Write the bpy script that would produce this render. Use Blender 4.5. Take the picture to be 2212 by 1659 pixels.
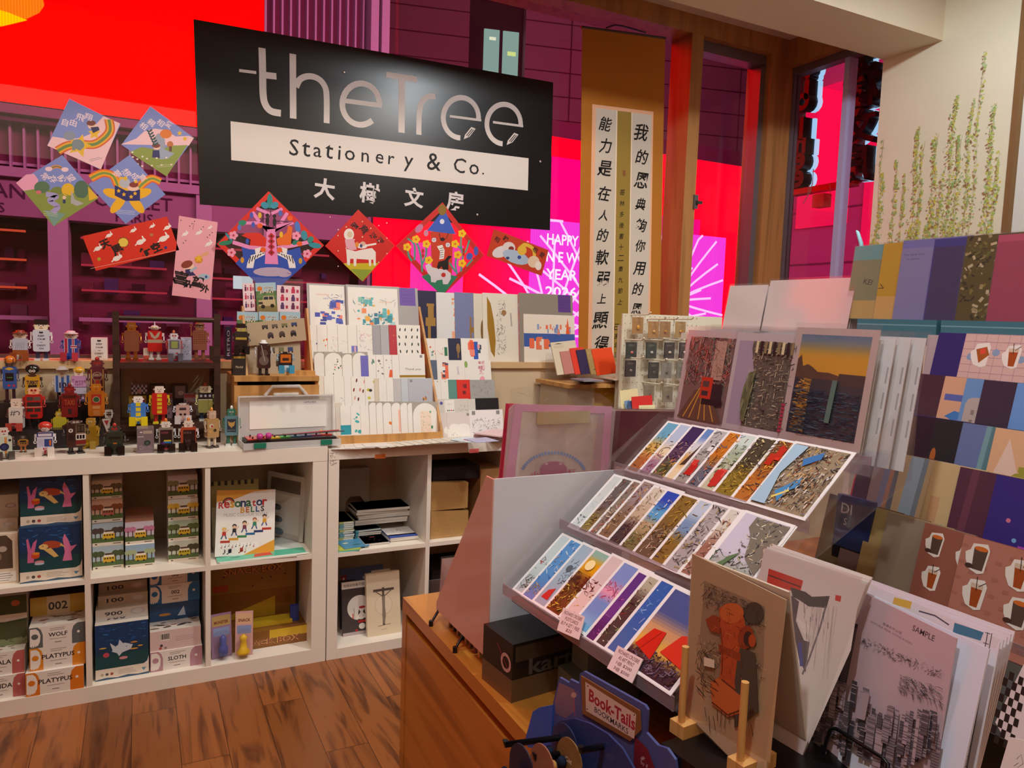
import bpy, math, random
from math import sin, cos, pi, radians
from mathutils import Vector, Matrix
for _o in list(bpy.data.objects):
    bpy.data.objects.remove(_o, do_unlink=True)
SC = bpy.context.scene
COL = SC.collection

# ---------------------------------------------------------------- camera
IW, IH, FPX = 2212.0, 1659.0, 1604.0
YAW, PIT, ROL = radians(26.78), radians(5.165), radians(1.947)
CAMP = Vector((-0.594, -2.606, 1.267))
_f = Vector((sin(YAW)*cos(PIT), cos(YAW)*cos(PIT), -sin(PIT)))
_r = Vector((cos(YAW), -sin(YAW), 0)); _u = _r.cross(_f)
RGT = _r*cos(ROL) + _u*sin(ROL); UPV = _u*cos(ROL) - _r*sin(ROL); FWD = _f
cam = bpy.data.objects.new('camera', bpy.data.cameras.new('camera'))
COL.objects.link(cam)
cam.matrix_world = Matrix(((RGT.x, UPV.x, -FWD.x, CAMP.x), (RGT.y, UPV.y, -FWD.y, CAMP.y), (RGT.z, UPV.z, -FWD.z, CAMP.z), (0, 0, 0, 1)))
cam.data.sensor_width = 36.0; cam.data.lens = FPX/IW*36.0; cam.data.clip_start = 0.05; cam.data.clip_end = 200
SC.camera = cam

# ---------------------------------------------------------------- world, exposure, lights
SC.view_settings.view_transform = 'Standard'; SC.view_settings.look = 'None'
SC.view_settings.exposure = 0.0; SC.view_settings.gamma = 1.0; SC.view_settings.use_curve_mapping = False
SC.cycles.transparent_max_bounces = 24
SC.cycles.max_bounces = 8
SC.cycles.sample_clamp_indirect = 4.0
wd = bpy.data.worlds.new('night'); SC.world = wd; wd.use_nodes = True
wd.node_tree.nodes['Background'].inputs[0].default_value = (0.30, 0.06, 0.16, 1)
wd.node_tree.nodes['Background'].inputs[1].default_value = 0.12

def spot(name, loc, aim, power, col, angle=100, blend=0.7, size=0.05):
    l = bpy.data.lights.new(name, 'SPOT'); l.energy = power; l.color = col
    l.spot_size = radians(angle); l.spot_blend = blend; l.shadow_soft_size = size
    o = bpy.data.objects.new(name, l); COL.objects.link(o); o.location = loc
    o.rotation_euler = (Vector(aim)-Vector(loc)).to_track_quat('-Z', 'Y').to_euler(); return o
def area(name, loc, aim, power, col, sx, sy):
    l = bpy.data.lights.new(name, 'AREA'); l.energy = power; l.color = col
    l.shape = 'RECTANGLE'; l.size = sx; l.size_y = sy
    o = bpy.data.objects.new(name, l); COL.objects.link(o); o.location = loc
    o.rotation_euler = (Vector(aim)-Vector(loc)).to_track_quat('-Z', 'Y').to_euler(); return o
WARM, NEUT, COOL = (1.0, 0.76, 0.52), (1.0, 0.88, 0.74), (0.93, 0.97, 1.0)
spot('ceiling_spot', (1.06, -1.33, 2.76), (0.75, 0.5, 1.5), 62, COOL, 120)
spot('ceiling_spot', (-1.5, -0.85, 2.76), (-1.4, 0.25, 0.8), 34, NEUT, 110)
spot('ceiling_spot', (-0.35, -0.85, 2.76), (-0.3, 0.25, 0.8), 40, NEUT, 110)
spot('ceiling_spot', (0.75, -0.95, 2.76), (0.6, 0.25, 0.9), 48, NEUT, 110)
spot('ceiling_spot', (0.35, -1.75, 2.76), (0.25, -1.55, 0.7), 46, COOL, 110)
spot('ceiling_spot', (-0.75, -2.25, 2.76), (0.4, -1.85, 0.85), 60, COOL, 90)  # unseen lamp, added to brighten the prints facing the aisle
spot('ceiling_spot', (1.5, -1.5, 2.76), (2.5, -0.45, 1.5), 62, COOL, 90)
area('ceiling_fill', (-0.3, -2.9, 2.78), (-0.3, -2.0, 0), 34, WARM, 4.0, 2.0)
area('street_glow', (2.5, 0.95, 4.6), (2.5, 7.0, 2.6), 520, (1.0, 0.33, 0.52), 9.0, 1.0)

# ---------------------------------------------------------------- helpers
def at(x, y, X=None, Y=None, Z=None):
    """pixel of the photograph -> point where its line of sight meets a plane of the room"""
    d = FWD + RGT*((x-IW/2)/FPX) - UPV*((y-IH/2)/FPX)
    if X is not None: t = (X-CAMP.x)/d.x
    elif Y is not None: t = (Y-CAMP.y)/d.y
    else: t = (Z-CAMP.z)/d.z
    return CAMP + d*t
def lin(c):
    c = c/255.0
    return c/12.92 if c <= 0.04045 else ((c+0.055)/1.055)**2.4
def rgb(c):
    if isinstance(c, str):
        c = c.lstrip('#'); c = c if len(c) == 6 else ''.join(k*2 for k in c); c = tuple(int(c[i:i+2], 16) for i in (0, 2, 4))
    return (lin(c[0]), lin(c[1]), lin(c[2]), 1.0)

MATS = {}
def nodes_of(name):
    m = bpy.data.materials.new(name); m.use_nodes = True
    nt = m.node_tree; nt.nodes.clear()
    out = nt.nodes.new('ShaderNodeOutputMaterial')
    return m, nt, out
def inked(name, rough=0.5, metal=0.0, spec=0.5, coat=0.0, grain=0.0, gscale=60.0):
    """a surface whose printed colours come from the mesh's colour attribute"""
    m, nt, out = nodes_of(name)
    b = nt.nodes.new('ShaderNodeBsdfPrincipled'); a = nt.nodes.new('ShaderNodeAttribute'); a.attribute_name = 'Col'
    b.inputs['Roughness'].default_value = rough; b.inputs['Metallic'].default_value = metal
    b.inputs['Specular IOR Level'].default_value = spec
    if coat: b.inputs['Coat Weight'].default_value = coat; b.inputs['Coat Roughness'].default_value = 0.08
    if grain:
        tc = nt.nodes.new('ShaderNodeTexCoord'); n = nt.nodes.new('ShaderNodeTexNoise'); n.inputs['Scale'].default_value = gscale
        n.inputs['Detail'].default_value = 4
        mx = nt.nodes.new('ShaderNodeMix'); mx.data_type = 'RGBA'; mx.blend_type = 'MULTIPLY'; mx.inputs[0].default_value = grain
        nt.links.new(tc.outputs['Object'], n.inputs['Vector']); nt.links.new(a.outputs['Color'], mx.inputs[6])
        nt.links.new(n.outputs['Fac'], mx.inputs[7]); nt.links.new(mx.outputs[2], b.inputs['Base Color'])
    else:
        nt.links.new(a.outputs['Color'], b.inputs['Base Color'])
    nt.links.new(b.outputs[0], out.inputs[0]); MATS[name] = m; return m
inked('paper', 0.6, spec=0.3); inked('gloss', 0.25, spec=0.5); inked('coated', 0.45, spec=0.4, coat=0.35)
inked('plastic', 0.35); inked('metal', 0.28, metal=0.85); inked('tin', 0.22, metal=0.0, spec=0.7, coat=0.5)
inked('matt', 0.85, spec=0.2); inked('cloth', 0.95, spec=0.1, grain=0.5, gscale=300)
inked('paint', 0.7, spec=0.25, grain=0.06, gscale=9); inked('laminate', 0.38, spec=0.4, grain=0.05, gscale=14)
inked('alu', 0.4, metal=0.5); inked('black', 0.3, spec=0.4)
def glow(name, strength, grid=0.0):
    m, nt, out = nodes_of(name)
    e = nt.nodes.new('ShaderNodeEmission'); a = nt.nodes.new('ShaderNodeAttribute'); a.attribute_name = 'Col'
    e.inputs[1].default_value = strength
    nt.links.new(a.outputs['Color'], e.inputs[0]); nt.links.new(e.outputs[0], out.inputs[0]); MATS[name] = m
    if grid:     # LED rows
        tc = nt.nodes.new('ShaderNodeTexCoord'); w = nt.nodes.new('ShaderNodeTexWave'); w.bands_direction = 'X'; w.inputs['Scale'].default_value = grid
        mr = nt.nodes.new('ShaderNodeMapRange'); mr.inputs[3].default_value = strength*0.8; mr.inputs[4].default_value = strength*1.15
        nt.links.new(tc.outputs['Object'], w.inputs['Vector']); nt.links.new(w.outputs['Fac'], mr.inputs[0]); nt.links.new(mr.outputs[0], e.inputs[1])
    return m
glow('led', 1.25, 12.0); glow('led_red', 4.2, 12.0); glow('lit', 1.0); glow('lamp', 12.0)
def clear(name, tint, refl, rough=0.06, haze=0.0, hcol=(0.8, 0.8, 0.8, 1)):
    """thin clear sheet: lets light through, mirrors a little, more at grazing angles"""
    m, nt, out = nodes_of(name)
    t = nt.nodes.new('ShaderNodeBsdfTransparent'); t.inputs[0].default_value = tint
    g = nt.nodes.new('ShaderNodeBsdfGlossy'); g.inputs['Roughness'].default_value = rough
    lw = nt.nodes.new('ShaderNodeLayerWeight'); lw.inputs[0].default_value = 0.25
    mr = nt.nodes.new('ShaderNodeMapRange'); mr.inputs[3].default_value = refl; mr.inputs[4].default_value = refl*2+0.05
    mx = nt.nodes.new('ShaderNodeMixShader')
    nt.links.new(lw.outputs['Facing'], mr.inputs[0]); nt.links.new(mr.outputs[0], mx.inputs[0])
    nt.links.new(t.outputs[0], mx.inputs[1]); nt.links.new(g.outputs[0], mx.inputs[2])
    last = mx
    if haze:
        d = nt.nodes.new('ShaderNodeBsdfDiffuse'); d.inputs[0].default_value = hcol
        m2 = nt.nodes.new('ShaderNodeMixShader'); m2.inputs[0].default_value = haze
        nt.links.new(mx.outputs[0], m2.inputs[1]); nt.links.new(d.outputs[0], m2.inputs[2]); last = m2
    nt.links.new(last.outputs[0], out.inputs[0]); MATS[name] = m; return m
clear('pane', (0.97, 0.93, 0.95, 1), 0.025, 0.01)
clear('acrylic', (0.98, 0.98, 0.985, 1), 0.04, 0.05, haze=0.03)
clear('acrylic_edge', (0.80, 0.72, 0.75, 1), 0.08, 0.1, haze=0.2, hcol=(0.85, 0.70, 0.73, 1))
clear('film', (0.985, 0.985, 0.985, 1), 0.035, 0.1, haze=0.015)
clear('milky', (0.95, 0.93, 0.93, 1), 0.05, 0.15, haze=0.32, hcol=(0.78, 0.66, 0.66, 1))
clear('frost', (0.95, 0.95, 0.95, 1), 0.05, 0.3, haze=0.45, hcol=(0.86, 0.85, 0.84, 1))
def woody(name, base, dark, scale, rough, axis='Y', plank=None):
    m, nt, out = nodes_of(name); N = nt.nodes.new; L = nt.links.new
    b = N('ShaderNodeBsdfPrincipled'); b.inputs['Roughness'].default_value = rough
    tc = N('ShaderNodeTexCoord'); src = tc.outputs['Object']
    mp = N('ShaderNodeMapping'); s = [scale]*3; s['XYZ'.index(axis)] = scale*0.09; mp.inputs['Scale'].default_value = s
    L(src, mp.inputs['Vector'])
    vec = mp.outputs['Vector']
    if plank:
        sep = N('ShaderNodeSeparateXYZ'); L(src, sep.inputs[0])
        dv = N('ShaderNodeMath'); dv.operation = 'DIVIDE'; dv.inputs[1].default_value = plank[0]; L(sep.outputs[0], dv.inputs[0])
        fl = N('ShaderNodeMath'); fl.operation = 'FLOOR'; L(dv.outputs[0], fl.inputs[0])
        sh = N('ShaderNodeMath'); sh.operation = 'MULTIPLY'; sh.inputs[1].default_value = 0.37; L(fl.outputs[0], sh.inputs[0])
        dy = N('ShaderNodeMath'); dy.operation = 'DIVIDE'; dy.inputs[1].default_value = plank[1]; L(sep.outputs[1], dy.inputs[0])
        ay = N('ShaderNodeMath'); L(dy.outputs[0], ay.inputs[0]); L(sh.outputs[0], ay.inputs[1])
        fy = N('ShaderNodeMath'); fy.operation = 'FLOOR'; L(ay.outputs[0], fy.inputs[0])
        cb = N('ShaderNodeCombineXYZ'); L(fl.outputs[0], cb.inputs[0]); L(fy.outputs[0], cb.inputs[1])
        wn = N('ShaderNodeTexWhiteNoise'); wn.noise_dimensions = '2D'; L(cb.outputs[0], wn.inputs['Vector'])
        sc = N('ShaderNodeVectorMath'); sc.operation = 'SCALE'; sc.inputs[3].default_value = 13.0; L(wn.outputs['Color'], sc.inputs[0])
        ad = N('ShaderNodeVectorMath'); L(vec, ad.inputs[0]); L(sc.outputs[0], ad.inputs[1]); vec = ad.outputs[0]
    n1 = N('ShaderNodeTexNoise'); n1.inputs['Scale'].default_value = 1.0; n1.inputs['Detail'].default_value = 5; n1.inputs['Distortion'].default_value = 1.6
    L(vec, n1.inputs['Vector'])
    wv = N('ShaderNodeMath'); wv.operation = 'MULTIPLY'; wv.inputs[1].default_value = 22.0; L(n1.outputs['Fac'], wv.inputs[0])
    sn = N('ShaderNodeMath'); sn.operation = 'SINE'; L(wv.outputs[0], sn.inputs[0])
    mr = N('ShaderNodeMapRange'); mr.inputs[1].default_value = -1; mr.inputs[2].default_value = 1; L(sn.outputs[0], mr.inputs[0])
    n2 = N('ShaderNodeTexNoise'); n2.inputs['Scale'].default_value = 4.0; n2.inputs['Detail'].default_value = 3; L(vec, n2.inputs['Vector'])
    av = N('ShaderNodeMath'); av.operation = 'MULTIPLY'; L(mr.outputs[0], av.inputs[0]); L(n2.outputs['Fac'], av.inputs[1])
    cr = N('ShaderNodeValToRGB'); cr.color_ramp.elements[0].color = rgb(base); cr.color_ramp.elements[1].color = rgb(dark)
    cr.color_ramp.elements[0].position = 0.12; cr.color_ramp.elements[1].position = 0.75
    L(av.outputs[0], cr.inputs[0]); colr = cr.outputs[0]
    if plank:
        hs = N('ShaderNodeHueSaturation'); mv = N('ShaderNodeMapRange'); mv.inputs[3].default_value = 0.72; mv.inputs[4].default_value = 1.2
        L(wn.outputs['Value'], mv.inputs[0]); L(mv.outputs[0], hs.inputs['Value']); L(colr, hs.inputs['Color']); colr = hs.outputs[0]
        fr = N('ShaderNodeMath'); fr.operation = 'FRACT'; L(dv.outputs[0], fr.inputs[0])
        gp = N('ShaderNodeMath'); gp.operation = 'GREATER_THAN'; gp.inputs[1].default_value = 0.012; L(fr.outputs[0], gp.inputs[0])
        fr2 = N('ShaderNodeMath'); fr2.operation = 'FRACT'; L(ay.outputs[0], fr2.inputs[0])
        gp2 = N('ShaderNodeMath'); gp2.operation = 'GREATER_THAN'; gp2.inputs[1].default_value = 0.002; L(fr2.outputs[0], gp2.inputs[0])
        mm = N('ShaderNodeMath'); mm.operation = 'MINIMUM'; L(gp.outputs[0], mm.inputs[0]); L(gp2.outputs[0], mm.inputs[1])
        mx = N('ShaderNodeMix'); mx.data_type = 'RGBA'; mx.inputs[6].default_value = rgb('#2a140a'); L(mm.outputs[0], mx.inputs[0]); L(colr, mx.inputs[7]); colr = mx.outputs[2]
    L(colr, b.inputs['Base Color']); L(b.outputs[0], out.inputs[0]); MATS[name] = m; return m
woody('floor_wood', '#94562b', '#451f10', 12.0, 0.32, 'Y', (0.125, 0.9))
woody('pine', '#bd7c30', '#86501a', 6.0, 0.32, 'Y'); woody('oak', '#c89455', '#a06f38', 10.0, 0.5, 'Z')
woody('dark_wood', '#3c241b', '#20120d', 12.0, 0.45, 'X'); woody('frame_wood', '#b07c46', '#8f6234', 5.0, 0.5, 'Z')
woody('beech', '#d9a862', '#b98445', 14.0, 0.45, 'Z')

# ---- text outlines, cached as triangle lists
_TXT = {}
def text_tris(s, bold=0.0, res=3):
    key = (s, bold, res)
    if key not in _TXT:
        cu = bpy.data.curves.new('t', 'FONT'); cu.body = s; cu.size = 1.0; cu.resolution_u = res; cu.offset = bold
        ob = bpy.data.objects.new('t', cu); COL.objects.link(ob)
        bpy.context.view_layer.update()
        me = bpy.data.meshes.new_from_object(ob.evaluated_get(bpy.context.evaluated_depsgraph_get()))
        me.calc_loop_triangles()
        vs = [(v.co.x, v.co.y) for v in me.vertices]
        tr = [tuple(t.vertices) for t in me.loop_triangles]
        bpy.data.objects.remove(ob, do_unlink=True); bpy.data.curves.remove(cu); bpy.data.meshes.remove(me)
        if vs:
            x0 = min(v[0] for v in vs); x1 = max(v[0] for v in vs); y0 = min(v[1] for v in vs); y1 = max(v[1] for v in vs)
        else: x0 = y0 = 0; x1 = y1 = 1
        _TXT[key] = (vs, tr, x0, x1, y0, y1)
    return _TXT[key]

class MB:
    """collects faces (each with a colour and a material) and links them as one mesh object"""
    def __init__(s, mat='paper'):
        s.v = []; s.f = []; s.c = []; s.m = []; s.sm = []; s.mats = []; s.mat = mat; s.T = Matrix.Identity(4)
    def mi(s, mat):
        mat = mat or s.mat
        if mat not in s.mats: s.mats.append(mat)
        return s.mats.index(mat)
    def add(s, vs, fs, col, mat=None, smooth=False):
        b = len(s.v); s.v += [s.T @ Vector(p) for p in vs]; k = s.mi(mat); c = rgb(col)
        for f in fs: s.f.append([b+i for i in f]); s.c.append(c); s.m.append(k); s.sm.append(smooth)
        return s
    def box(s, x0, x1, y0, y1, z0, z1, col, mat=None):
        vs = [(x0,y0,z0),(x1,y0,z0),(x1,y1,z0),(x0,y1,z0),(x0,y0,z1),(x1,y0,z1),(x1,y1,z1),(x0,y1,z1)]
        return s.add(vs, [(0,3,2,1),(4,5,6,7),(0,1,5,4),(1,2,6,5),(2,3,7,6),(3,0,4,7)], col, mat)
    def quad(s, pts, col, mat=None): return s.add(pts, [tuple(range(len(pts)))], col, mat)
    def prism(s, pts, y0, y1, col, mat=None, smooth=False):
        """outline in the local x-z plane, given depth along y"""
        n = len(pts); vs = [(p[0], y0, p[1]) for p in pts]+[(p[0], y1, p[1]) for p in pts]
        fs = [tuple(range(n)), tuple(range(2*n-1, n-1, -1))]
        s.add(vs, fs, col, mat)
        b = len(s.v)-2*n; k = s.mi(mat); c = rgb(col)
        for i in range(n):
            j = (i+1) % n; s.f.append([b+i, b+n+i, b+n+j, b+j]); s.c.append(c); s.m.append(k); s.sm.append(smooth)
        return s
    def rbox(s, x0, x1, y0, y1, z0, z1, r, col, mat=None, n=4): return s.prism(rrect(x0, x1, z0, z1, r, n), y0, y1, col, mat)
    def tube(s, pts, r, col, mat=None, n=8, cap=True):
        pts = [Vector(p) for p in pts]; rs = r if isinstance(r, (list, tuple)) else [r]*len(pts); vs = []; fs = []
        for i, p in enumerate(pts):
            d = (pts[min(i+1, len(pts)-1)]-pts[max(i-1, 0)]).normalized()
            a = d.cross(Vector((0, 0, 1)));
            if a.length < 1e-3: a = d.cross(Vector((0, 1, 0)))
            a.normalize(); b = d.cross(a)
            for k in range(n): vs.append(p+(a*cos(2*pi*k/n)+b*sin(2*pi*k/n))*rs[i])
        for i in range(len(pts)-1):
            for k in range(n): fs.append((i*n+k, i*n+(k+1) % n, (i+1)*n+(k+1) % n, (i+1)*n+k))
        s.add(vs, fs, col, mat, True)
        if cap: s.add(vs[:n], [tuple(range(n-1, -1, -1))], col, mat); s.add(vs[-n:], [tuple(range(n))], col, mat)
        return s
    def lathe(s, prof, cx, cy, col, mat=None, n=16):
        vs = []; fs = []
        for r, z in prof:
            for k in range(n): vs.append((cx+r*cos(2*pi*k/n), cy+r*sin(2*pi*k/n), z))
        for i in range(len(prof)-1):
            for k in range(n): fs.append((i*n+k, i*n+(k+1) % n, (i+1)*n+(k+1) % n, (i+1)*n+k))
        fs.append(tuple(range(n-1, -1, -1))); fs.append(tuple(range((len(prof)-1)*n, len(prof)*n)))
        return s.add(vs, fs, col, mat, True)
    def ball(s, c, r, col, mat=None, n=12, m=8):
        rx, ry, rz = r if isinstance(r, (list, tuple)) else (r, r, r); vs = []; fs = []
        for i in range(m+1):
            t = pi*i/m
            for k in range(n): vs.append((c[0]+rx*sin(t)*cos(2*pi*k/n), c[1]+ry*sin(t)*sin(2*pi*k/n), c[2]-rz*cos(t)))
        for i in range(m):
            for k in range(n): fs.append((i*n+k, i*n+(k+1) % n, (i+1)*n+(k+1) % n, (i+1)*n+k))
        return s.add(vs, fs, col, mat, True)
    def build(s, name, parent=None, M=None, kind=None):
        me = bpy.data.meshes.new(name)
        me.from_pydata([tuple(v) for v in s.v], [], s.f); me.update()
        for m in s.mats: me.materials.append(MATS[m])
        me.polygons.foreach_set('material_index', s.m); me.polygons.foreach_set('use_smooth', s.sm)
        at_ = me.color_attributes.new('Col', 'FLOAT_COLOR', 'CORNER'); buf = []
        for f, c in zip(s.f, s.c): buf += c*len(f)
        at_.data.foreach_set('color', buf)
        o = bpy.data.objects.new(name, me); COL.objects.link(o)
        if parent is not None: o.parent = parent
        if M is not None: o.matrix_local = M
        if kind: o['kind'] = kind
        return o
def rrect(x0, x1, z0, z1, r, n=4):
    r = min(r, (x1-x0)/2, (z1-z0)/2); P = []
    for cx, cz, a in ((x1-r, z1-r, 0), (x0+r, z1-r, 90), (x0+r, z0+r, 180), (x1-r, z0+r, 270)):
        for k in range(n+1):
            t = radians(a+90*k/n); P.append((cx+r*cos(t), cz+r*sin(t)))
    return P[::-1]
def oval(cx, cz, rx, rz, n=16): return [(cx+rx*cos(-2*pi*k/n), cz+rz*sin(-2*pi*k/n)) for k in range(n)]

class Art:
    """flat printing on the front (local y = y0, facing -y) of a sheet w by h; u, v run 0..1"""
    def __init__(s, mb, w, h, x=0, z=0, y=0.0, mat=None, step=7e-6):
        s.b, s.w, s.h, s.x, s.z, s.y, s.mat, s.st = mb, w, h, x, z, y-2e-5, mat, step
    def _y(s): s.y -= s.st; return s.y
    def P(s, u, v): return (s.x+u*s.w, s.z+v*s.h)
    def poly(s, pts, col):
        y = s._y(); P = [s.P(*p) for p in pts]
        A = sum(P[i][0]*P[(i+1) % len(P)][1]-P[(i+1) % len(P)][0]*P[i][1] for i in range(len(P)))
        if A < 0: P = P[::-1]
        s.b.add([(p[0], y, p[1]) for p in P], [tuple(range(len(P)))], col, s.mat); return s
    def rect(s, u0, v0, u1, v1, col): return s.poly([(u0, v0), (u1, v0), (u1, v1), (u0, v1)], col)
    def oval(s, u, v, r, col, sq=1.0, n=14, a=0.0):
        """r is in units of the width"""
        y = s._y(); c = s.P(u, v); R = r*s.w; P = []
        for k in range(n):
            p, q = R*cos(2*pi*k/n), R*sq*sin(2*pi*k/n); P.append((c[0]+p*cos(a)-q*sin(a), y, c[1]+p*sin(a)+q*cos(a)))
        s.b.add(P, [tuple(range(n))], col, s.mat); return s
    def line(s, pts, wd, col):
        """wd in metres"""
        P = [Vector(s.P(*p)) for p in pts]; y = s._y(); vs = []; fs = []
        for i, p in enumerate(P):
            d = (P[min(i+1, len(P)-1)]-P[max(i-1, 0)]);
            if d.length < 1e-9: d = Vector((1, 0))
            d.normalize(); n = Vector((-d.y, d.x))*wd/2
            vs += [(p.x-n.x, y, p.y-n.y), (p.x+n.x, y, p.y+n.y)]
        for i in range(len(P)-1): fs.append((2*i, 2*i+2, 2*i+3, 2*i+1))
        s.b.add(vs, fs, col, s.mat); return s
    def arc(s, u, v, r, a0, a1, wd, col, sq=1.0, n=14):
        k = s.w/s.h
        return s.line([(u+r*cos(radians(a0+(a1-a0)*i/n)), v+k*sq*r*sin(radians(a0+(a1-a0)*i/n))) for i in range(n+1)], wd, col)
    def text(s, t, u, v, hgt, col, align=0.5, rot=0.0, wide=None, bold=0.0, res=2, vert=False, shear=0.0):
        """centre (align .5) of the words at u, v; hgt = glyph height in metres; wide fixes the length"""
        if vert:
            n = len(t)
            for i, ch in enumerate(t): s.text(ch, u, v-(i*hgt*1.16)/s.h, hgt, col, 0.5, rot, None, bold, res, False, shear)
            return s
        vs, tr, x0, x1, y0, y1 = text_tris(t, bold, res); y = s._y(); c = s.P(u, v)
        k = hgt/max(y1-y0, 1e-6); kx = wide/max(x1-x0, 1e-6) if wide else k
        out = []
        for p in vs:
            a = (p[0]-x0-(x1-x0)*align)*kx; b = (p[1]-(y0+y1)/2)*k; a += b*shear
            out.append((c[0]+a*cos(rot)-b*sin(rot), y, c[1]+a*sin(rot)+b*cos(rot)))
        s.b.add(out, [t3 for t3 in tr], col, s.mat); return s
    def scrib(s, u0, v0, u1, v1, n, pal, rnd, wd=(0.0004, 0.0012), ln=(0.02, 0.2), ang=None):
        """a thicket of short pen strokes inside a rectangle"""
        for i in range(n):
            u, v = rnd.uniform(u0, u1), rnd.uniform(v0, v1); a = rnd.choice(ang) if ang else rnd.uniform(0, pi); l = rnd.uniform(*ln)
            a += rnd.uniform(-.12, .12); k = s.w/s.h
            e = (min(max(u+l*cos(a), u0), u1), min(max(v+l*k*sin(a), v0), v1)); s.line([(u, v), e], rnd.uniform(*wd), rnd.choice(pal))
        return s
    def blocks(s, u0, v0, u1, v1, n, pal, rnd, size=(0.05, 0.2), asp=(0.5, 2.0)):
        for i in range(n):
            w = rnd.uniform(*size); h = w*s.w/s.h*rnd.uniform(*asp); u = rnd.uniform(u0, max(u0, u1-w)); v = rnd.uniform(v0, max(v0, v1-h))
            s.rect(u, v, min(u+w, u1), min(v+h, v1), rnd.choice(pal))
        return s
    def lines(s, u0, u1, v, n, dv, wd, col, rnd=None):
        for i in range(n):
            e = u1 if rnd is None else u0+(u1-u0)*rnd.uniform(.6, 1); s.line([(u0, v-i*dv), (e, v-i*dv)], wd, col)
        return s

def tag(o, label, cat, group=None):
    o['label'] = label; o['category'] = cat
    if group: o['group'] = group
    return o
def thing(name, label, cat, M=None, group=None):
    o = bpy.data.objects.new(name, None); COL.objects.link(o); o.empty_display_size = 0.05
    if M is not None: o.matrix_world = M
    return tag(o, label, cat, group)
def struct(name, mb): o = mb.build(name); o['kind'] = 'structure'; return o
def pose(loc, rz=0.0, lean=0.0, roll=0.0):
    """stand at loc, heading rz (degrees, 0 = facing the room), leaning back by lean"""
    return Matrix.Translation(Vector(loc)) @ Matrix.Rotation(radians(rz), 4, 'Z') @ Matrix.Rotation(radians(-lean), 4, 'X') @ Matrix.Rotation(radians(roll), 4, 'Y')
def sheet_frame(tl, tr, br, bl):
    """best upright frame (origin bottom left, x along the foot, z up the side) for four corner points; returns matrix, width, height"""
    ux = ((tr-tl)+(br-bl))*0.5; uz = ((tl-bl)+(tr-br))*0.5; w, h = ux.length, uz.length
    x = ux.normalized(); z = (uz-x*uz.dot(x)).normalized(); y = z.cross(x); c = (tl+tr+br+bl)*0.25; o = c-x*w/2-z*h/2
    return Matrix(((x.x, y.x, z.x, o.x), (x.y, y.y, z.y, o.y), (x.z, y.z, z.z, o.z), (0, 0, 0, 1))), w, h

# ================================================================ the room
R1 = random.Random(5)
CREAM, BEIGE = '#e6d6c0', '#d8bf9f'
m = MB('floor_wood'); m.box(-3.2, 2.6, -4.2, 0.42, -0.05, 0, '#884422'); struct('floor', m)
m = MB('paint'); m.box(-3.2, 2.58, 0.41, 0.66, 0, 1.035, '#d9c4a4'); struct('wall_back', m)
m = MB('paint'); m.box(-3.3, -3.2, -4.2, 0.66, 0, 2.8, CREAM); struct('wall_left', m)
m = MB('paint'); m.box(-3.2, 2.6, -4.3, -4.2, 0, 2.8, CREAM); struct('wall_front', m)
m = MB('paint'); m.box(-3.2, 3.0, -4.2, 0.66, 2.8, 2.9, '#d9cdbb'); struct('ceiling', m)
m = MB('paint'); m.box(-3.2, 2.552, -0.425, -0.135, 2.53, 2.8, '#e3d5bb'); struct('beam', m)
m = MB('paint'); m.box(-3.2, 2.58, 0.395, 0.64, 1.035, 1.062, '#d9b98c'); struct('trim_1', m)
m = MB('frame_wood'); m.box(-3.2, 2.56, 0.455, 0.64, 2.71, 2.8, '#8a5a30'); struct('trim_2', m)
m = MB('frame_wood'); m.box(1.895, 1.968, 0.455, 0.62, 1.062, 2.71, '#9a6b3c'); struct('trim_3', m)
m = MB('frame_wood'); m.box(2.44, 2.60, 0.46, 0.64, 1.062, 2.71, '#9a6b3c'); m.box(2.555, 2.65, -0.135, 0.46, 2.66, 2.8, '#9a6b3c'); struct('trim_4', m)
# right wall with the painted creepers
m = MB('paint'); m.box(2.552, 3.0, -0.755, -0.135, 0, 2.8, '#f4f0d8'); m.box(2.57, 3.0, -4.2, -0.777, 0, 2.8, '#eef0ea'); m.box(2.58, 3.0, -0.135, 0.64, 0, 1.035, '#d9c4a4')
m.T = Matrix.Translation((2.552, -0.135, 0)) @ Matrix.Rotation(radians(-90), 4, 'Z')
A = Art(m, 0.62, 2.8, mat='paint')
LEAF = ['#c2d46a', '#b3cf5e', '#a9c88a', '#d7dc6f', '#cbd98e', '#9fc47c', '#dcd85e', '#b8d6a0']
for cu, top, wd in ((.07, 2.0, .05), (.055, 2.16, .012), (.19, 2.05, .035), (.26, 1.98, .03), (.35, 2.18, .05), (.40, 2.11, .02), (.50, 2.13, .05), (.62, 2.27, .06), (.68, 2.1, .04), (.75, 2.24, .04), (.80, 2.42, .022), (.90, 2.2, .05), (.95, 2.0, .03), (.44, 1.75, .02), (.58, 1.95, .03)):
    A.line([(cu+.01*sin(k*1.7), .42+(top/2.8-.42)*k/8) for k in range(9)], .0014, '#b9b58c')
    for k in range(int(400*wd/.05)):
        q = R1.random()**1.4; v = .45+(top/2.8-.45)*q; w_ = wd*(1-.75*q)*R1.gauss(0, .62)
        A.oval(cu+w_+.012*sin(v*40), v, R1.uniform(.004, .013), R1.choice(LEAF), R1.uniform(.4, .9), 6, R1.uniform(0, 3))
    for k in range(10):
        v = top/2.8-R1.uniform(0, .04); A.oval(cu+R1.gauss(0, .006), v, .005, '#c8c98c', .6, 6, R1.uniform(0, 3))
m.T = Matrix.Identity(4); struct('wall_right', m)
m = MB('paint'); m.box(2.54, 2.58, -0.777, -0.755, 0, 2.8, '#8d6b45'); struct('trim_5', m)

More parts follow.
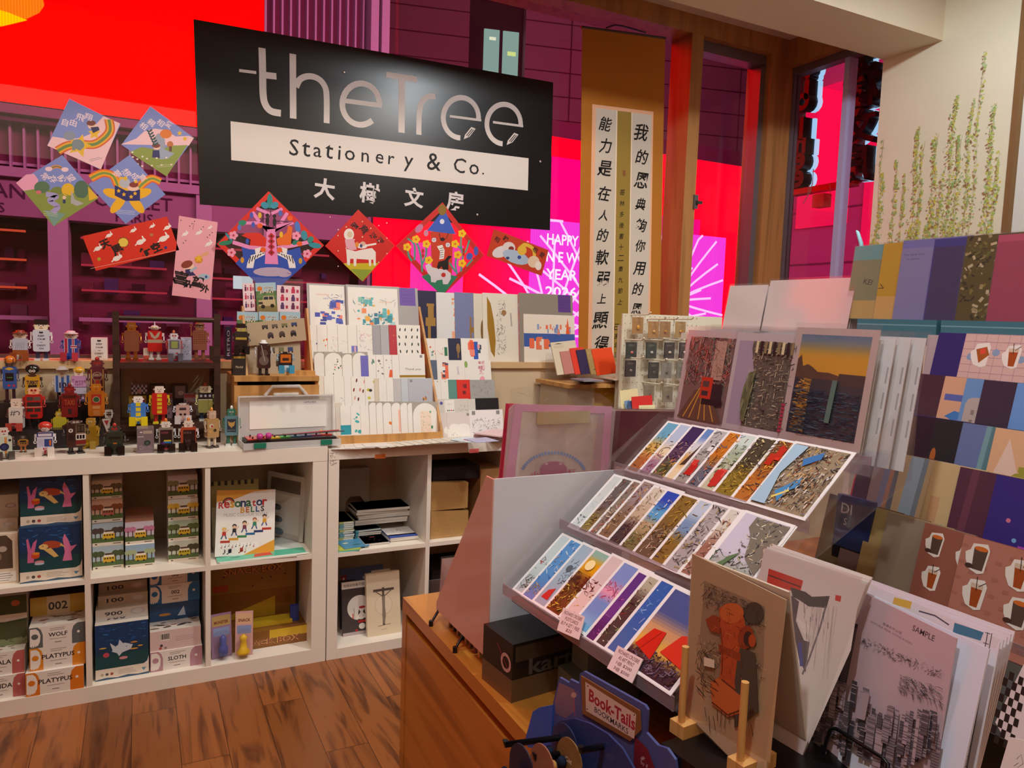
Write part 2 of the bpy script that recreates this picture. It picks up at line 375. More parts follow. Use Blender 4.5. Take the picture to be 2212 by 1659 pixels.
def window(name, panes, bars):
    w = bpy.data.objects.new(name, None); COL.objects.link(w); w['kind'] = 'structure'
    for b in panes:
        g = MB('pane'); g.box(*b, '#ffffff'); g.build('pane', w)
    for b, c, mt in bars:
        g = MB(mt); g.box(*b, c); g.build('window_frame', w)
    return w
window('window_1', [(-3.2, 0.396, 0.552, 0.56, 1.062, 2.71), (0.402, 1.90, 0.552, 0.56, 1.062, 2.71)], [((-3.2, 1.9, 0.548, 0.564, 1.062, 1.075), '#6b5a5a', 'alu')])
GREY = '#7d757c'
window('window_2', [(1.99, 2.42, 0.552, 0.56, 1.08, 2.69)], [((1.968, 2.46, 0.50, 0.58, 2.655, 2.71), GREY, 'alu'), ((2.405, 2.445, 0.50, 0.58, 1.062, 2.66), GREY, 'alu'), ((1.968, 1.985, 0.51, 0.58, 1.062, 2.66), GREY, 'alu')])
window('window_3', [(2.62, 2.628, -0.135, 0.448, 1.062, 2.66)], [((2.60, 2.65, 0.448, 0.475, 1.035, 2.66), GREY, 'alu'), ((2.595, 2.65, -0.135, 0.46, 2.62, 2.66), GREY, 'alu'), ((2.60, 2.66, 0.094, 0.124, 1.035, 2.62), '#b4bce8', 'paint')])
m = MB('black'); m.box(1.0, 2.03, 0.34, 0.352, 2.792, 2.80, '#1a1412'); struct('ceiling_slot', m)
t = thing('downlight', 'small lit recessed downlight in the ceiling strip above the window', 'light', Matrix.Translation((1.90, 0.10, 2.8)))
m = MB('plastic'); m.lathe([(0.05, -0.012), (0.055, -0.004), (0.055, 0)], 0, 0, '#e8e0d8', n=20); m.build('bezel', t)
m = MB('lamp'); m.lathe([(0.040, -0.014), (0.040, -0.0125)], 0, 0, '#fff0dc', n=20); m.build('diffuser', t)
t = thing('door_latch', 'small grey metal latch on the wooden post beside the scroll', 'latch', Matrix.Translation(at(1502, 436, Y=0.45)))
m = MB('alu'); m.box(-.012, .014, -.006, .006, -.035, .035, '#6d6a6c'); m.build('plate', t)
m = MB('alu'); m.box(-.004, .03, -.022, -.006, -.012, .004, '#4a4748'); m.build('lever', t)

# ================================================================ across the street
FAC = 7.0
m = MB('matt'); m.box(-14, 16, 0.75, 13, -0.2, 0.0, '#3a2c38'); o = struct('street', m)
PU, PUL, PUD = '#94607c', '#b49ab4', '#74405c'
b = thing('building', 'purple lit shopping building across the street with louvres and shopfronts', 'building', Matrix.Translation((0, FAC, 0)))
m = MB('paint'); m.box(-8, 0.762, .3, .5, 3.2, 9, PUD); m.box(0.762, 2.3, .3, .5, 3.2, 9, PUD); m.box(-8, 2.1, .0, .4, 2.16, 2.56, '#a07894'); m.box(2.1, 9.2, .3, .5, 0, 4.2, '#74264f'); m.build('wall', b)
for k, (x0, x1, z0, z1) in enumerate(((-6, 2.12, 2.66, 3.2), (0.80, 2.1, 3.95, 9))):
    m = MB('paint'); m.box(x0, x1, .22, .3, z0, z1, '#7a3a58'); n = int((x1-x0)/(.125 if k == 0 else .095))
    for i in range(n): x = x0+(x1-x0)*i/n; m.box(x, x+.022, .10, .22, z0, z1, PUL)
    for z in ([2.72] if k == 0 else [4.55, 6.2]): m.box(x0, x1, .16, .2, z, z+.03, PUL)
    m.build('louvre', b)
m = MB('paint'); m.box(-8, 0.9, -.15, .3, 3.2, 3.3, PU); m.box(-8, 0.9, -.05, .3, 3.14, 3.2, '#5e2450'); m.box(-8, 2.12, -.1, .3, 2.56, 2.66, PUL); m.build('cornice', b)
for x0, x1, z1 in ((-1.46, -1.27, 2.56), (0.02, 0.19, 2.6), (2.06, 2.16, 9), (2.2, 2.3, 9), (0.775, 0.80, 9), (-3.9, -3.7, 2.56)):
    m = MB('paint'); m.box(x0, x1, -.08, .35, 0, z1, '#b8a2ba'); m.build('pillar', b)
for x, z, s, h in ((-2.12, 2.42, 'MORGAN', .15), (-2.02, 2.24, 'PARIS', .10), (-.62, 2.42, 'OUTLET', .15), (-.62, 2.24, 'PARIS', .11)):
    m = MB('matt'); Art(m, 1, 1, y=-.012).text(s, x, z, h, '#4d1f45', res=2); m.build('lettering', b)
m = MB('matt'); m.box(-8, 2.1, 1.0, 1.1, 0, 2.2, '#7a3450'); m.box(-8, 2.1, .3, 1.0, 0, .45, '#5a2540'); m.box(-8, 2.1, .3, 1.05, 2.1, 2.16, '#2a0c1c'); m.build('shop_interior', b)
m = MB('lit')
for x0, x1, zs in ((-3.6, -1.5, (2.05, 1.72, 1.4)), (-1.2, -.02, (2.02, 1.7, 1.4)), (.25, 2.0, (2.0, 1.62, 1.36))):
    for z in zs: m.box(x0, x1-.25, .72, .74, z, z+.025, '#c2452a' if x0 < -1.5 else '#a3283a')
m.build('shelf_light', b)
m = MB('matt')
for x0, x1 in ((-3.6, -1.5), (-1.2, 0), (.25, 2.0)):
    for z in (1.7, 1.38, 1.0):
        x = x0
        while x < x1-.2:
            w_ = R1.uniform(.06, .2); h = R1.uniform(.06, .22); m.box(x, x+w_, .75, .9, z, z+h, R1.choice(['#5a2038', '#47203e', '#4b3a6c', '#6b2f40', '#3a1428', '#7c5a6a'])); x += w_+R1.uniform(.02, .3)
m.build('shop_goods', b, kind='stuff')
for x0, x1, z in ((-3.6, -1.5, 1.05), (-1.2, 0, 1.05), (.25, 2.0, 1.05)):
    m = MB('paint'); m.box(x0, x1, .22, .26, z, z+.045, PUL); m.build('window_bar', b)
m = MB('lit'); m.box(.47, .70, .3, .34, 1.5, 1.66, '#c8d8d8'); m.build('lit_display', b)
# the screens
s1 = thing('led_screen', 'huge glowing red screen high on the building, above the square papers', 'screen', Matrix.Translation((0, FAC-.18, 0)))
m = MB('black'); m.box(-8, 0.755, .002, .1, 3.3, 9, '#100808'); a = Art(m, 1, 1, mat='led', step=2e-3); m.quad([(-8, 0, 3.3), (.755, 0, 3.3), (.755, 0, 9), (-8, 0, 9)], '#ff0000', 'led_red')
P0 = [at(x, y, Y=FAC-.18) for x, y in ((-40, 62), (20, 50), (60, 40), (85, 28), (96, 12), (92, -6), (70, -30), (-40, -50))]
a.poly([(p.x, p.z) for p in P0], '#ff7a10')
P0 = [at(x, y, Y=FAC-.18) for x, y in ((-40, 66), (10, 56), (60, 44), (20, 28), (-40, 10))]
a.poly([(p.x, p.z) for p in P0], '#ffc400'); m.build('panel', s1)
s2 = thing('led_screen', 'glowing red and magenta screen wall behind the black shop sign, with a new year greeting', 'screen', Matrix.Translation((0, FAC-.18, 0)))
m = MB('black'); m.box(2.1, 8.9, .002, .1, .4, 3.83, '#100808'); m.quad([(2.1, 0, .4), (8.9, 0, .4), (8.9, 0, 3.83), (2.1, 0, 3.83)], '#ff0012', 'led_red'); a = Art(m, 1, 1, mat='led', step=2e-3)
for k in range(12): a.rect(3.4+.09*k, .4, 4.6, 2.9, '#ff00%02x' % (0x30+6*k))
a.rect(4.35, .4, 5.6, 3.55, '#ff0076'); a.rect(5.6, .4, 7.4, 2.9, '#f0047a'); a.rect(2.6, 1.2, 3.35, 2.2, '#ff30a0')
a.rect(4.36, .5, 7.95, 2.66, '#f03cd8')
for cx, cz, n, r, sp in ((4.75, .9, 9, 1.5, 2.4), (5.75, 1.0, 16, 1.9, 3.1), (5.0, 2.7, 7, 1.0, -2.6), (6.9, 1.6, 24, 1.25, 6.2)):
    for k in range(n):
        th = pi/2+sp*(k/(n-1)-.5); bow = .18*(k/(n-1)-.5)
        pts = [(cx+r*q*cos(th)+bow*sin(q*pi)*2, cz+r*q*sin(th)) for q in (.25, .45, .65, .85, 1)]
        a.line([(p[0], min(p[1], 2.65)) for p in pts if p[0] < 7.9], .035, '#ffc8ff')
a.poly([(6.45, .5), (7.15, .5), (7.15, 2.0), (7.0, 2.25), (6.8, 2.35), (6.6, 2.25), (6.45, 2.0)], '#ffe0ff')
for i, ch in enumerate('新年快樂'): a.text(ch, 6.8, 2.05-.34*i, .2, '#f050d0')
for i, sline in enumerate(('HAPPY', 'N E W', 'YEAR', '2026')): a.text(sline, 4.82, 2.38-.245*i, .15, '#fff0ff', wide=.52, bold=.02)
m.build('panel', s2)
tw = thing('tower', 'distant stone clad tower with a dark strip of lit office windows', 'building', Matrix.Translation((2.3, 13.0, 0)) @ Matrix.Rotation(radians(-14), 4, 'Z'))
m = MB('paint'); m.box(0, 3.4, 0, .6, 0, 16, '#a86878'); m.box(4.6, 12, 0, .6, 0, 16, '#b8708c'); a = Art(m, 1, 1, mat='paint', step=1e-3)
for z in range(8, 32):
    a.line([(0, z*.5), (3.4, z*.5)], .025, '#6b2540'); a.line([(4.6, z*.5), (12, z*.5)], .025, '#742648')
for k in range(3): a.line([(5.6+2*k, 3), (5.6+2*k, 16)], .02, '#742648')
m.build('wall', tw)
m = MB('paint'); m.box(3.4, 4.6, .25, .6, 0, 16, '#4c1c30'); m.build('window_strip', tw)
for z in (4.55, 6.3, 8.0, 9.8): m = MB('lit'); m.box(3.75, 4.08, .2, .25, z, z+1.0, '#86a89c'); m.box(4.16, 4.5, .2, .25, z, z+1.0, '#86a89c'); m.box(3.86, 4.0, .18, .2, z+.78, z+.84, '#e8f4d0'); m.box(4.26, 4.44, .18, .2, z+.5, z+.58, '#d8ec90'); m.build('lit_window', tw)
# hanging sign outside the corner window
XS = 2.86
def atx(x, y): p = at(x, y, X=XS); return (p.y, p.z)
hs = thing('hanging_sign', 'red lit hanging frame sign with black letters outside the corner window', 'sign', Matrix.Translation((XS, 0, 0)))
def ring(q, wd, col, mat, d=.03):
    mb = MB(mat)
    for i in range(len(q)-1):
        (y0, z0), (y1, z1) = q[i], q[i+1]; dy, dz = y1-y0, z1-z0; L = math.hypot(dy, dz); n = (-dz/L*wd/2, dy/L*wd/2)
        for x0, x1 in ((-d, d),):
            vs = [(x, y0+s_*n[0], z0+s_*n[1]) for x in (x0, x1) for s_ in (-1, 1)]+[(x, y1+s_*n[0], z1+s_*n[1]) for x in (x0, x1) for s_ in (-1, 1)]
            mb.add(vs, [(0,1,5,4),(2,6,7,3),(0,4,6,2),(1,3,7,5),(0,2,3,1),(4,5,7,6)], col, mat)
    return mb
ring([atx(1741, 90), atx(1714, 418), atx(1848, 395), atx(1872, 90)], .032, '#d01818', 'plastic').build('frame', hs)
def sign_letters(chars, name):
    for ch, px, py, hp in chars:
        vs, tr, x0, x1, y0, y1 = text_tris(ch, .035, 3)
        p = at(px, py, X=XS); k = hp/(y1-y0)
        for mat, col, dx, d, off in (('black', '#08060a', 0, .035, 0), ('lit', '#a8dcff', .05, .012, -.012)):
            mb = MB(mat); sgn = 1
            P = [((v[0]-(x0+x1)/2)*k, (v[1]-(y0+y1)/2)*k) for v in vs]; n = len(P)
            V = [(dx-d, p.y+q[0]+off, p.z+q[1]) for q in P]+[(dx+d, p.y+q[0]+off, p.z+q[1]) for q in P]
            F = [t3 for t3 in tr]+[(a_+n, c_+n, b_+n) for a_, b_, c_ in tr]
            ed = {}
            for t3 in tr:
                for i in range(3):
                    e = (t3[i], t3[(i+1) % 3]); ed[e] = 1
            for (i, j) in ed:
                if (j, i) not in ed: F.append((i, i+n, j+n, j))
            mb.add(V, F, col, mat); mb.build(name, hs)
sign_letters([('t', 1757, 140, .13), ('i', 1752, 188, .15), ('o', 1742, 222, .10), ('l', 1740, 280, .13), ('n', 1738, 318, .09), ('e', 1735, 350, .10), ('e', 1732, 388, .10)], 'letter')
sign_letters([('大', 1870, 132, .15), ('樹', 1868, 190, .22), ('文', 1866, 275, .19), ('房', 1855, 352, .2)], 'letter')
m = MB('alu'); m.box(-.03, .03, -.02, .06, atx(1775, 448)[1], atx(1775, 420)[1], '#8b8078'); m.T = Matrix.Translation((0, at(1775, 430, X=XS).y-.02, 0)); m.v = [m.T @ v for v in m.v]; m.build('bracket', hs)
for x0, x1, y0, y1 in ((1757, 1748, 365, 420), (1792, 1790, 395, 425), (1748, 1735, 400, 440)):
    p, q = at(x0, y0, X=XS-.04), at(x1, y1, X=XS-.04); m = MB('matt'); m.tube([(p.x-XS, p.y, p.z), ((p.x+q.x)/2-XS, (p.y+q.y)/2-.01, (p.z+q.z)/2-.01), (q.x-XS, q.y, q.z)], .0025, '#b08878', n=5); m.build('cable', hs)
# neighbour block seen through the corner window
nb = thing('building', 'magenta lit neighbouring block seen through the corner window', 'building', Matrix.Translation((7.5, 2.5, 0)))
m = MB('paint'); m.box(0, .4, -9, 2.5, 0, 10, '#a04478')
for z in range(2, 12): m.box(-.01, 0, -9, 2.5, z*.7, z*.7+.02, '#6b2a50')
m.box(-.2, .2, .5, .9, 0, 10, '#b06070'); m.build('wall', nb)
m = MB('led')
for y0, y1, z0, z1 in ((1.6, 2.4, 2.6, 4.4), (1.0, 1.35, 1.4, 4.0), (-.5, .2, 3.2, 3.6), (-1.2, -.2, 1.9, 2.7), (-.6, .2, 2.7, 3.0)): m.box(-.05, 0, y0, y1, z0, z1, '#f0104c')
m.build('panel', nb)

# ================================================================ the two white cube shelves under the window
WHT = '#efe5d8'
def cube_shelf(label, x0, cols, outer, H, W_=0.335, div=0.016, D=0.39):
    """open cube shelving, two rows high; x0 = left end"""
    total = outer*2+cols*W_+(cols-1)*div
    t = thing('cube_shelf', label, 'shelf', Matrix.Translation((x0, 0, 0)))
    m = MB('laminate'); m.box(0, total, 0, D, H-outer, H, WHT); m.build('top_panel', t)
    m = MB('laminate'); m.box(outer, total-outer, 0, D, 0, outer, WHT); m.build('bottom_panel', t)
    for x in (0, total-outer): m = MB('laminate'); m.box(x, x+outer, 0.0008, D, 0, H-outer, WHT); m.build('side_panel', t)
    for i in range(1, cols):
        x = outer+i*W_+(i-1)*div; m = MB('laminate'); m.box(x, x+div, 0.002, D, outer, H-outer, WHT); m.build('divider', t)
    zm = (H-div)/2
    for i in range(cols):
        x = outer+i*(W_+div); m = MB('laminate'); m.box(x, x+W_, 0.002, D, zm, zm+div, WHT)
        m.build('shelf_board', t)
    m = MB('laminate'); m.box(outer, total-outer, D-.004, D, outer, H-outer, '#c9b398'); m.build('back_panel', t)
    return t
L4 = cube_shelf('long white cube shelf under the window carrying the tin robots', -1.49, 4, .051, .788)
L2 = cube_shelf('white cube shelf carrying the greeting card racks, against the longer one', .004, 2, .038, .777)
for px, py, c, txt in ((819, 986, '#f08a4a', ''), (1022, 974, '#f0706c', '')):
    p = at(px, py, Y=0); m = MB('paper'); m.box(p.x-.02, p.x+.02, -.0008, 0, p.z-.008, p.z+.008, c)
    o = m.build('price_sticker', L2); o['label'] = 'orange price sticker' if c == '#f08a4a' else 'pink price sticker'
for i, (px, py) in enumerate(((718, 984), (718, 1000))):
    p = at(px, py, Y=0); m = MB('paper'); a = Art(m, .03, .02, x=p.x-.012, z=p.z-.01, y=-.0003)
    a.scrib(0, 0, .8, 1, 9, ['#6b5a50', '#8a7568'], R1, (.0008, .0016), (.1, .4)); m.build('pen_mark', L2)

def carton(label, px, yf, depth, art=None, body='#e9e2da', group=None, cat='box', name='carton', top=None, topart=None, nudge=0.0):
    """px = (x0, y0, x1, y1): front face in the photo at depth yf; y measured at the left edge"""
    p = at(px[0], px[3], Y=yf); q = at(px[2], px[1], Y=yf); w = q.x-p.x; pl = at(px[0], px[1], Y=yf); h = pl.z-p.z
    t = MB('coated'); t.box(0, w, 0, depth, 0, h, body)
    a = Art(t, w, h)
    if art: art(a)
    if topart or top:
        t.T = Matrix.Translation((0, 0, h)) @ Matrix.Rotation(radians(-90), 4, 'X'); b = Art(t, w, depth)
        if top: b.rect(0, 0, 1, 1, top)
        if topart: topart(b)
        t.T = Matrix.Identity(4)
    o = t.build(name); o.matrix_world = Matrix.Translation((p.x, yf, p.z+nudge)); return tag(o, label, cat, group), o
_seated = []
def stack(items, yf, depth, zf):
    """cartons in one pile, from the lowest; every one rests on the one below: (label, x0px, x1px, height, yshift, art, kw)"""
    z = zf; out = []
    for lab, x0, x1, h, dy, art, kw in items:
        y = yf+dy; p = at(x0, 1200, Y=y); q = at(x1, 1200, Y=y)
        for c0, c1 in ((-1.086, -.755), (-.735, -.404), (-.384, -.053)):
            if c0-.15 < (p.x+q.x)/2 < c1: p.x = max(p.x, c0); q.x = min(q.x, c1); break
        w = q.x-p.x
        t = MB('coated'); t.box(0, w, 0, depth, 0, h, kw.get('body', '#e9e2da')); a = Art(t, w, h); art(a)
        t.T = Matrix.Translation((0, 0, h)) @ Matrix.Rotation(radians(-90), 4, 'X'); b = Art(t, w, depth)
        if 'top' in kw: b.rect(0, 0, 1, 1, kw['top'])
        if 'topart' in kw: kw['topart'](b)
        t.T = Matrix.Identity(4); o = t.build('puzzle_box' if kw.get('puz') else kw.get('name', 'carton')); o.matrix_world = Matrix.Translation((p.x, y, z)) @ Matrix.Rotation(radians(kw.get('rz', 0)), 4, 'Z')
        tag(o, lab, 'box', kw.get('group')); out.append(o); z += h
    return out
RB = random.Random(11)
def sea(a, shark=False):
    a.rect(0, .2, 1, 1, '#123a66'); a.rect(0, .2, 1, .55, '#14484c'); a.poly([(0, .55), (.3, .62), (.6, .56), (1, .63), (1, .45), (0, .45)], '#143a55')
    a.scrib(.05, .66, .95, .95, 26, ['#1d5590', '#2a6aa8', '#174a80'], RB, (.0015, .004), (.04, .14), [0, .3, 2.9])
    if not shark:
        a.poly([(.12, .36), (.22, .36), (.24, .55), (.28, .78), (.22, .72), (.18, .6), (.14, .8), (.11, .78), (.13, .55)], '#d06a98')
        a.poly([(.68, .34), (.84, .34), (.82, .5), (.92, .62), (.82, .6), (.78, .72), (.72, .84), (.69, .74), (.72, .5)], '#de7aa8')
        a.oval(.52, .66, .16, '#b04a30', .45, a=-.15); a.oval(.38, .63, .075, '#e8c47c', .7); a.poly([(.38, .58), (.5, .6), (.62, .44), (.55, .42)], '#e0bb70'); a.poly([(.64, .63), (.74, .58), (.66, .68)], '#d8b068'); a.oval(.37, .64, .01, '#201810')
        a.oval(.25, .48, .07, '#cf4a28', .8); a.oval(.26, .52, .06, '#e08a30', .45); a.oval(.31, .36, .08, '#d98f98', .4); a.oval(.31, .33, .08, '#b9c6d6', .3)
    else:
        a.poly([(.3, .5), (.4, .6), (.55, .63), (.7, .58), (.66, .5), (.5, .46), (.44, .4), (.4, .46)], '#c9d4de'); a.poly([(.42, .6), (.45, .7), (.52, .62)], '#c9d4de'); a.poly([(.32, .52), (.27, .66), (.38, .58)], '#c9d4de'); a.oval(.58, .56, .01, '#222')
        a.oval(.2, .45, .06, '#c04a58', .9); a.oval(.14, .58, .07, '#d9b04a', .2); a.oval(.72, .62, .07, '#c98a2c', .25); a.oval(.72, .5, .08, '#d9a03a', .2); a.oval(.52, .36, .08, '#d98f98', .4); a.oval(.84, .54, .05, '#d9a03a', .3)
    a.poly([(.9, .2), (1, .2), (1, .34), (.97, .24)], '#e9e2da')
    a.rect(0, 0, 1, .2, '#e9ddcc'); a.lines(.42, .78, .15, 4, .025, .0012, '#9a8f84', RB); a.oval(.12, .1, .03, '#b9a898'); a.oval(.21, .1, .03, '#5a5048'); a.oval(.3, .1, .03, '#b0503c'); a.poly([(.86, .13), (.95, .13), (.9, .07)], '#5a8aa8')
    a.poly([(0, 0), (0, .02), (.2, .04), (.4, .02), (.6, .045), (.8, .025), (1, .04), (1, 0)], '#3a5a78')
def animals(b): b.rect(0, 0, 1, 1, '#d8cfc6'); [b.oval(RB.uniform(.05, .95), RB.uniform(.1, .9), RB.uniform(.04, .11), RB.choice(['#4a3a34', '#6d5a4c', '#8a6a50', '#2f2a2c', '#9a5a40', '#5d6a5a', '#7a7078']), .4, 8, RB.uniform(-.4, .4)) for k in range(34)]
def endpiece(col, word, cut='#efe9e2'):
    def f(a):
        r = a.w/a.h
        a.poly([(0, 0), (.24, 0), (.24, .62), (.21, .86), (.15, 1), (0, 1)], col); a.poly([(.76, 0), (1, 0), (1, 1), (.86, 1), (.79, .86), (.76, .6)], col)
        a.poly([(.012, .12), (.05, .04), (.15, .1), (.19, .3), (.2, .6), (.17, .82), (.12, .93), (.02, .93)], cut); a.oval(.1, .55, .062, col, .95); a.oval(.88, .55, .027, cut, 1)
        for u in (.05, .09, .13): a.rect(u, .0, u+.012, .12, col)
        a.text(word, .51, .56, .2*a.h, '#222024', bold=.02); a.lines(.37, .68, .86, 2, .08, .0016, '#8a8078', RB); a.lines(.36, .66, .35, 1, .1, .0014, '#8a8078'); a.lines(.45, .57, .18, 1, .1, .0022, '#6a6058')
    return f
def plainnum(word, fade='#b8b0b0', col='#262226'):
    def f(a): a.text(word, .34, .5, .42*a.h, col, wide=a.w*.34, bold=.02); a.oval(.8, .5, .15, fade, .5); a.oval(.8, .5, .1, '#cdc4c0', .5)
    return f
def camper(sky, tree, van='#d9b02c', roofc='#5a4030'):
    def f(a):
        a.rect(0, .14, 1, 1, sky); a.rect(0, .14, 1, .36, '#4f6a3a')
        for u in (.1, .26, .74, .9): a.oval(u, .66, .13, tree, .9, 9); a.rect(u-.018, .3, u+.018, .6, '#4a3a2c')
        a.rect(.33, .3, .72, .52, van); a.rect(.36, .52, .69, .6, '#f2ead8'); a.rect(.4, .6, .64, .68, roofc)
        for k in range(4): a.rect(.37+.085*k, .42, .42+.085*k, .49, '#3a3426')
        a.oval(.42, .29, .035, '#2c2826'); a.oval(.63, .29, .035, '#2c2826')
        a.rect(0, 0, 1, .14, '#e6dccb'); a.rect(.08, .05, .15, .1, '#3a3430'); a.rect(.66, .055, .92, .095, '#6a6058')
    return f
# cube with the sea boxes
def sb(lab, px, yf, art, **k): return carton(lab, px, yf, .20, art, name='toy_box', **k)[1]
Z1, ZM = .051, .402
GS = 'boxed sea puzzles in the cube shelf'
stack([('lower boxed sea turtle puzzle in the cube shelf', 42, 177, .174, .0, sea, dict(top='#1c3c5c', group=GS, name='toy_box')),
       ('upper boxed sea turtle puzzle, on its twin', 46, 178, .158, .012, sea, dict(top='#1c3c5c', group=GS, name='toy_box'))], .03, .22, ZM)
def window_box(a):
    a.poly([(.25, .3), (.25, .85), (.4, .97), (.75, .97), (.88, .85), (.88, .3)], '#57463a'); a.oval(.5, .55, .14, '#8a7a68', 1); a.oval(.66, .7, .1, '#b8a898', .8); a.rect(.45, .04, .95, .24, '#f2eee8'); a.lines(.5, .9, .2, 4, .045, .0015, '#5a5450', RB)
stack([('cream box with an arched window left of the sea turtle puzzles', -60, 39, .155, 0, window_box, dict(body='#e2d2bc', name='toy_box')),
       ('cream box marked 003 lying on the arched window box', -52, 40, .036, .05, plainnum('003'), dict(body='#cbb9a8')),
       ('cream box marked 100 topping the pile left of the turtle puzzles', -40, 42, .07, .07, lambda a: (plainnum('100', '#a89490')(a)), dict(body='#cfc0b0'))], .05, .22, ZM)
stack([('lowest pink ended animal box at the far left', -70, 47, .072, 0, endpiece('#b8605c', 'PANDA'), dict(puz=1, group='pink ended boxes')),
       ('upper pink ended animal box at the far left', -70, 47, .072, .006, endpiece('#b8605c', 'KOALA'), dict(puz=1, group='pink ended boxes', topart=animals)),
       ('green landscape box above the pink ended boxes', -70, 54, .072, .055, lambda a: (a.rect(0, 0, 1, 1, '#4f5a36'), a.rect(0, 0, 1, .3, '#8a9a70'), a.scrib(0, 0, 1, .35, 20, ['#3a4428', '#6a7a50'], RB, (.002, .004), (.05, .1))), dict(top='#5a6440')),
       ('white box with a green meadow and orange animal above the green one', -70, 55, .085, .06, lambda a: (a.rect(0, .3, 1, 1, '#3a4a2c'), a.oval(.8, .7, .08, '#b05a3a', .8), a.rect(0, 0, 1, .3, '#d9cfc0'), a.poly([(0, 0), (.3, .08), (.6, .03), (1, .1), (1, 0)], '#4a5a3a')), dict())], .02, .2, Z1)
stack([('lowest orange platypus puzzle box, slid forward', 48, 176, .0745, -.012, endpiece('#dc7a20', 'PLATYPUS'), dict(puz=1, group='platypus boxes')),
       ('second orange platypus puzzle box under the grey one', 58, 182, .072, 0, endpiece('#dc8a24', 'PLATYPUS'), dict(puz=1, group='platypus boxes')),
       ('grey wolf puzzle box on the orange ones', 58, 182, .066, 0, endpiece('#5f6668', 'WOLF'), dict(puz=1, topart=animals)),
       ('yellow box marked 002 behind the grey wolf box', 62, 182, .06, .10, lambda a: (a.rect(0, 0, .3, 1, '#c9a94a'), a.rect(.72, 0, 1, 1, '#c9a438'), a.text('002', .5, .45, .45*a.h, '#2a2622', bold=.02)), dict(body='#d8c8a8', top='#3a2c22'))], .014, .2, Z1)
GV = 'small camper van toy boxes'
stack([('lowest camper van box of the left pile', 200, 267, .078, 0, camper('#a8bcc8', '#4a5a38'), dict(top='#a89a88', group=GV)),
       ('second camper van box of the left pile', 200, 267, .075, .004, camper('#a8bcc8', '#4f4440'), dict(top='#5a4030', group=GV)),
       ('third camper van box of the left pile, brown trees', 200, 266, .077, .012, camper('#c8a088', '#8a4c30', '#b06050'), dict(top='#8a7060', group=GV)),
       ('topmost camper van box of the left pile', 200, 265, .062, .016, camper('#c9b8a0', '#6a5a40'), dict(group=GV))], .085, .2, ZM)
stack([('lower camper van box of the middle pair', 271, 334, .077, 0, camper('#9ab8d0', '#a8b890'), dict(group=GV)),
       ('upper camper van box of the middle pair, pink trees', 271, 333, .075, .006, camper('#c8c0d0', '#c07a98'), dict(top='#c08468', group=GV))], .07, .2, ZM)
stack([('lowest camper van box of the right pile, tall trees', 364, 429, .072, 0, camper('#c9d0c0', '#4a4a30', '#c8b020'), dict(group=GV)),
       ('second camper van box of the right pile, palms', 364, 429, .07, .003, camper('#b0c8b0', '#5a6a3a'), dict(group=GV)),
       ('third camper van box of the right pile, yellow trees', 364, 428, .072, .006, camper('#d8dcd0', '#d8b040'), dict(top='#6a6068', group=GV)),
       ('topmost camper van box of the right pile', 364, 427, .08, .012, camper('#c8c8d0', '#88886a'), dict(group=GV))], .085, .2, ZM)
def blue002(a): endpiece('#1c6aa4', '002', '#e8e0d4')(a)
stack([('blue boxed shark puzzle standing in front', 202, 319, .185, 0, lambda a: sea(a, True), dict(top='#d8cfc4', topart=lambda b: b.text('900', .38, .3, .05, '#24202a', wide=b.w*.38, bold=.02), name='toy_box', group=GS)),
       ('cream box marked 900 on the shark puzzle', 204, 318, .031, .05, plainnum('900'), dict(body='#cfc2b4')),
       ('lower cream box marked 100 behind the shark puzzle', 210, 318, .034, .085, plainnum('100'), dict(body='#b8a894')),
       ('upper cream box marked 100 at the back of the cube', 212, 317, .034, .11, plainnum('100'), dict(body='#a89882'))], .03, .2, Z1)
stack([('pink sloth puzzle box at the foot of the pile', 322, 436, .068, 0, endpiece('#b98a98', 'SLOTH'), dict(puz=1)),
       ('pale pink box with a barcode on the sloth box', 322, 433, .068, .004, lambda a: (a.rect(.2, .5, .38, .85, '#e8e0da'), [a.rect(.21+.021*k, .55, .222+.021*k+.006*(k % 2), .83, '#3a3436') for k in range(8)], a.lines(.5, .9, .6, 3, .09, .0014, '#a89a98', RB), a.oval(.22, .25, .03, '#4a4044'), a.oval(.2, .12, .03, '#c05a50'), a.oval(.3, .12, .025, '#8a7a7c')), dict(body='#d9c0bc', topart=animals)),
       ('blue box with a shark fin behind the pale pink box', 322, 430, .06, .09, lambda a: (a.rect(0, 0, 1, 1, '#1d4a78'), a.poly([(.55, .2), (.68, .75), (.72, .2)], '#b8c8d8'), a.oval(.3, .35, .12, '#c98a3a', .25)), dict(top='#1c5a8c')),
       ('blue box marked 002 near the top of the pile', 322, 431, .066, .092, blue002, dict(puz=1, group='blue 002 boxes')),
       ('topmost blue box marked 002 under the shelf board', 322, 430, .055, .095, blue002, dict(puz=1, group='blue 002 boxes'))], .03, .2, Z1)

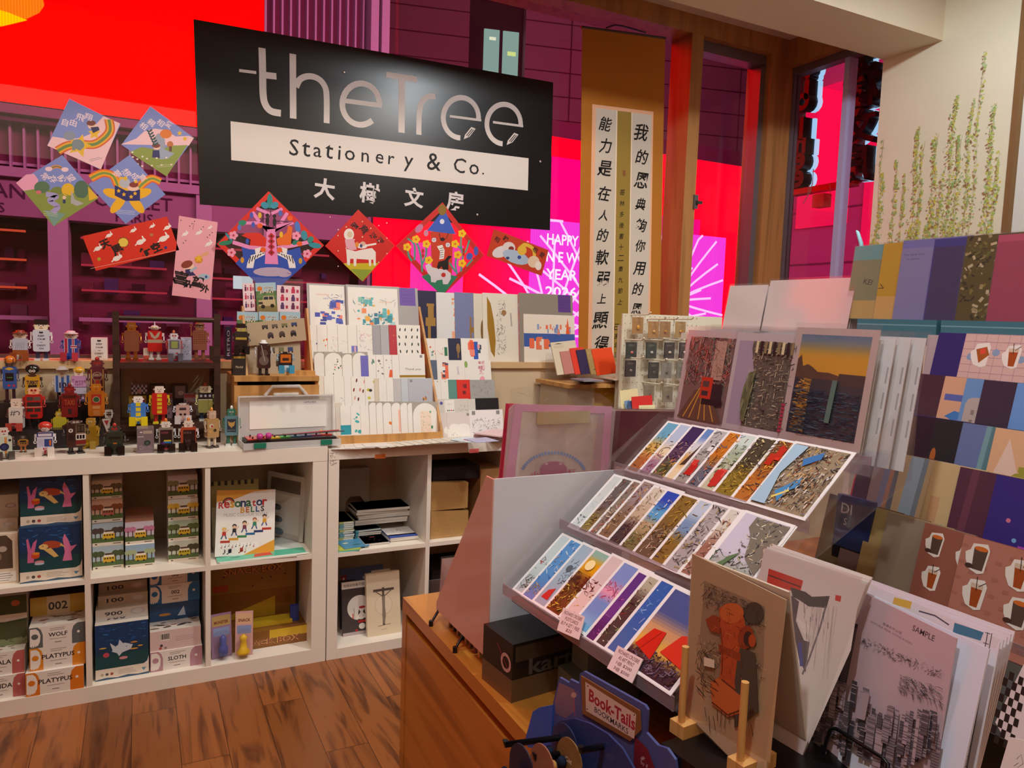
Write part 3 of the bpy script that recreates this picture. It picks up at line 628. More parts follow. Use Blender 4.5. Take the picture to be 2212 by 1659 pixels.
def sheet(name, label, cat, corners, Y, t, art, col='#f2efe9', mat='coated', group=None, r=0, dy=0.0):
    """thin board whose four corners (tl, tr, br, bl) are read on the plane Y"""
    P = [at(c[0], c[1], Y=Y) for c in corners]; M, w, h = sheet_frame(*P)
    m = MB(mat)
    if r: m.prism(rrect(0, w, 0, h, r), 0, t, col)
    else: m.box(0, w, 0, t, 0, h, col)
    if art: art(Art(m, w, h))
    o = m.build(name); o.matrix_world = M; return tag(o, label, cat, group)
def booklet(name, label, x0, x1, ytop, ybot, yf, lean, t, art, col='#f2efe9', mat='coated', group=None, zf=None, cat='book', roll=0, rz=0):
    """stands on the surface at zf, leaning back; pixel extent read at depth yf"""
    p = at(x0, ybot, Y=yf); q = at(x1, ybot, Y=yf); w = q.x-p.x; h = (at(x0, ytop, Y=yf).z-p.z)/cos(radians(lean)); z = p.z if zf is None else zf
    if zf is not None: h += (p.z-zf)/cos(radians(lean))
    m = MB(mat); m.box(0, w, 0, t, 0, h, col)
    if art: art(Art(m, w, h))
    o = m.build(name); o.matrix_world = pose((p.x, yf, z), rz, lean, roll); return tag(o, label, cat, group)
# cube with the music books
def kids(a):
    a.rect(0, .82, .95, 1, '#e8a63a'); a.poly([(0, .82), (.3, .86), (.62, .97), (.95, 1), (1, 1), (1, .7), (0, .7)], '#f4f1ea'); a.poly([(.45, 0), (1, .22), (1, 0)], '#e8a63a'); a.arc(.2, .8, .09, 0, 180, .006, '#3a3a3a'); a.arc(.2, .8, .07, 0, 180, .006, '#c8503c')
    for i, (ch, c) in enumerate(zip('Resonator', ['#c8322c', '#c8322c', '#e0a030', '#2a6a3c', '#2a3a6c', '#2a6a3c', '#c8322c', '#2a3a6c', '#c8322c'])): a.text(ch, .08+.092*i, .77+.004*i, .022, c, bold=.03)
    for i, (ch, c) in enumerate(zip('BELLS', ['#e0a030', '#c8642c', '#3a7a4c', '#2a5a8c', '#3a3a3c'])): a.text(ch, .44+.085*i, .69+.004*i, .02, c, bold=.03)
    a.text('MUSIC COLOUR SCORE', .5, .62, .011, '#b8b2aa', wide=a.w*.75)
    for i in range(6): a.rect(.08+.14*i, .2+.035*i, .24+.14*i, .235+.035*i, ['#c03a30', '#e0a030', '#3a8a58', '#2a6a9c', '#2a3a6c', '#c03a30'][i])
    for i, c in enumerate(['#c0392b', '#2c2c30', '#7a3a5a', '#3a8a6c', '#d8a030']):
        u, v = .14+.17*i, .33+.045*i; a.oval(u, v+.075, .038, ['#e8c04a', '#2a201c', '#2a201c', '#a85a38', '#201a1c'][i]); a.oval(u, v+.06, .03, '#e8c09a'); a.poly([(u-.035, v-.02), (u+.035, v-.02), (u+.03, v+.04), (u-.03, v+.04)], c); a.line([(u-.02, v-.02), (u-.05, v-.07)], .004, '#3a5a8c'); a.line([(u+.02, v-.02), (u+.04, v-.07)], .004, '#3a5a8c'); a.line([(u+.03, v+.03), (u+.075, v+.07)], .003, '#e8c09a')
    a.rect(.04, .12, .72, .19, '#fbf9f5')
    for i in range(10): a.oval(.1+.06*i, .13+.01*(i % 3), .012, ['#c03a30', '#3a3a4c', '#b0803a'][i % 3], .8); a.line([(.11+.06*i, .13+.01*(i % 3)), (.11+.06*i, .17+.01*(i % 3))], .0012, '#3a3a4c')
    a.text('♪♫', .2, .07, .02, '#3a3a4c'); a.text('♬♩', .45, .08, .02, '#b8423a')
booklet('music_book', 'keyboard patterned music book behind the bells book', 459, 562, 1048, 1205, .17, 14, .006, lambda a: (a.rect(0, .7, 1, 1, '#b8a868'), [a.rect(.14*k, .93, .14*k+.06, 1, '#26221e') for k in range(7)], a.rect(0, .6, 1, .8, '#b89a4a')), '#d8cbb0', zf=ZM+.012)
booklet('music_book', 'white resonator bells music book with running children', 464, 592, 1067, 1200, .06, 13, .012, kids, '#f4f1ea', zf=ZM+.010, roll=3)
for k, (x0, x1, c) in enumerate(((468, 640, '#58b89a'), (474, 668, '#e9e4da'), (470, 662, '#cfc8bc'))):
    p = at(x0, 1214-4*k, Y=.012); q = at(x1, 1210, Y=.012); m = MB('coated'); m.box(0, q.x-p.x, 0, .21, 0, .0022, ['#cfc8bc', '#e9e4da', '#e6efe8'][k])
    m.T = Matrix.Translation((0, 0, .0022)) @ Matrix.Rotation(radians(-90), 4, 'X'); a = Art(m, q.x-p.x, .21)
    if k == 2: a.rect(0, 0, 1, .3, '#5cc0a0'); a.poly([(.4, .05), (.62, .08), (.6, .25), (.42, .2)], '#c83c40'); a.oval(.2, .15, .06, '#2f8a74', .5)
    m.T = Matrix.Identity(4); o = m.build('sheet_music'); o.matrix_world = Matrix.Translation((p.x, .006+.002*k, ZM+.0001+.0023*k)) @ Matrix.Rotation(radians(-1.5+k), 4, 'Z')
    tag(o, ['lowest grey sheet under the bells book', 'cream sheet in the middle under the bells book', 'green printed sheet directly under the bells book'][k], 'sheet')
for i in range(3):
    p = at(614, 1150-26*i, Y=.2); t_ = MB('film'); t_.prism(rrect(-.055, .055, 0, .042, .012), 0, .12, '#ffffff'); t_.ball((0, .05, .02), (.035, .04, .016), '#3f5a6a', 'plastic', 10, 6)
    o = t_.build('plastic_pack'); o.matrix_world = Matrix.Translation((p.x, .2+.01*i, ZM+.008+.045*i)); tag(o, ['lowest', 'middle', 'topmost'][i]+' clear plastic pack stacked behind the bells book', 'pack', 'clear plastic packs')
m = MB('coated'); m.box(0, .2, 0, .008, 0, .24, '#d9d2ca'); a = Art(m, .2, .24); a.rect(.1, .72, .9, .92, '#7a6a60'); a.rect(.1, .08, .9, .68, '#efe9e2'); o = m.build('framed_sheet')
o.matrix_world = pose((-.17, .30, ZM+.008), -58, 4); tag(o, 'white framed sheet leaning on the right side of the music book cube', 'sheet')
# cube with the snack boxes
def snack(a):
    a.rect(0, 0, 1, 1, '#8a5a1e'); a.rect(0, .55, 1, .86, '#97702c'); a.poly([(0, .2), (.75, .45), (.75, 0), (0, 0)], '#c8a428'); a.rect(.03, .58, .2, .66, '#b0442c')
    a.text('SNACK BOX', .5, .82, .024, '#5a2a18', wide=a.w*.7, bold=.07); a.text('SNACK BOX', .5, .82, .024, '#c8803c', wide=a.w*.7, bold=.02)
    [a.oval(RB.uniform(.05, .95), RB.uniform(.6, .98), .012, '#4a2c14', 1, 6) for k in range(14)]
sbx = thing('snack_display', 'brown and yellow snack box counter display in the lower cube', 'display box', Matrix.Translation((at(458, 1390, Y=.15).x, .12, Z1)))
w_ = at(640, 1390, Y=.2).x-at(458, 1390, Y=.15).x
m = MB('coated'); m.box(0, w_, .1, .108, 0, .30, '#8a5a1e'); a = Art(m, w_, .30, y=.1); snack(a); m.build('back_card', sbx)
m = MB('coated'); m.box(.05, w_+.02, -.04, .1, 0, .062, '#8a5a24'); a = Art(m, w_-.03, .062, x=.05, y=-.04); a.rect(.5, .5, 1, 1, '#d8b030'); a.text('SNACK BOX', .5, .35, .022, '#d8a060', wide=(w_-.03)*.8, bold=.06); a.text('SNACK BOX', .5, .35, .022, '#8a4a28', wide=(w_-.03)*.8, bold=.015); m.build('tray', sbx)
m = MB('coated'); m.box(.1, w_-.03, .0, .06, .0622, .075, '#d8b428'); m.build('snack_pack', sbx); m = MB('plastic'); m.box(w_-.035, w_-.005, .01, .03, .0622, .12, '#2c3f8a'); m.build('toy', sbx)
for i, (x0, x1, y1, c, tc, lab) in enumerate(((458, 503, 1424, '#9a7898', '#4a55a0', 'purple blister pack with a blue toy, by the snack display'), (508, 546, 1415, '#d8a8a8', '#e8b820', 'pink blister pack with a yellow toy, by the snack display'))):
    p = at(x0, y1, Y=.045); q = at(x1, y1, Y=.045); w = q.x-p.x; h = .155
    o = thing('blister_pack', lab, 'toy pack', pose((p.x, .05, Z1), 8-20*i, 6))
    m = MB('coated'); m.box(0, w, 0, .002, 0, h, c); a = Art(m, w, h); a.rect(.05, .72, .95, .95, '#b89a60' if i == 0 else '#e0b890'); a.text('MONSTER' if i == 0 else 'SNACK', .5, .8, .011, '#7a2c28', bold=.03, wide=w*.7); a.rect(.1, .5, .9, .68, '#8a9ac8'); m.build('card', o)
    m = MB('film'); m.prism(rrect(.008, w-.008, .008, .095, .012), -.038, -.001, '#ffffff'); m.build('bubble', o)
    m = MB('plastic'); m.lathe([(.006, .012), (.014, .015), (.017, .04), (.009, .052), (.012, .075), (.003, .085)] if i == 0 else [(.02, .012), (.024, .022), (.012, .035), (.010, .06), (.014, .07), (.004, .08)], w/2, -.02, tc, n=10); m.build('toy', o)
# right shelf: notebooks and books
ZR = .038; ZRM = .3805+.016
m = MB('coated'); p = at(733, 1172, Y=.3); q = at(797, 1172, Y=.3); w = q.x-p.x
m.prism([(0, 0), (0, .24), (w, .24), (w, 0), (w*.85, 0), (w*.85, .10), (w*.7, .125), (w*.35, .125), (w*.2, .10), (w*.2, 0)][::-1], 0, .05, '#9a948c'); o = m.build('magazine_holder'); o.matrix_world = Matrix.Translation((p.x, .31, ZRM)); tag(o, 'grey arched holder at the back of the notebook cube', 'holder')
def pile(name, labels, x0, x1, y, Y, d, cols, t, edge, zf, jit=.006, group=None, cat='notebook', art=None):
    p = at(x0, y, Y=Y); q = at(x1, y, Y=Y); z = zf
    for i, l in enumerate(labels):
        m = MB('coated'); m.box(0, q.x-p.x, 0, d, 0, t, '#e9e2d4'); m.box(-.0006, q.x-p.x+.0006, -.0006, d, t*.82, t, cols[i % len(cols)]); m.box(-.0006, (q.x-p.x)*edge, -.0008, d, 0, t*.82, cols[i % len(cols)])
        if art and i == len(labels)-1:
            m.T = Matrix.Translation((0, 0, t)) @ Matrix.Rotation(radians(-90), 4, 'X'); art(Art(m, q.x-p.x, d)); m.T = Matrix.Identity(4)
        o = m.build(name); o.matrix_world = Matrix.Translation((p.x+RB.uniform(-jit, jit), Y+RB.uniform(0, jit), z)) @ Matrix.Rotation(radians(RB.uniform(-3, 3)), 4, 'Z'); tag(o, l, cat, group); z += t+.0004
ORD = ['lowest', 'second lowest', 'third', 'fourth', 'fifth', 'sixth', 'seventh', 'eighth', 'ninth', 'topmost']
pile('notebook', [f'{w} green edged notebook of the pile by the grey holder' for w in ORD[:9]+['topmost']], 733, 764, 1165, .12, .15, ['#7aa0a0', '#b8b86a', '#8ab0a0', '#6a9aa8'], .0075, .3, ZRM, .003, 'green edged notebooks')
pile('notebook', [f'{w} pale notebook of the teal edged pile' for w in ORD[:5]], 768, 822, 1158, .13, .14, ['#5aa0a8', '#3a7a88'], .007, .1, ZRM, .004, 'teal edged notebooks')
pile('notebook', [f'{w} cream notebook with a blue corner, stacked at the back' for w in ORD[:6]], 772, 884, 1130, .19, .13, ['#e4dccf'], .010, 0, ZRM+.037, .008, 'cream notebooks with blue corners')
pile('notebook', [f'{w} blue covered notebook at the right of the pile' for w in ORD[:3]], 845, 905, 1166, .05, .13, ['#2a4a9a', '#d8d0c4', '#2f52a8'], .006, 0, ZRM, .004, 'blue covered notebooks', art=lambda a: (a.rect(0, .3, 1, 1, '#e6e0d8'), a.rect(0, 0, 1, .2, '#2c4fa8'), a.scrib(.2, .45, .8, .85, 14, ['#5a5a6a', '#8a3a3a'], RB, (.001, .002), (.05, .1))))
pile('notebook', [f'{w} white notebook with red printing at the front' for w in ORD[:2]], 790, 842, 1170, .03, .13, ['#dcd6d0'], .006, 0, ZRM, .003, 'white notebooks with red printing', art=lambda a: (a.oval(.5, .6, .12, '#b03038', .3), a.scrib(.1, .2, .9, .9, 16, ['#a04850', '#5a5a78'], RB, (.001, .002), (.05, .1))))
for i, (x0, x1, c, lab) in enumerate(((730, 775, '#5cb0a0', 'teal booklet lying lowest at the front of the notebook cube'), (732, 780, '#c8c84a', 'yellow green booklet at the front of the notebook cube'), (745, 800, '#4a90b8', 'blue booklet fanned over the yellow green one'))):
    p = at(x0, 1186-4*i, Y=.012); q = at(x1, 1186, Y=.012); m = MB('coated'); m.box(0, q.x-p.x, 0, .1, 0, .003, c)
    m.T = Matrix.Translation((0, 0, .003)) @ Matrix.Rotation(radians(-90), 4, 'X'); Art(m, q.x-p.x, .1).oval(.6, .3, .2, '#3a7a8c', .5).oval(.25, .6, .12, '#e8e0a0', .5); m.T = Matrix.Identity(4)
    o = m.build('booklet'); o.matrix_world = Matrix.Translation((p.x, .006+.004*i, ZRM+.0032*i)) @ Matrix.Rotation(radians(-4+5*i), 4, 'Z'); tag(o, lab, 'booklet')
def catbook(a):
    a.rect(0, 0, 1, 1, '#453c3c'); a.rect(0, .87, 1, 1, '#e2dcd4'); a.text('就喜欢你看不惯我', .5, .93, .011, '#2a2426', wide=a.w*.85); a.oval(.62, .5, .44, '#e9e2d8', 1.0, 26)
    a.rect(0, 0, 1, .06, '#b8a8a8'); a.oval(.7, .24, .17, '#3a3234', .8); a.oval(.7, .15, .12, '#efe8e0', .9); a.oval(.68, .33, .14, '#efe8e0', .75); a.poly([(.56, .36), (.6, .47), (.66, .41)], '#3a3234'); a.poly([(.74, .41), (.8, .47), (.84, .36)], '#3a3234'); a.rect(.56, .22, .84, .26, '#c02c2c'); a.oval(.72, .5, .12, '#b83038', .4); a.oval(.62, .34, .012, '#201818'); a.oval(.75, .34, .012, '#201818'); a.oval(.5, .08, .05, '#b02c30'); a.rect(.36, .3, .4, .4, '#c03a34'); a.line([(.44, .3), (.42, .5)], .002, '#8a8080')
booklet('picture_book', 'dark cat picture book with a white moon, in the lower cube', 741, 800, 1266, 1380, .09, 10, .018, catbook, '#453c3c', zf=ZR)
booklet('picture_book', 'grey book hidden behind the cat picture book', 735, 770, 1262, 1380, .16, 8, .02, None, '#2a2a30', zf=ZR)
booklet('picture_book', 'blue sky book with a flag showing above the cat book', 738, 830, 1236, 1372, .20, 9, .015, lambda a: (a.rect(0, .6, 1, 1, '#5a6a9a'), a.oval(.7, .8, .2, '#d8d8e0', .3), a.rect(.0, .74, .14, .88, '#a03a4a'), a.rect(.05, .78, .09, .84, '#e8e0e0')), '#8a90a8', zf=ZR)
booklet('picture_book', 'cream book peeking out behind the drawing book', 806, 846, 1240, 1372, .15, 10, .012, None, '#dccfb8', zf=ZR)
def drawing(a):
    a.rect(0, 0, 1, .42, '#e0ceb0'); a.oval(.5, .48, .26, '#c8b69c', 1.1, 24); a.oval(.5, .48, .245, '#e4d3b8', 1.1, 24)
    D = '#5a4c44'; a.rect(.2, .70, .82, .74, D); a.rect(.46, .16, .53, .76, D); a.poly([(.45, .62), (.55, .62), (.54, .46), (.56, .3), (.52, .18), (.48, .18), (.45, .3), (.46, .46)], '#8a7a6c'); a.line([(.47, .62), (.26, .71)], .004, '#7a6a5e'); a.line([(.53, .62), (.76, .71)], .004, '#7a6a5e'); a.oval(.5, .665, .03, '#6a5a50'); a.line([(.32, .15), (.7, .165)], .002, D); a.text('IN HOC', .5, .09, .005, '#8a7a6a')
booklet('drawing_book', 'cream book with a pen drawing of a figure on a cross', 794, 866, 1248, 1376, .05, 9, .02, drawing, '#e2d0b2', zf=ZR)
for i in range(2):
    o = carton(['lower', 'upper'][i]+' kraft box with small dots in the right cube', (930, 1098-67*i, 1012, 1153-66*i), .04, .2, lambda a: [a.oval(.06+.1*(k % 10)+.05*((k//10) % 2), .12+.19*(k//10), .008, '#7a5a34', 1, 5) for k in range(50)], '#b98f58', 'dotted kraft boxes', name='kraft_box')[1]
    o.location.z = ZRM+.1125*i
    for v in o.data.vertices: v.co.z *= .112/max(.001, max(w.co.z for w in o.data.vertices))
m = MB('matt'); m.box(0, .2, 0, .15, 0, .05, '#2a2220'); o = m.build('dark_case'); o.matrix_world = Matrix.Translation((.42, .06, ZRM+.226)); tag(o, 'dark case on top of the dotted kraft boxes', 'case')
m = MB('matt'); m.box(0, .25, 0, .2, 0, .2, '#241c1a'); o = m.build('dark_case'); o.matrix_world = Matrix.Translation((.45, .12, ZR)); tag(o, 'dark case in the lower right cube behind the clear sleeves', 'case')
m = MB('coated'); m.box(0, .1, 0, .2, 0, .26, '#a87c50'); o = m.build('kraft_box'); o.matrix_world = Matrix.Translation((.62, .05, ZRM)); tag(o, 'tall brown cardboard box right of the dotted boxes', 'box')

# ================================================================ tin robots
CT = .788
GR = 'tin toy robots'
def face(a, st):
    if st == 'none': return
    if st == 'hood': a.rect(.15, .3, .85, .75, '#1a1614')
    for u in (.32, .68):
        if st == 'big': a.oval(u, .55, .16, '#efe8e0'); a.oval(u, .55, .08, '#201a18')
        elif st == 'slit': a.poly([(u-.14, .6), (u+.14, .52), (u+.12, .68), (u-.12, .72)], '#e8c860')
        elif st == 'red': a.oval(u, .6, .14, '#c83028'); a.oval(u, .6, .07, '#3a1412')
        else: a.oval(u, .58, .12, '#f4efe8' if st != 'dark' else '#d8d0c8', .8); a.oval(u, .57, .06, '#2a2422')
    a.oval(.5, .4, .05, '#a8604a' if st != 'dark' else '#3a3432', 1.2); a.rect(.34, .16, .66, .24, '#8a4a40' if st != 'grill' else '#3a3634')
    if st == 'grill': [a.rect(.38+.07*k, .16, .41+.07*k, .24, '#d8d4cc') for k in range(4)]
def robot(label, px, yb, yt, wpx, z, body, head='#e6d8c0', limb='#d8d4cc', foot='#2a2624', art=None, fst='eyes', pose_='stand', rz=0, hat=None, headshape='box', arms='claw', mat='tin', legc=None, armup=None, bh=(.26, .74), group=GR, name='tin_robot', hs=1.0, side=None):
    b = at(px, yb, Z=z); H = at(px, yt, Y=b.y).z-z; w = (at(px+wpx/2, yb, Y=b.y).x-at(px-wpx/2, yb, Y=b.y).x); d = w*.55
    t = thing(name, label, 'toy robot', pose((b.x, b.y+d*.5, z), rz), group); legc = legc or limb
    z0, z1 = H*bh[0], H*bh[1]
    if pose_ == 'sit': z0, z1 = .004, H*bh[1]
    m = MB(mat); m.rbox(-w/2, w/2, -d/2, d/2, z0, z1, w*.13, body)
    if side: m.box(w/2, w/2+.001, -d*.4, d*.4, z0+w*.12, z1-w*.12, side)
    if art: art(Art(m, w, z1-z0, x=-w/2, z=z0, y=-d/2))
    m.build('body', t)
    hw = w*.30*hs if headshape != 'wide' else w*.40*hs; hz0, hz1 = z1, H if not hat else H*.93
    m = MB(mat)
    if headshape == 'ball': r = (hz1-hz0)/2; m.ball((0, 0, hz0+r), (hw, hw*.9, r), head)
    elif headshape == 'can': m.lathe([(hw*.9, hz0), (hw, hz0+.004), (hw, hz1-.006), (hw*.7, hz1)], 0, 0, head)
    else: m.rbox(-hw, hw, -d*.32, d*.32, hz0, hz1, hw*.25, head)
    yy = -d*.32 if headshape in ('box', 'wide') else -hw*(1.0 if headshape == 'can' else .92)
    if fst: face(Art(m, 2*hw*.9, (hz1-hz0), x=-hw*.9, z=hz0, y=yy-.0004), fst)
    for s in (-1, 1): m.tube([(s*hw, 0, (hz0+hz1)/2), (s*(hw+w*.09), 0, (hz0+hz1)/2)], w*.06, head, n=8)
    hd = m.build('head', t)
    if hat:
        hc, ht = hat; m = MB(mat); zt = hz1
        if ht == 'flat': m.lathe([(hw*1.25, zt-.004), (hw*1.25, zt), (hw*.8, zt+.002), (hw*.7, H), (hw*.3, H+.001)], 0, 0, hc)
        elif ht == 'afro': m.ball((0, .004, zt-(hz1-hz0)*.25), (hw*1.45, hw*1.2, (hz1-hz0)*.62), hc)
        elif ht == 'hair': m.rbox(-hw*1.1, hw*1.1, -d*.36, d*.36, zt-.008, H, hw*.3, hc)
        elif ht == 'knob': m.ball((0, 0, zt+.004), (hw*.4, hw*.4, .008), hc)
        elif ht == 'fin': m.prism([(-hw*.2, zt-.006), (0, H+.012), (hw*.2, zt-.006)][::-1], -.006, .014, hc)
        m.build('hat' if ht in ('flat', 'knob') else 'hair' if ht in ('afro', 'hair') else 'crest', hd)
    for s in (-1, 1):
        m = MB(mat); sx = s*(w/2+w*.08); sz = z1-H*.06; up = armup == s
        m.box(sx-w*.08, sx+w*.08, -d*.22, d*.22, sz-H*.09, sz, limb)
        ez = sz-H*.2 if not up else sz+H*.16; m.tube([(sx, 0, sz-H*.05), (sx+s*w*.05, -d*.15, (sz+ez)/2), (sx+s*w*.04, -d*.3, ez)], w*.05, limb, n=7)
        c = (sx+s*w*.04, -d*.3, ez-(H*.03 if not up else -H*.03))
        m.tube([(c[0]+w*.085*cos(q), c[1]-.002, c[2]+w*.085*sin(q)) for q in [radians(k) for k in range(-240, 61, 30)]] if not up else [(c[0]+w*.085*cos(q), c[1]-.002, c[2]+w*.085*sin(q)) for q in [radians(k) for k in range(-60, 241, 30)]], w*.035, limb, n=6)
        m.build('arm', t)
        m = MB(mat)
        if pose_ == 'sit':
            a_ = radians(14*s); q = Matrix.Translation((s*w*.27, -d/2, 0)) @ Matrix.Rotation(a_, 4, 'Z'); m.T = q
            m.rbox(-w*.2, w*.2, -d*.75, 0, .003, w*.46, w*.05, legc); m.box(-w*.21, w*.21, -d*1.0, -d*.75, .0, w*.66, foot)
        else:
            lx = s*w*.25; m.tube([(lx, 0, H*.05), (lx, 0, z0+.002)], w*.13, legc, n=9); m.rbox(lx-w*.19, lx+w*.19, -d*.75, d*.35, 0, H*.055, w*.05, foot)
        m.build('leg', t)
    return t
def strip(*cs):
    def f(a): [a.rect(i/len(cs), 0, (i+1)/len(cs), 1, c) for i, c in enumerate(cs)]
    return f
def words(lines, col, top=.85, step=.17, hg=.09, base=None, bold=.03, crown=False):
    def f(a):
        if base: a.rect(.06, .04, .94, .96, base)
        if crown: a.poly([(.36, .86), (.42, .93), (.5, .9), (.58, .93), (.64, .86), (.56, .83), (.44, .83)], col)
        for i, s in enumerate(lines): a.text(s, .5, top-step*i, hg*a.h*(.45 if s == 'AND' else 1), col, bold=bold)
    return f
KC = words(['KEEP', 'CALM', 'AND', 'CARRY', 'ON'], '#2c2a34', .72, .145, .085, crown=True)
ZS = 1.062
# on the window sill
robot('girl tin robot in a brown hat sitting at the left of the sill', 44, 779, 714, 33, ZS, '#b9bcd0', '#ecd8c4', '#e0dcd8', '#9a4a20', lambda a: (a.rect(0, 0, 1, .45, '#9a5526'), [a.line([(.2+.13*k, .5), (.26+.13*k, .8)], .0012, '#8488a0') for k in range(5)]), 'eyes', 'sit', 0, ('#8a4428', 'flat'), 'wide')
robot('white tin robot with black hair and KEEP CALM printed on its chest', 90, 779, 690, 36, ZS, '#d4d8e8', '#efe0c0', '#e6e2e0', '#e8e6ea', KC, 'eyes', 'stand', 0, ('#1c1618', 'hair'), 'wide', legc='#2c3350', bh=(.22, .75))
robot('sitting tin robot in a red, white and blue flag jacket on the sill', 154, 779, 715, 32, ZS, '#2c4aa0', '#ecd8c8', '#2c4aa0', '#c03a4a', lambda a: (a.rect(.05, .3, .34, 1, '#d8d4dc'), a.rect(.09, .3, .3, 1, '#b83048'), a.rect(.6, 0, .78, 1, '#d8d4dc'), a.rect(.64, 0, .74, 1, '#b83048'), a.rect(.5, .55, .95, .68, '#d8d4dc'), a.rect(.5, .59, .95, .65, '#b83048')), 'eyes', 'sit', -8, ('#e8c8d0', 'flat'), 'wide')
p = at(197, 777, Z=ZS); q = at(232, 777, Y=p.y); m = MB('coated'); hh = at(197, 730, Y=p.y).z-ZS; m.box(0, q.x-p.x, 0, .07, 0, hh, '#e8e2e0'); a = Art(m, q.x-p.x, hh); KC(a); o = m.build('toy_box'); o.matrix_world = Matrix.Translation((p.x, p.y, ZS)); tag(o, 'white KEEP CALM toy box standing on the window sill', 'box')
# ---- dark wooden two tier rack
YR0, YR1 = .19, .375
rk = thing('wooden_rack', 'dark wooden two tier rack with a top rail holding robots', 'rack', Matrix.Translation((0, 0, CT)))
xa, xb = at(251, 780, Y=YR0).x, at(469, 780, Y=YR0).x; zt = at(251, 672, Y=YR0).z-CT; z2 = at(360, 783, Y=YR0).z-CT; z1 = .072
for x in (xa, xb):
    for y in (YR0, YR1): m = MB('dark_wood'); m.box(x-.010, x+.010, y-.008, y+.008, 0, zt if y == YR0 else z2+.05, '#3c241b'); m.build('post', rk)
    m = MB('dark_wood'); m.box(x-.008, x+.008, YR0+.008, YR1-.008, z2-.04, z2-.0201, '#3c241b'); m.build('side_rail', rk)
m = MB('dark_wood'); m.tube([(xa+.01, YR0, zt-.022), (xb-.01, YR0, zt-.022)], .0085, '#3c241b'); m.build('top_rail', rk)
for z, nm in ((z2, 'upper_shelf'), (z1, 'lower_shelf')): m = MB('dark_wood'); m.box(xa+.0101, xb-.0101, YR0-.006, YR1+.006, z-.02, z, '#3c241b'); m.build(nm, rk)
ZU, ZL = CT+z2, CT+z1
robot('gold limbed tin robot with a plain tan body at the left of the rack top', 285, 777, 696, 32, ZU, '#b98468', '#c8873a', '#c8873a', '#a8642c', lambda a: a.rect(.04, .3, .96, .31, '#a87658'), 'eyes', mat='metal', bh=(.22, .77))
robot('red and silver tin robot with a crested head on the rack top', 335, 777, 697, 31, ZU, '#c01818', '#c9c4c4', '#d8d4d4', '#e0dcdc', lambda a: (a.rect(0, .42, 1, .58, '#a89880'), a.poly([(.1, .98), (.3, .9), (.5, .72), (.7, .9), (.9, .98), (.75, .7), (.5, .6), (.25, .7)], '#b0a48c')), 'slit', hat=('#d0ccd0', 'fin'), headshape='ball', bh=(.22, .78), hs=1.1)
robot('grey handheld game shaped tin robot sitting on the rack top', 376, 779, 716, 27, ZU, '#b0b0c0', '#d0ccd4', '#b83840', '#5c5a68', lambda a: (a.rect(.08, .5, .92, .94, '#6c6878'), a.rect(.25, .56, .76, .88, '#9cae5c'), a.oval(.7, .3, .09, '#b8383c'), a.rect(.15, .2, .3, .24, '#5a5664')), 'red', 'sit', 8, ('#c86848', 'knob'))
robot('brown plaid tin robot at the right of the rack top', 432, 776, 694, 30, ZU, '#7c4634', '#8a5a3a', '#94583c', '#7a4a34', lambda a: ([a.rect(0, .3+.09*k, 1, .32+.09*k, '#a86a50') for k in range(8)], [a.rect(.1+.14*k, .3, .12+.14*k, 1, '#4c2420') for k in range(6)], a.rect(0, 0, 1, .28, '#8a5240')), 'grill', hat=('#7a4a30', 'flat'), armup=-1, bh=(.24, .76))
def tb(label, x0, x1, yt, yb, z, d, body, art=None, dy=0, name='toy_box', group=None):
    p = at(x0, yb, Z=z)
    if p.y+dy+d > YR1: p = at(x0, yb, Y=YR1-d-.004); dy = 0
    q = at(x1, yb, Y=p.y); h = at(x0, yt, Y=p.y).z-z; m = MB('coated'); m.box(0, q.x-p.x, 0, d, 0, h, body)
    if art: art(Art(m, q.x-p.x, h))
    o = m.build(name); o.matrix_world = Matrix.Translation((p.x, p.y+dy, z)); return tag(o, label, 'box', group)
tb('grey toy box behind the handheld game robot', 391, 414, 729, 776, ZU, .05, '#a0a0b4', lambda a: a.scrib(.1, .1, .9, .95, 26, ['#70708a', '#50506a', '#c8c8d8'], RB, (.001, .003), (.1, .3)), .045)
tb('small cream and red packet beside the red robot', 310, 322, 752, 775, ZU, .03, '#d8c4b4', lambda a: a.rect(0, 0, 1, .35, '#c04838'), .05)
m = MB('coated'); p = at(487, 777, Z=ZS); m.box(0, .022, 0, .08, 0, .13, '#2c2c48'); Art(m, .022, .13).text('RETRO', .5, .5, .01, '#c8c8d8', rot=pi/2, wide=.1); o = m.build('toy_box'); o.matrix_world = Matrix.Translation((p.x, p.y, ZS)); tag(o, 'narrow navy toy box on the sill right of the dark rack', 'box')
# lower shelf of the rack
tb('yellow cassette box behind the blue robot', 279, 316, 855, 910, ZL, .06, '#c8a838', lambda a: (a.rect(.6, .5, .95, .9, '#b83a40'), a.rect(.1, .1, .9, .4, '#2c4a8a')), .06)
tb('checkered toy box above the yellow cassette box', 284, 318, 832, 856, ZL+.09, .05, '#d8c8d0', lambda a: ([a.rect(.125*i, .25*j, .125*i+.125, .25*j+.25, '#4a3a58') for i in range(8) for j in range(4) if (i+j) % 2], a.oval(.5, .3, .16, '#d8a0a0', .9)), .08)
tb('toy box with a red photo panel behind the red robot', 325, 358, 831, 905, ZL, .05, '#3a1c16', lambda a: (a.rect(.1, .72, .9, .95, '#7a2c20'), a.rect(0, 0, .5, .6, '#c8a030'), a.scrib(.05, .05, .45, .55, 12, ['#3a3020'], RB, (.001, .002), (.1, .2))), .075)
tb('dark framed toy box with a pale picture at the back of the rack', 373, 406, 831, 905, ZL, .05, '#241818', lambda a: (a.rect(.16, .6, .84, .96, '#8a7078'), a.oval(.55, .75, .2, '#c8b8bc', .8)), .085)
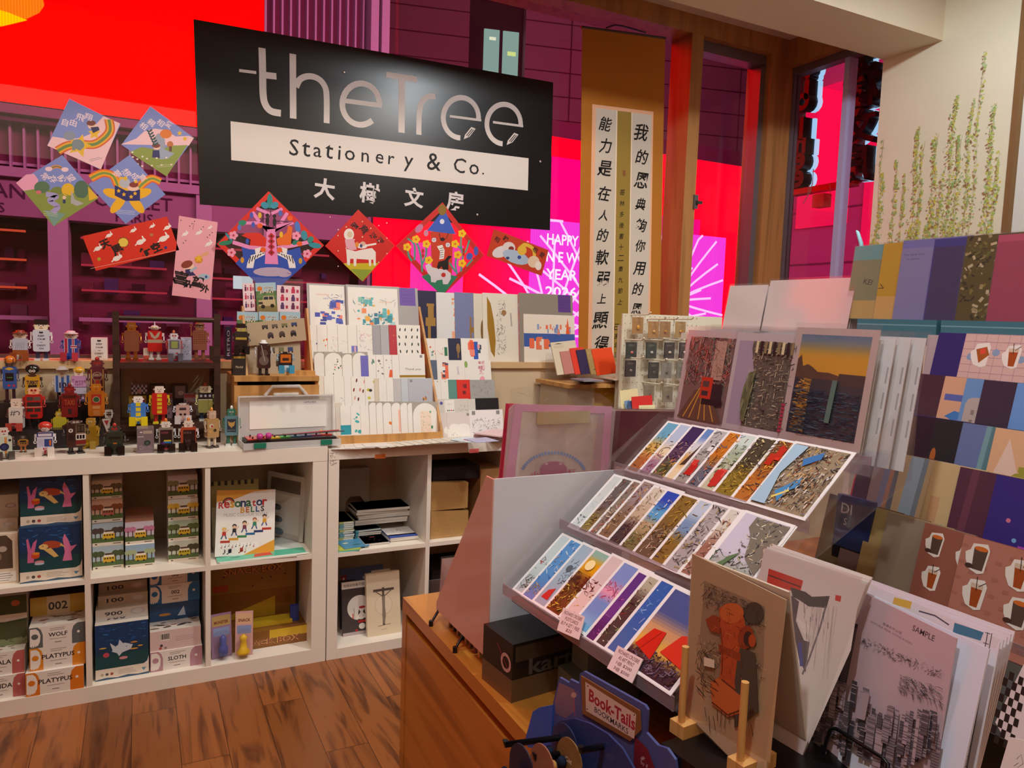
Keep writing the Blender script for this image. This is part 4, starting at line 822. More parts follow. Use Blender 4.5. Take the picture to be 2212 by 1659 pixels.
for x0, x1, yt, lab in ((362, 389, 853, 'pink comic printed toy box left of the cassette robot'), (399, 426, 853, 'pink comic printed toy box right of the cassette robot')):
    tb(lab, x0, x1, yt, 908, ZL, .03, '#b08c90', lambda a: (a.rect(.05, .82, .95, .96, '#b84a50'), a.scrib(.05, .1, .95, .8, 40, ['#5a4048', '#d8c8cc', '#3c5a8a', '#8a3a44'], RB, (.001, .003), (.1, .3))), .05)
robot('blue tin robot with yellow chest panels and yellow legs, sitting on the rack', 299, 918, 857, 33, ZL, '#3a7cd0', '#f0e8e0', '#3a7cd0', '#e8d020', lambda a: [a.rect(.34, .12+.24*k, .66, .3+.24*k, '#e0c828') for k in range(4)], 'eyes', 'sit', 0, legc='#e8d020', bh=(.26, .78))
robot('red tin robot with a row of yellow chest panels', 345, 915, 835, 33, ZL, '#c41c1c', '#e8d8cc', '#d8c020', '#e0c828', lambda a: [a.rect(.34, .06+.19*k, .66, .2+.19*k, '#d8b828') for k in range(5)], 'eyes', legc='#b81c20', bh=(.24, .82))
robot('dusty pink cassette tin robot with white legs, sitting on the rack', 395, 914, 872, 30, ZL, '#c09c94', '#c8c0bc', '#d0d4e0', '#d8d0d4', lambda a: (a.rect(.25, .7, .75, .85, '#3a3038'), a.oval(.35, .45, .1, '#241c20'), a.oval(.65, .45, .1, '#241c20')), 'eyes', 'sit', 0, legc='#d0c8cc', bh=(.2, .92), hs=.6)
robot('pale headed tin robot in an olive and black tunic at the right of the rack', 444, 909, 829, 31, ZL, '#a8a860', '#e6dcc0', '#d0d0a0', '#d8dcd8', lambda a: (a.rect(0, .68, 1, 1, '#22242c'), [a.oval(.2+.3*k, .84, .09, '#b8bcd0', 1.1) for k in range(3)], a.rect(0, .64, 1, .68, '#d0d0c8')), 'eyes', hat=('#b04030', 'knob'), headshape='wide', legc='#2c4060', bh=(.22, .76))
# ---- risers at the back of the shelf top
def riser(label, x0, x1, y0, y1, h): m = MB('black'); m.rbox(x0, x1, y0, y1, 0, h, .004, '#2a2626'); o = m.build('display_riser'); o.location.z = CT; tag(o, label, 'riser')
riser('low dark display riser behind the front robots', -1.06, -.70, .20, .30, .062)
riser('tall dark display riser at the back of the robots', -1.12, -.70, .305, .385, .14)
ZA, ZB = CT+.0625, CT+.1405
def rr(label, px, yb, yt, wpx, z, *a, **k): return robot(label, px, yb, yt, wpx, z, *a, **k)
def rowy(px, z, y): return IH/2-((Vector((px, 0, 0)), 0) and 0)
def robot_at(label, px, yt, wpx, z, Y, *a, **k):
    """standing at depth Y on a surface of height z"""
    P = at(px, 800, Y=Y); d = Vector((P.x, Y, z))-CAMP; yb = IH/2-FPX*d.dot(UPV)/d.dot(FWD); return robot(label, px, yb, yt, wpx, z, *a, **k)
robot_at('blue arcade game tin robot in an orange cap, at the left end', 22, 768, 30, ZB, .33, '#3058a0', '#3a3234', '#3a4060', '#2a1c24', lambda a: (a.rect(.2, .36, .8, .72, '#16181c'), [a.rect(.32+.14*k, .5, .4+.14*k, .54, '#4aa84a') for k in range(3)], a.poly([(.15, .9), (.5, .98), (.85, .9), (.5, .84)], '#d8b030'), a.oval(.45, .16, .12, '#c83028', .7), a.rect(.7, .1, .9, .2, '#b83a58')), 'dark', hat=('#d87a20', 'afro'), legc='#3a1c28', bh=(.28, .76))
robot_at('black haired tin robot in a yellow team jersey', 71, 788, 32, ZB, .32, '#d09a28', '#241c1a', '#3a3028', '#1c1a1c', lambda a: (a.text('TURBOT', .5, .62, .014, '#20243c', wide=a.w*.8, bold=.05), a.rect(.2, .3, .8, .5, '#1c1818'), a.oval(.5, .98, .3, '#4a3428', .35)), 'big', hat=('#161210', 'afro'), headshape='ball', bh=(.2, .72), hs=1.2)
robot_at('blue and white striped football tin robot', 135, 792, 33, ZB, .33, '#c8d4e8', '#b8a890', '#d8d0c8', '#2c2826', lambda a: ([a.rect(u, 0, u+.17, 1, '#2f66b8') for u in (.08, .44, .8)], a.text('10', .55, .42, .02, '#1c2c58', bold=.04), a.poly([(.35, 1), (.5, .88), (.65, 1)], '#c89a80')), 'eyes', hat=('#e0e0e4', 'flat'), headshape='wide', legc='#1c2028', bh=(.26, .74), hs=.85)
robot_at('blonde tin robot in a pink top and white pleated skirt', 171, 793, 32, ZB, .335, '#cf98c8', '#f0dcd0', '#e0b8d8', '#7a6a98', lambda a: (a.rect(0, 0, 1, .36, '#d0cce0'), [a.line([(.06+.11*k, .02), (.1+.1*k, .34)], .0012, '#9890b0') for k in range(9)], a.rect(0, .35, 1, .39, '#5a4a68'), a.text('Tween', .5, .72, .011, '#5a3a58'), a.text('Girl', .5, .56, .011, '#5a3a58')), 'eyes', hat=('#e0a828', 'afro'), bh=(.2, .74))
robot_at('dark red jukebox tin robot with a silver arch', 211, 772, 32, ZB, .325, '#6a2838', '#6a3038', '#5a2430', '#3a1c22', lambda a: (a.oval(.5, .62, .36, '#a89a80', 1.0, 18), a.oval(.5, .62, .31, '#5a1c2c', 1.0, 18), a.text('JUKEBOX', .5, .66, .012, '#e0c8a8', wide=a.w*.55), a.rect(.3, .1, .7, .5, '#8a8058'), a.rect(.36, .14, .64, .48, '#b03a30'), a.line([(.1, .05), (.1, .9)], .003, '#c8a048'), a.line([(.9, .05), (.9, .9)], .003, '#c8a048')), 'red', hat=('#c02c28', 'knob'), headshape='wide', bh=(.2, .78))
robot_at('red double decker bus tin robot', 74, 838, 37, ZA, .245, '#b81c1c', '#e8b890', '#c03028', '#141214', lambda a: (a.rect(.1, .74, .48, .9, '#4a4440'), a.rect(.52, .74, .9, .9, '#5a544c'), a.rect(.1, .5, .9, .68, '#2a2220'), a.rect(0, .47, 1, .49, '#d8c0a0'), a.rect(.1, .28, .46, .42, '#2c2624'), a.rect(.54, .28, .9, .42, '#2c2624'), a.rect(.28, .05, .72, .18, '#241c1c')), 'red', headshape='wide', hs=.8, legc='#181416', bh=(.24, .84))
robot_at('small dark red square headed tin robot in the middle row', 151, 829, 35, ZA, .25, '#7a1818', '#7c1a20', '#7a2020', '#1c1c24', lambda a: (a.rect(.08, .8, .92, .92, '#4a1410'), a.text('TAXI', .5, .62, .018, '#a85a2c', wide=a.w*.6), a.rect(.4, .14, .62, .36, '#2c2022'), a.rect(.08, .46, .92, .5, '#5a1210')), 'red', hat=('#8a1c24', 'knob'), legc='#20202a', bh=(.22, .78))
robot_at('orange tin robot with a red and green coffee badge', 209, 830, 36, ZA, .245, '#c8701c', '#d88420', '#d0882c', '#7a5420', lambda a: (a.rect(.2, .46, .8, .86, '#b02c20'), a.rect(.23, .48, .77, .84, '#c0382c'), a.oval(.5, .66, .21, '#d8d0b0', 1, 18), a.oval(.5, .66, .18, '#2c6a40', 1, 18), a.rect(.28, .3, .72, .4, '#d8a070'), a.rect(.3, .04, .7, .24, '#d08848')), 'slit', headshape='wide', hs=.75, legc='#6a4a1c', bh=(.24, .84))
robot_at('white tin robot with a hashtag sign and red belt', 36, 862, 31, ZA, .21, '#ddd6d0', '#e8d4c4', '#6a4038', '#b04038', lambda a: (a.text('#', .3, .72, .018, '#3a3a44'), a.arc(.62, .72, .16, -60, 160, .003, '#5a5a68'), a.rect(0, 0, 1, .28, '#b02c30'), a.text('rocket', .5, .13, .01, '#f0d8d8')), 'eyes', 'sit', -10, headshape='wide', hs=.9)
# front row, standing on the shelf top
robot('pale green vending tin robot with a navy dial and grey feet, at the far left', 8, 992, 925, 34, CT, '#c8d0c0', '#d8d0c8', '#5a3a40', '#4a4644', lambda a: (a.rect(.52, .05, .66, .95, '#c86a30'), a.rect(.58, .05, .61, .95, '#e8c860'), a.oval(.5, .5, .3, '#1c2444', 1, 16), a.oval(.5, .5, .2, '#2c3c6a', 1, 16), a.oval(.85, .8, .1, '#2c2c34')), 'red', 'sit', 14, hs=.9, legc='#4a4644')
robot('tiny tram shaped tin robot standing on a black box', 50, 977, 941, 17, CT, '#a8782c', '#4a3c34', '#c87838', '#2a2630', lambda a: (a.rect(.08, .55, .92, .85, '#2c1c14'), [a.rect(.12+.28*k, .3, .32+.28*k, .48, '#1c1614') for k in range(3)], a.rect(0, .1, 1, .2, '#b04a28')), 'grill', bh=(.36, .78))
robot('white and blue diner tin robot with a red bobble hat, legs apart', 98, 984, 913, 35, CT, '#c8c8dc', '#d8ccc4', '#e0dce0', '#e0d4cc', lambda a: (a.rect(0, .8, 1, 1, '#2c3a78'), a.rect(.08, .83, .92, .95, '#d0c8d8'), a.rect(.45, .35, .95, .7, '#2c4488'), a.rect(.75, .4, .88, .65, '#c86a38'), a.rect(.08, .35, .4, .72, '#b8b4cc'), a.rect(.35, 0, .65, .3, '#a8283c'), a.text('136', .5, .24, .008, '#f0e0e0')), 'eyes', 'sit', 0, ('#c8382c', 'afro'), 'ball', legc='#e0d4cc', bh=(.2, .7), hs=1.05)
robot('plain mustard yellow tin robot behind the diner robot', 130, 963, 884, 29, CT, '#b8ac30', '#b8982c', '#a88c28', '#a88c2c', lambda a: [a.line([(.04, .1+.06*k), (.96, .1+.06*k)], .0008, '#988c24') for k in range(15)], 'grill', hat=('#b8982c', 'knob'), bh=(.12, .78), mat='plastic')
robot('brown and white tram tin robot in black shoes', 163, 980, 910, 42, CT, '#3a2620', '#6a5a50', '#2c2420', '#141214', lambda a: (a.rect(.48, .06, 1, .96, '#7a6650'), a.rect(.52, .62, .94, .94, '#1c1412'), a.rect(.54, .66, .72, .9, '#4a3a30'), a.rect(.76, .66, .92, .9, '#4a3a30'), a.rect(.48, .32, 1, .56, '#e0d8d0'), [a.rect(.52+.15*k, .35, .64+.15*k, .52, '#1a1618') for k in range(3)], a.rect(.48, .12, 1, .28, '#7a2420'), a.oval(.22, .72, .12, '#d0c8c0'), a.oval(.22, .72, .06, '#5a5a68'), a.rect(.1, .3, .4, .55, '#241a1c')), 'grill', 'stand', 12, headshape='wide', hs=.7, bh=(.2, .92), legc='#2a2422')
robot('mustard gold tin robot sitting with wide feet', 197, 968, 904, 30, CT, '#a87c1c', '#b88c30', '#b8902c', '#a8861c', lambda a: [a.line([(.1+.1*k, .05), (.1+.1*k, .95)], .0008, '#7a5a14') for k in range(9)], 'grill', 'sit', -18, mat='tin', legc='#a8861c')
robot('white pennant carrying tin robot behind the dark green one', 236, 962, 886, 30, CT, '#3a2a2a', '#d8d4d0', '#4a3a3a', '#241c20', lambda a: (a.poly([(0, .95), (.7, 1), (.42, .1)], '#d8d0cc'), a.poly([(.14, .86), (.48, .88), (.36, .58)], '#a83038'), a.oval(.75, .7, .18, '#2a2022')), 'hood', headshape='wide', hs=.7, bh=(.24, .78))
robot('dark green tin robot sitting with long black feet', 248, 982, 918, 36, CT, '#26342a', '#3a4440', '#2c3430', '#141414', lambda a: (a.rect(.14, .66, .86, .78, '#141c18'), a.rect(.4, .44, .64, .5, '#b8682c'), a.line([(.05, .3), (.95, .3)], .0015, '#18221c')), 'red', 'sit', 0, ('#b03028', 'knob'), 'wide', hs=.8, legc='#141614', bh=(.2, .76))
tb('grey mauve toy box between the green and the rainbow robot', 296, 333, 927, 980, CT, .07, '#7a6a70', lambda a: (a.oval(.25, .86, .07, '#e0d8d8', .7), a.rect(.36, .8, .9, .92, '#b0a090'), a.oval(.6, .42, .2, '#2c3a34', .9), a.oval(.6, .42, .1, '#4a5a50', .9), a.scrib(.05, .1, .95, .35, 10, ['#5a4a58', '#a090a0'], RB, (.001, .002), (.1, .2)), a.rect(.05, .66, .4, .7, '#c0b0b4')))
robot('grey tin robot with a rainbow chest stripe and black blocky feet', 359, 976, 907, 32, CT, '#8a8278', '#e0d8d0', '#c8ccd4', '#121012', lambda a: (a.rect(.1, .08, .92, .9, '#241c1e'), a.rect(.35, .4, .85, .46, '#d8c02c'), a.rect(.3, .32, .85, .4, '#2c7ab0'), a.rect(.15, .28, .4, .36, '#5a2c78'), a.rect(.36, .06, .8, .12, '#c82c3c'), a.text('GAMER', .4, .78, .007, '#b0506a', wide=a.w*.5)), 'eyes', 'sit', 0, ('#d87828', 'knob'), hs=1.0, legc='#121012', bh=(.2, .76))
robot('rust red tin robot with a black chest panel, sitting', 408, 974, 905, 33, CT, '#b04a2c', '#e6d8cc', '#d0ccd0', '#181214', lambda a: (a.rect(.16, 0, .96, .88, '#241818'), a.text('SODA', .45, .76, .007, '#8a6a70', wide=a.w*.5), a.rect(.3, .0, .62, .62, '#2c2022'), a.text('241', .45, .4, .009, '#5a4a50')), 'eyes', 'sit', -6, ('#d87828', 'knob'), hs=.95, legc='#2a1c1c', bh=(.2, .74))
robot('tan tin robot with an open side panel of bottles', 458, 968, 882, 28, CT, '#b08c5c', '#c8a890', '#c8b8a0', '#3a2c26', lambda a: (a.oval(.35, .62, .2, '#c8bcae', .9), a.oval(.4, .6, .1, '#a83828'), a.oval(.65, .38, .13, '#3a3028', 1), a.poly([(.1, .4), (.4, .4), (.3, .2)], '#c89858')), 'grill', 'stand', 22, ('#d88c2c', 'knob'), legc='#d8c8b0', bh=(.26, .74), side='#2c2424')
robot('teal tin robot with a golden butterfly emblem', 501, 963, 878, 29, CT, '#5f8a94', '#2c7a64', '#2f7a66', '#c8d0d0', lambda a: (a.rect(.18, .18, .84, .84, '#243a48'), a.poly([(.24, .74), (.42, .66), (.5, .68), (.6, .66), (.78, .74), (.7, .5), (.54, .44), (.5, .36), (.46, .44), (.3, .52)], '#c09858'), a.rect(.24, .2, .78, .34, '#1c2c38'), a.text('MOTH', .5, .27, .006, '#8aa0a8')), 'grill', 'stand', -8, ('#e0e4e4', 'knob'), legc='#2a6a54', bh=(.26, .76))

# ================================================================ wooden crate, its books and the speaker robots
YC = .135; xc0, xc1 = -.297, -.003
cr = thing('wooden_crate', 'light wooden box with a slot standing behind the xylophone', 'crate', Matrix.Translation((0, 0, CT)))
zc = at(600, 813, Y=YC).z-CT
m = MB('oak'); m.box(xc0, xc1, YC, YC+.012, 0, zc-.032, '#c89455'); m.build('front_panel', cr)
m = MB('oak'); m.box(xc0, xc1, YC, .38, zc-.018, zc, '#c89455'); m.build('lid', cr)
for x in (xc0, xc1-.012): m = MB('oak'); m.box(x, x+.012, YC+.0121, .38, 0, zc-.0181, '#c89455'); m.build('side_panel', cr)
m = MB('matt'); m.box(xc0+.012, xc1-.012, .366, .38, 0, zc-.0181, '#4a3424'); m.build('back_panel', cr)
ZC = CT+zc
st = thing('book_stand', 'slanted wooden and clear stand for the off road car books, on the crate', 'stand', Matrix.Translation((0, 0, ZC)))
ya = .30; xl, xr = at(530, 700, Y=.25).x, at(660, 700, Y=.25).x; zs = at(660, 700, Y=.25).z-ZC
for x in (xl-.006, xr+.012): m = MB('oak'); m.T = Matrix(((0, 1, 0, 0), (1, 0, 0, 0), (0, 0, 1, 0), (0, 0, 0, 1))); m.prism([(.19, 0), (.33, 0), (.33, zs+.06), (.30, zs+.06)], x, x+.008, '#c89455'); m.build('side_board', st)
m = MB('acrylic'); zt_ = at(640, 603, Y=.32).z-ZC; m.box(xl-.002, xr+.005, .325, .329, 0, zt_, '#fff'); m.build('back_sheet', st)
m = MB('oak'); m.box(xr-.075, xr+.02, .165, .215, 0, .016, '#c89455'); m.build('foot_block', st)
def jimny(a):
    a.rect(0, 0, 1, 1, '#5a7a4a'); a.rect(0, .72, 1, 1, '#a8c8d8'); a.poly([(0, .5), (.2, .75), (.4, .55), (.7, .78), (1, .5)], '#6a8a58'); a.rect(0, 0, 1, .25, '#8a7a4c'); a.oval(.2, .8, .13, '#e07a28', .9)
    a.text('TUCO', .62, .82, .010, '#4a2c18', bold=.09, wide=a.w*.5); a.text('JIMNY', .55, .68, .012, '#4a2c18', bold=.09, wide=a.w*.72); a.text('TUCO', .62, .82, .010, '#f0e8d8', bold=.02, wide=a.w*.5); a.text('JIMNY', .55, .68, .012, '#f0e8d8', bold=.02, wide=a.w*.72)
    a.rect(.1, .22, .92, .42, '#c8b48a'); a.poly([(.3, .42), (.36, .56), (.84, .56), (.9, .42)], '#c8b48a'); a.poly([(.34, .43), (.39, .53), (.58, .53), (.58, .43)], '#2c3440'); a.rect(.62, .43, .82, .53, '#2c3440'); a.oval(.3, .2, .1, '#241e1a'); a.oval(.76, .22, .1, '#241e1a'); a.rect(.1, .28, .3, .36, '#3a3630')
def robots_sheet(a):
    for i in range(2):
        for j in range(3): u, v = .26+.46*i, .82-.3*j; c = ['#6a3058', '#c83a58', '#5a3a6a'][(i+j) % 3]; a.rect(u-.1, v-.1, u+.06, v+.06, c); a.oval(u-.02, v+.1, .06, c); a.rect(u+.12, v-.08, u+.22, v+.04, '#b83a58')
def sh2(label, c, Y, art, col, dy=0, name='picture_book', t=.004, cat='book', group=None): return sheet(name, label, cat, c, Y, t, art, col, group=group)
sh2('off road car book alone at the top of the stand', [(553, 611), (597, 610), (598, 674), (554, 676)], .312, jimny, '#6a8a58', t=.01)
sh2('pink robot sticker sheet right of the top car book', [(598, 616), (648, 618), (648, 676), (598, 674)], .318, robots_sheet, '#f0d8e0', name='sticker_sheet', cat='sheet')  # white sheet, the pink light on it put into its colour
sh2('pink robot sticker sheet left of the top car book', [(525, 612), (550, 612), (550, 672), (525, 672)], .318, robots_sheet, '#f0d8e0', name='sticker_sheet', cat='sheet')  # pink light mixed into the white of this sheet too
for i, (x0, x1, w) in enumerate(((512, 557, 'leftmost'), (559, 602, 'middle'), (604, 648, 'rightmost'))): sh2(f'{w} car book of the three in the second row of the stand', [(x0, 673), (x1, 674), (x1+1, 738), (x0, 737)], .285, jimny, '#5a7a4a', t=.01, group='car books of the second row')
def cars(a):
    for i in range(4): u = .3+.17*i; v = .76; a.rect(u-.05, v-.05, u+.05, v+.08, ['#4a4440', '#6a6058', '#7a7a58', '#3c4a78'][i]); a.oval(u-.03, v-.07, .016, '#201c1a'); a.oval(u+.035, v-.07, .016, '#201c1a')
    for i in range(3): u = .38+.2*i; v = .34; a.oval(u, v+.06, .05, '#5a4a50', .9); a.rect(u-.05, v-.06, u+.05, v+.06, ['#3c343c', '#4a3c34', '#26222a'][i]); a.oval(u-.03, v-.07, .018, '#201c1a'); a.oval(u+.035, v-.07, .018, '#201c1a')
sh2('tilted tan card with seven car drawings', [(533, 699), (655, 686), (664, 736), (538, 746)], .25, cars, '#b8a488', name='sticker_card', cat='card')
sh2('upright tan card with car drawings behind the speaker robots', [(532, 742), (649, 738), (650, 806), (534, 811)], .262, cars, '#b8a890', name='sticker_card', cat='card')
amp = lambda a: (a.rect(.06, .05, .94, .78, '#2a2626'), a.rect(.06, .8, .94, .9, '#b89a3a'), a.text('Marshal', .5, .4, .008, '#d8c8a0', wide=a.w*.55))
o = tb('black speaker box under the amplifier robot', 503, 531, 765, 811, ZC, .05, '#242020', amp)
robot_at('black amplifier tin robot with headphones, seated on a speaker box', 521, 699, 28, ZC+max(v.co.z for v in o.data.vertices), o.location.y+.012, '#2c2828', '#b8a850', '#2c2828', '#141214', lambda a: (a.rect(.08, .62, .92, .72, '#b89a3a'), a.rect(.06, .05, .94, .58, '#1c1818')), 'grill', 'sit', 0, ('#1c1818', 'hair'), 'wide', hs=.8, legc='#141214')
robot('brown violin body tin robot on a black stand', 570, 811, 735, 28, ZC, '#3a2420', '#3a3434', '#c8ccd0', '#141214', lambda a: (a.oval(.5, .34, .38, '#6a5c54', 1.0, 18), a.oval(.5, .66, .3, '#5a4840', .9, 18), a.line([(.3, 1.0), (.58, .3)], .0025, '#a8a09a')), 'grill', hat=('#e8e8ec', 'flat'), bh=(.2, .86), legc='#2a2422', hs=.9)
robot('small television tin robot with an orange screen and blue seat', 617, 806, 760, 28, ZC+.017, '#241c1c', '#2c2424', '#8ab0c0', '#3c9ac0', lambda a: (a.rect(.1, .5, .9, .94, '#c8681c'), a.rect(.25, .6, .75, .75, '#3a2418'), a.rect(0, 0, 1, .36, '#c8d0d8'), [a.oval(.2+.2*k, .2, .05, '#5a7a98') for k in range(4)]), None, 'sit', 0, hs=.3, legc='#3c9ac0', bh=(.2, .93))

# ================================================================ xylophone in its clear case
xp = at(526, 974, Z=CT); xq = at(737, 962, Z=CT); XW = xq.x-xp.x; rzx = math.degrees(math.atan2(xq.y-xp.y, XW))
xy = thing('xylophone', 'toy xylophone with eight coloured bars in an open clear case', 'xylophone', pose((xp.x, xp.y, CT), rzx))
D = .112
m = MB('frost'); m.box(0, XW, 0, D, 0, .003, '#fff'); m.box(0, XW, 0, .003, .003, .024, '#fff'); m.box(0, XW, D-.003, D, .003, .024, '#fff'); m.box(0, .003, .003, D-.003, .003, .024, '#fff'); m.box(XW-.003, XW, .003, D-.003, .003, .024, '#fff'); cs = m.build('case_base', xy)
for u in (.16, .84): m = MB('plastic'); m.box(XW*u-.02, XW*u+.02, -.004, -.0002, .006, .024, '#1c7a60'); m.build('latch', cs)
m = MB('plastic'); m.box(.012, XW-.012, .02, D-.012, .0031, .03, '#2a1e1e'); m.build('frame', xy)
for i, c in enumerate(['#d84038', '#e85a30', '#e8c020', '#3aa840', '#2a6078', '#34407a', '#8a2a5c', '#e83a34']):
    w = .036; x = .018+(XW-.036-w)*i/7; m = MB('tin'); y1 = D-.016-.004*i; m.T = Matrix.Translation((x, 0, .0304)); m.rbox(0, w, .026+.004*i, y1, 0, .004, .001, c)
    b = m.build('tone_bar', xy); b['label'] = ['red', 'orange', 'yellow', 'green', 'teal', 'indigo', 'plum', 'bright red'][i]+' tone bar'
    m = MB('black'); m.T = Matrix.Translation((x, 0, .0345)); m.lathe([(.003, 0), (.003, .005), (.001, .006)], w*.5, .036+.004*i, '#241c1c', n=8); m.lathe([(.003, 0), (.003, .005), (.001, .006)], w*.5, y1-.012, '#241c1c', n=8); m.build('pin', b)
hz = .024; lh = at(600, 842, Y=.12).z-CT-hz-.02; ld = Matrix.Translation((0, D+.001, hz)) @ Matrix.Rotation(radians(-3), 4, 'X')
m = MB('frost'); m.T = ld
out = rrect(0, XW, 0, lh, .014, 5); m.prism(out, 0, .003, '#fff')
for (x0, x1, z0, z1) in ((0, .004, 0, lh), (XW-.004, XW, 0, lh), (.004, XW-.004, lh-.004, lh)): m.box(x0, x1, -.02, 0, z0, z1, '#fff')
m.tube([(XW*.28, 0, lh), (XW*.36, 0, lh+.032), (XW*.64, 0, lh+.032), (XW*.72, 0, lh)], .006, '#fff', n=8); m.tube([(XW*.37, 0, lh+.004), (XW*.63, 0, lh+.004)], .005, '#fff', n=8); lid = m.build('lid', xy)
m = MB('paper'); m.T = ld; m.box(.04, XW-.022, -.0015, -.0003, .03, lh-.018, '#efece6'); m.build('label_sheet', lid)
m = MB('paper'); m.T = ld; a = Art(m, .05, .014, x=XW*.68, z=lh-.034, y=-.002); a.rect(0, 0, 1, 1, '#e8e4e4'); a.text('SAMPLE 樣本', .5, .5, .007, '#2a2a3a', wide=.042); m.build('sample_label', lid)
for i, (x0, y0, x1, y1, c, hc) in enumerate(((.055, .012, XW+.008, .055, '#b01c28', '#c03a90'), (.085, .018, XW+.02, .03, '#3a2c30', '#c03a90'))):
    o = thing('mallet', ['red stick mallet with a pink head lying across the xylophone', 'dark stick mallet with a pink head beside the red one'][i], 'mallet', xy.matrix_world.copy())
    zz = .044; m = MB('plastic'); m.tube([(x0, y0, zz), (x1, y1, zz+.003)], .0022, c, n=7); m.build('stick', o); m = MB('plastic'); m.lathe([(.003, -.010), (.010, -.008), (.012, 0), (.010, .008), (.003, .010)], 0, 0, hc, n=12); s_ = m.build('head', o); s_.matrix_local = Matrix.Translation((x0, y0, zz)) @ Matrix.Rotation(pi/2, 4, 'Y')

# ================================================================ sign, papers and scroll at the window
class PxArt(Art):
    """prints on a sheet lying in the plane Y, with places given as they appear in the photograph"""
    def __init__(s, mb, M, Y, y=0.0, mat=None, step=7e-6):
        Art.__init__(s, mb, 1, 1, 0, 0, y, mat, step); s.Mi = M.inverted(); s.Y = Y; s.k = 1; s.k = (at(700, 300, Y=Y)-at(701, 300, Y=Y)).length
    def P(s, u, v): p = s.Mi @ at(u, v, Y=s.Y); return (p.x, p.z)
    def o(s, x, y, rx, ry, col, a=0, n=14): return s.poly([(x+rx*cos(2*pi*k/n)*cos(radians(a))-ry*sin(2*pi*k/n)*sin(radians(a)), y+rx*cos(2*pi*k/n)*sin(radians(a))+ry*sin(2*pi*k/n)*cos(radians(a))) for k in range(n)], col)
    def r(s, x0, y0, x1, y1, col): return s.poly([(x0, y0), (x1, y0), (x1, y1), (x0, y1)], col)
    def l(s, pts, wd, col): return s.line(pts, wd*s.k, col)
    def t(s, txt, x, y, h, col, rot=0, wide=None, bold=0.0, res=2, shear=0.0): return s.text(txt, x, y, h*s.k, col, .5, radians(rot), wide*getattr(s, 'kx', s.k) if wide else None, bold, res, False, shear)
def cr(sx, sy, k): return lambda *q: [(a/k+sx, b/k+sy) for a, b in q]
def pinned(name, label, cat, corners, Y, art, col, t=.0015, mat='coated', group=None):
    P = [at(c[0], c[1], Y=Y) for c in corners]; M, w, h = sheet_frame(*P); m = MB(mat); m.box(0, w, 0, t, 0, h, col)
    art(PxArt(m, M, Y, mat='coated')); o = m.build(name); o.matrix_world = M; return tag(o, label, cat, group)
# ---- black shop sign
YS = .53
Ps = [at(*c, Y=YS) for c in ((418, 41), (1195, 178), (1188, 497), (432, 441))]; MS, SW, SH = sheet_frame(*Ps)
sg = thing('shop_sign', 'large black shop sign with white lettering hanging in the window', 'sign', MS)
m = MB('black'); bp = [(MS.inverted() @ p) for p in Ps]; pts = [(p.x, p.z) for p in bp]
m.prism([pts[3], pts[2], pts[1], pts[0]][::-1], 0, .012, '#0b090b'); m.build('board', sg)
K = cr(400, 20, 2.572)
def bez(pts, n=10):
    out = []
    for i in range(len(pts)-1):
        p0, p1, p2, p3 = pts[max(i-1, 0)], pts[i], pts[i+1], pts[min(i+2, len(pts)-1)]
        for k in range(n):
            t_ = k/n; out.append(tuple(.5*((2*p1[j])+(-p0[j]+p2[j])*t_+(2*p0[j]-5*p1[j]+4*p2[j]-p3[j])*t_*t_+(-p0[j]+3*p1[j]-3*p2[j]+p3[j])*t_**3) for j in (0, 1)))
    return out+[pts[-1]]
LT = '#d9d2ce'
m = MB('paper'); a = PxArt(m, MS, YS, y=-.0002)
W1 = 13.0
a.l(K(*bez([(427, 215), (430, 330), (433, 470), (446, 530), (478, 566), (532, 578)])), 14, LT); a.l(K((300, 340), (395, 352)), 6, LT); a.l(K((444, 366), (507, 373)), 13, LT)
a.l(K((598, 248), (600, 607)), 13.5, LT); a.l(K(*bez([(616, 432), (640, 388), (690, 372), (742, 388), (776, 430), (786, 490), (786, 633)])), 12.5, LT)
def ee(cx, cy, rx, ry, a0, a1, wd): a.l(K(*[(cx+rx*cos(radians(a0+(a1-a0)*k/28)), cy+ry*sin(radians(a0+(a1-a0)*k/28))) for k in range(29)]), wd, LT)
ee(976, 527, 103, 115, 8, -308, 12.5); a.l(K((884, 508), (1092, 535)), 10, LT)
a.l(K((1117, 363), (1288, 390)), 12.5, LT); a.l(K((1203, 385), (1202, 686)), 15, LT)
a.l(K(*bez([(1298, 697), (1300, 590), (1312, 525), (1345, 488), (1390, 484)])), 12.5, LT)
ee(1532, 603, 98, 112, 6, -268, 12); a.l(K((1470, 594), (1645, 617)), 5.5, LT)
ee(1770, 638, 94, 110, 6, -266, 12); a.l(K((1710, 627), (1878, 650)), 5.5, LT)
for dx, dy in ((0, 0), (238, 32)):
    q = [(1548+dx, 722+dy), (1554+dx, 698+dy), (1590+dx, 654+dy), (1614+dx, 664+dy), (1580+dx, 708+dy)]; a.poly(K(*q), LT); q2 = [(1560+dx, 702+dy), (1592+dx, 664+dy), (1605+dx, 670+dy), (1573+dx, 708+dy)]; a.poly(K(*q2), '#141014'); a.l(K((1566+dx, 705+dy), (1599+dx, 667+dy)), 2, LT)
m.build('lettering', sg)
m = MB('paper'); a = PxArt(m, MS, YS, y=-.0002); a.poly(K((252, 622), (1908, 828), (1904, 1007), (256, 838)), '#dcd5d0'); bn = m.build('banner', sg)
m = MB('paper'); a = PxArt(m, MS, YS, y=-.0006)
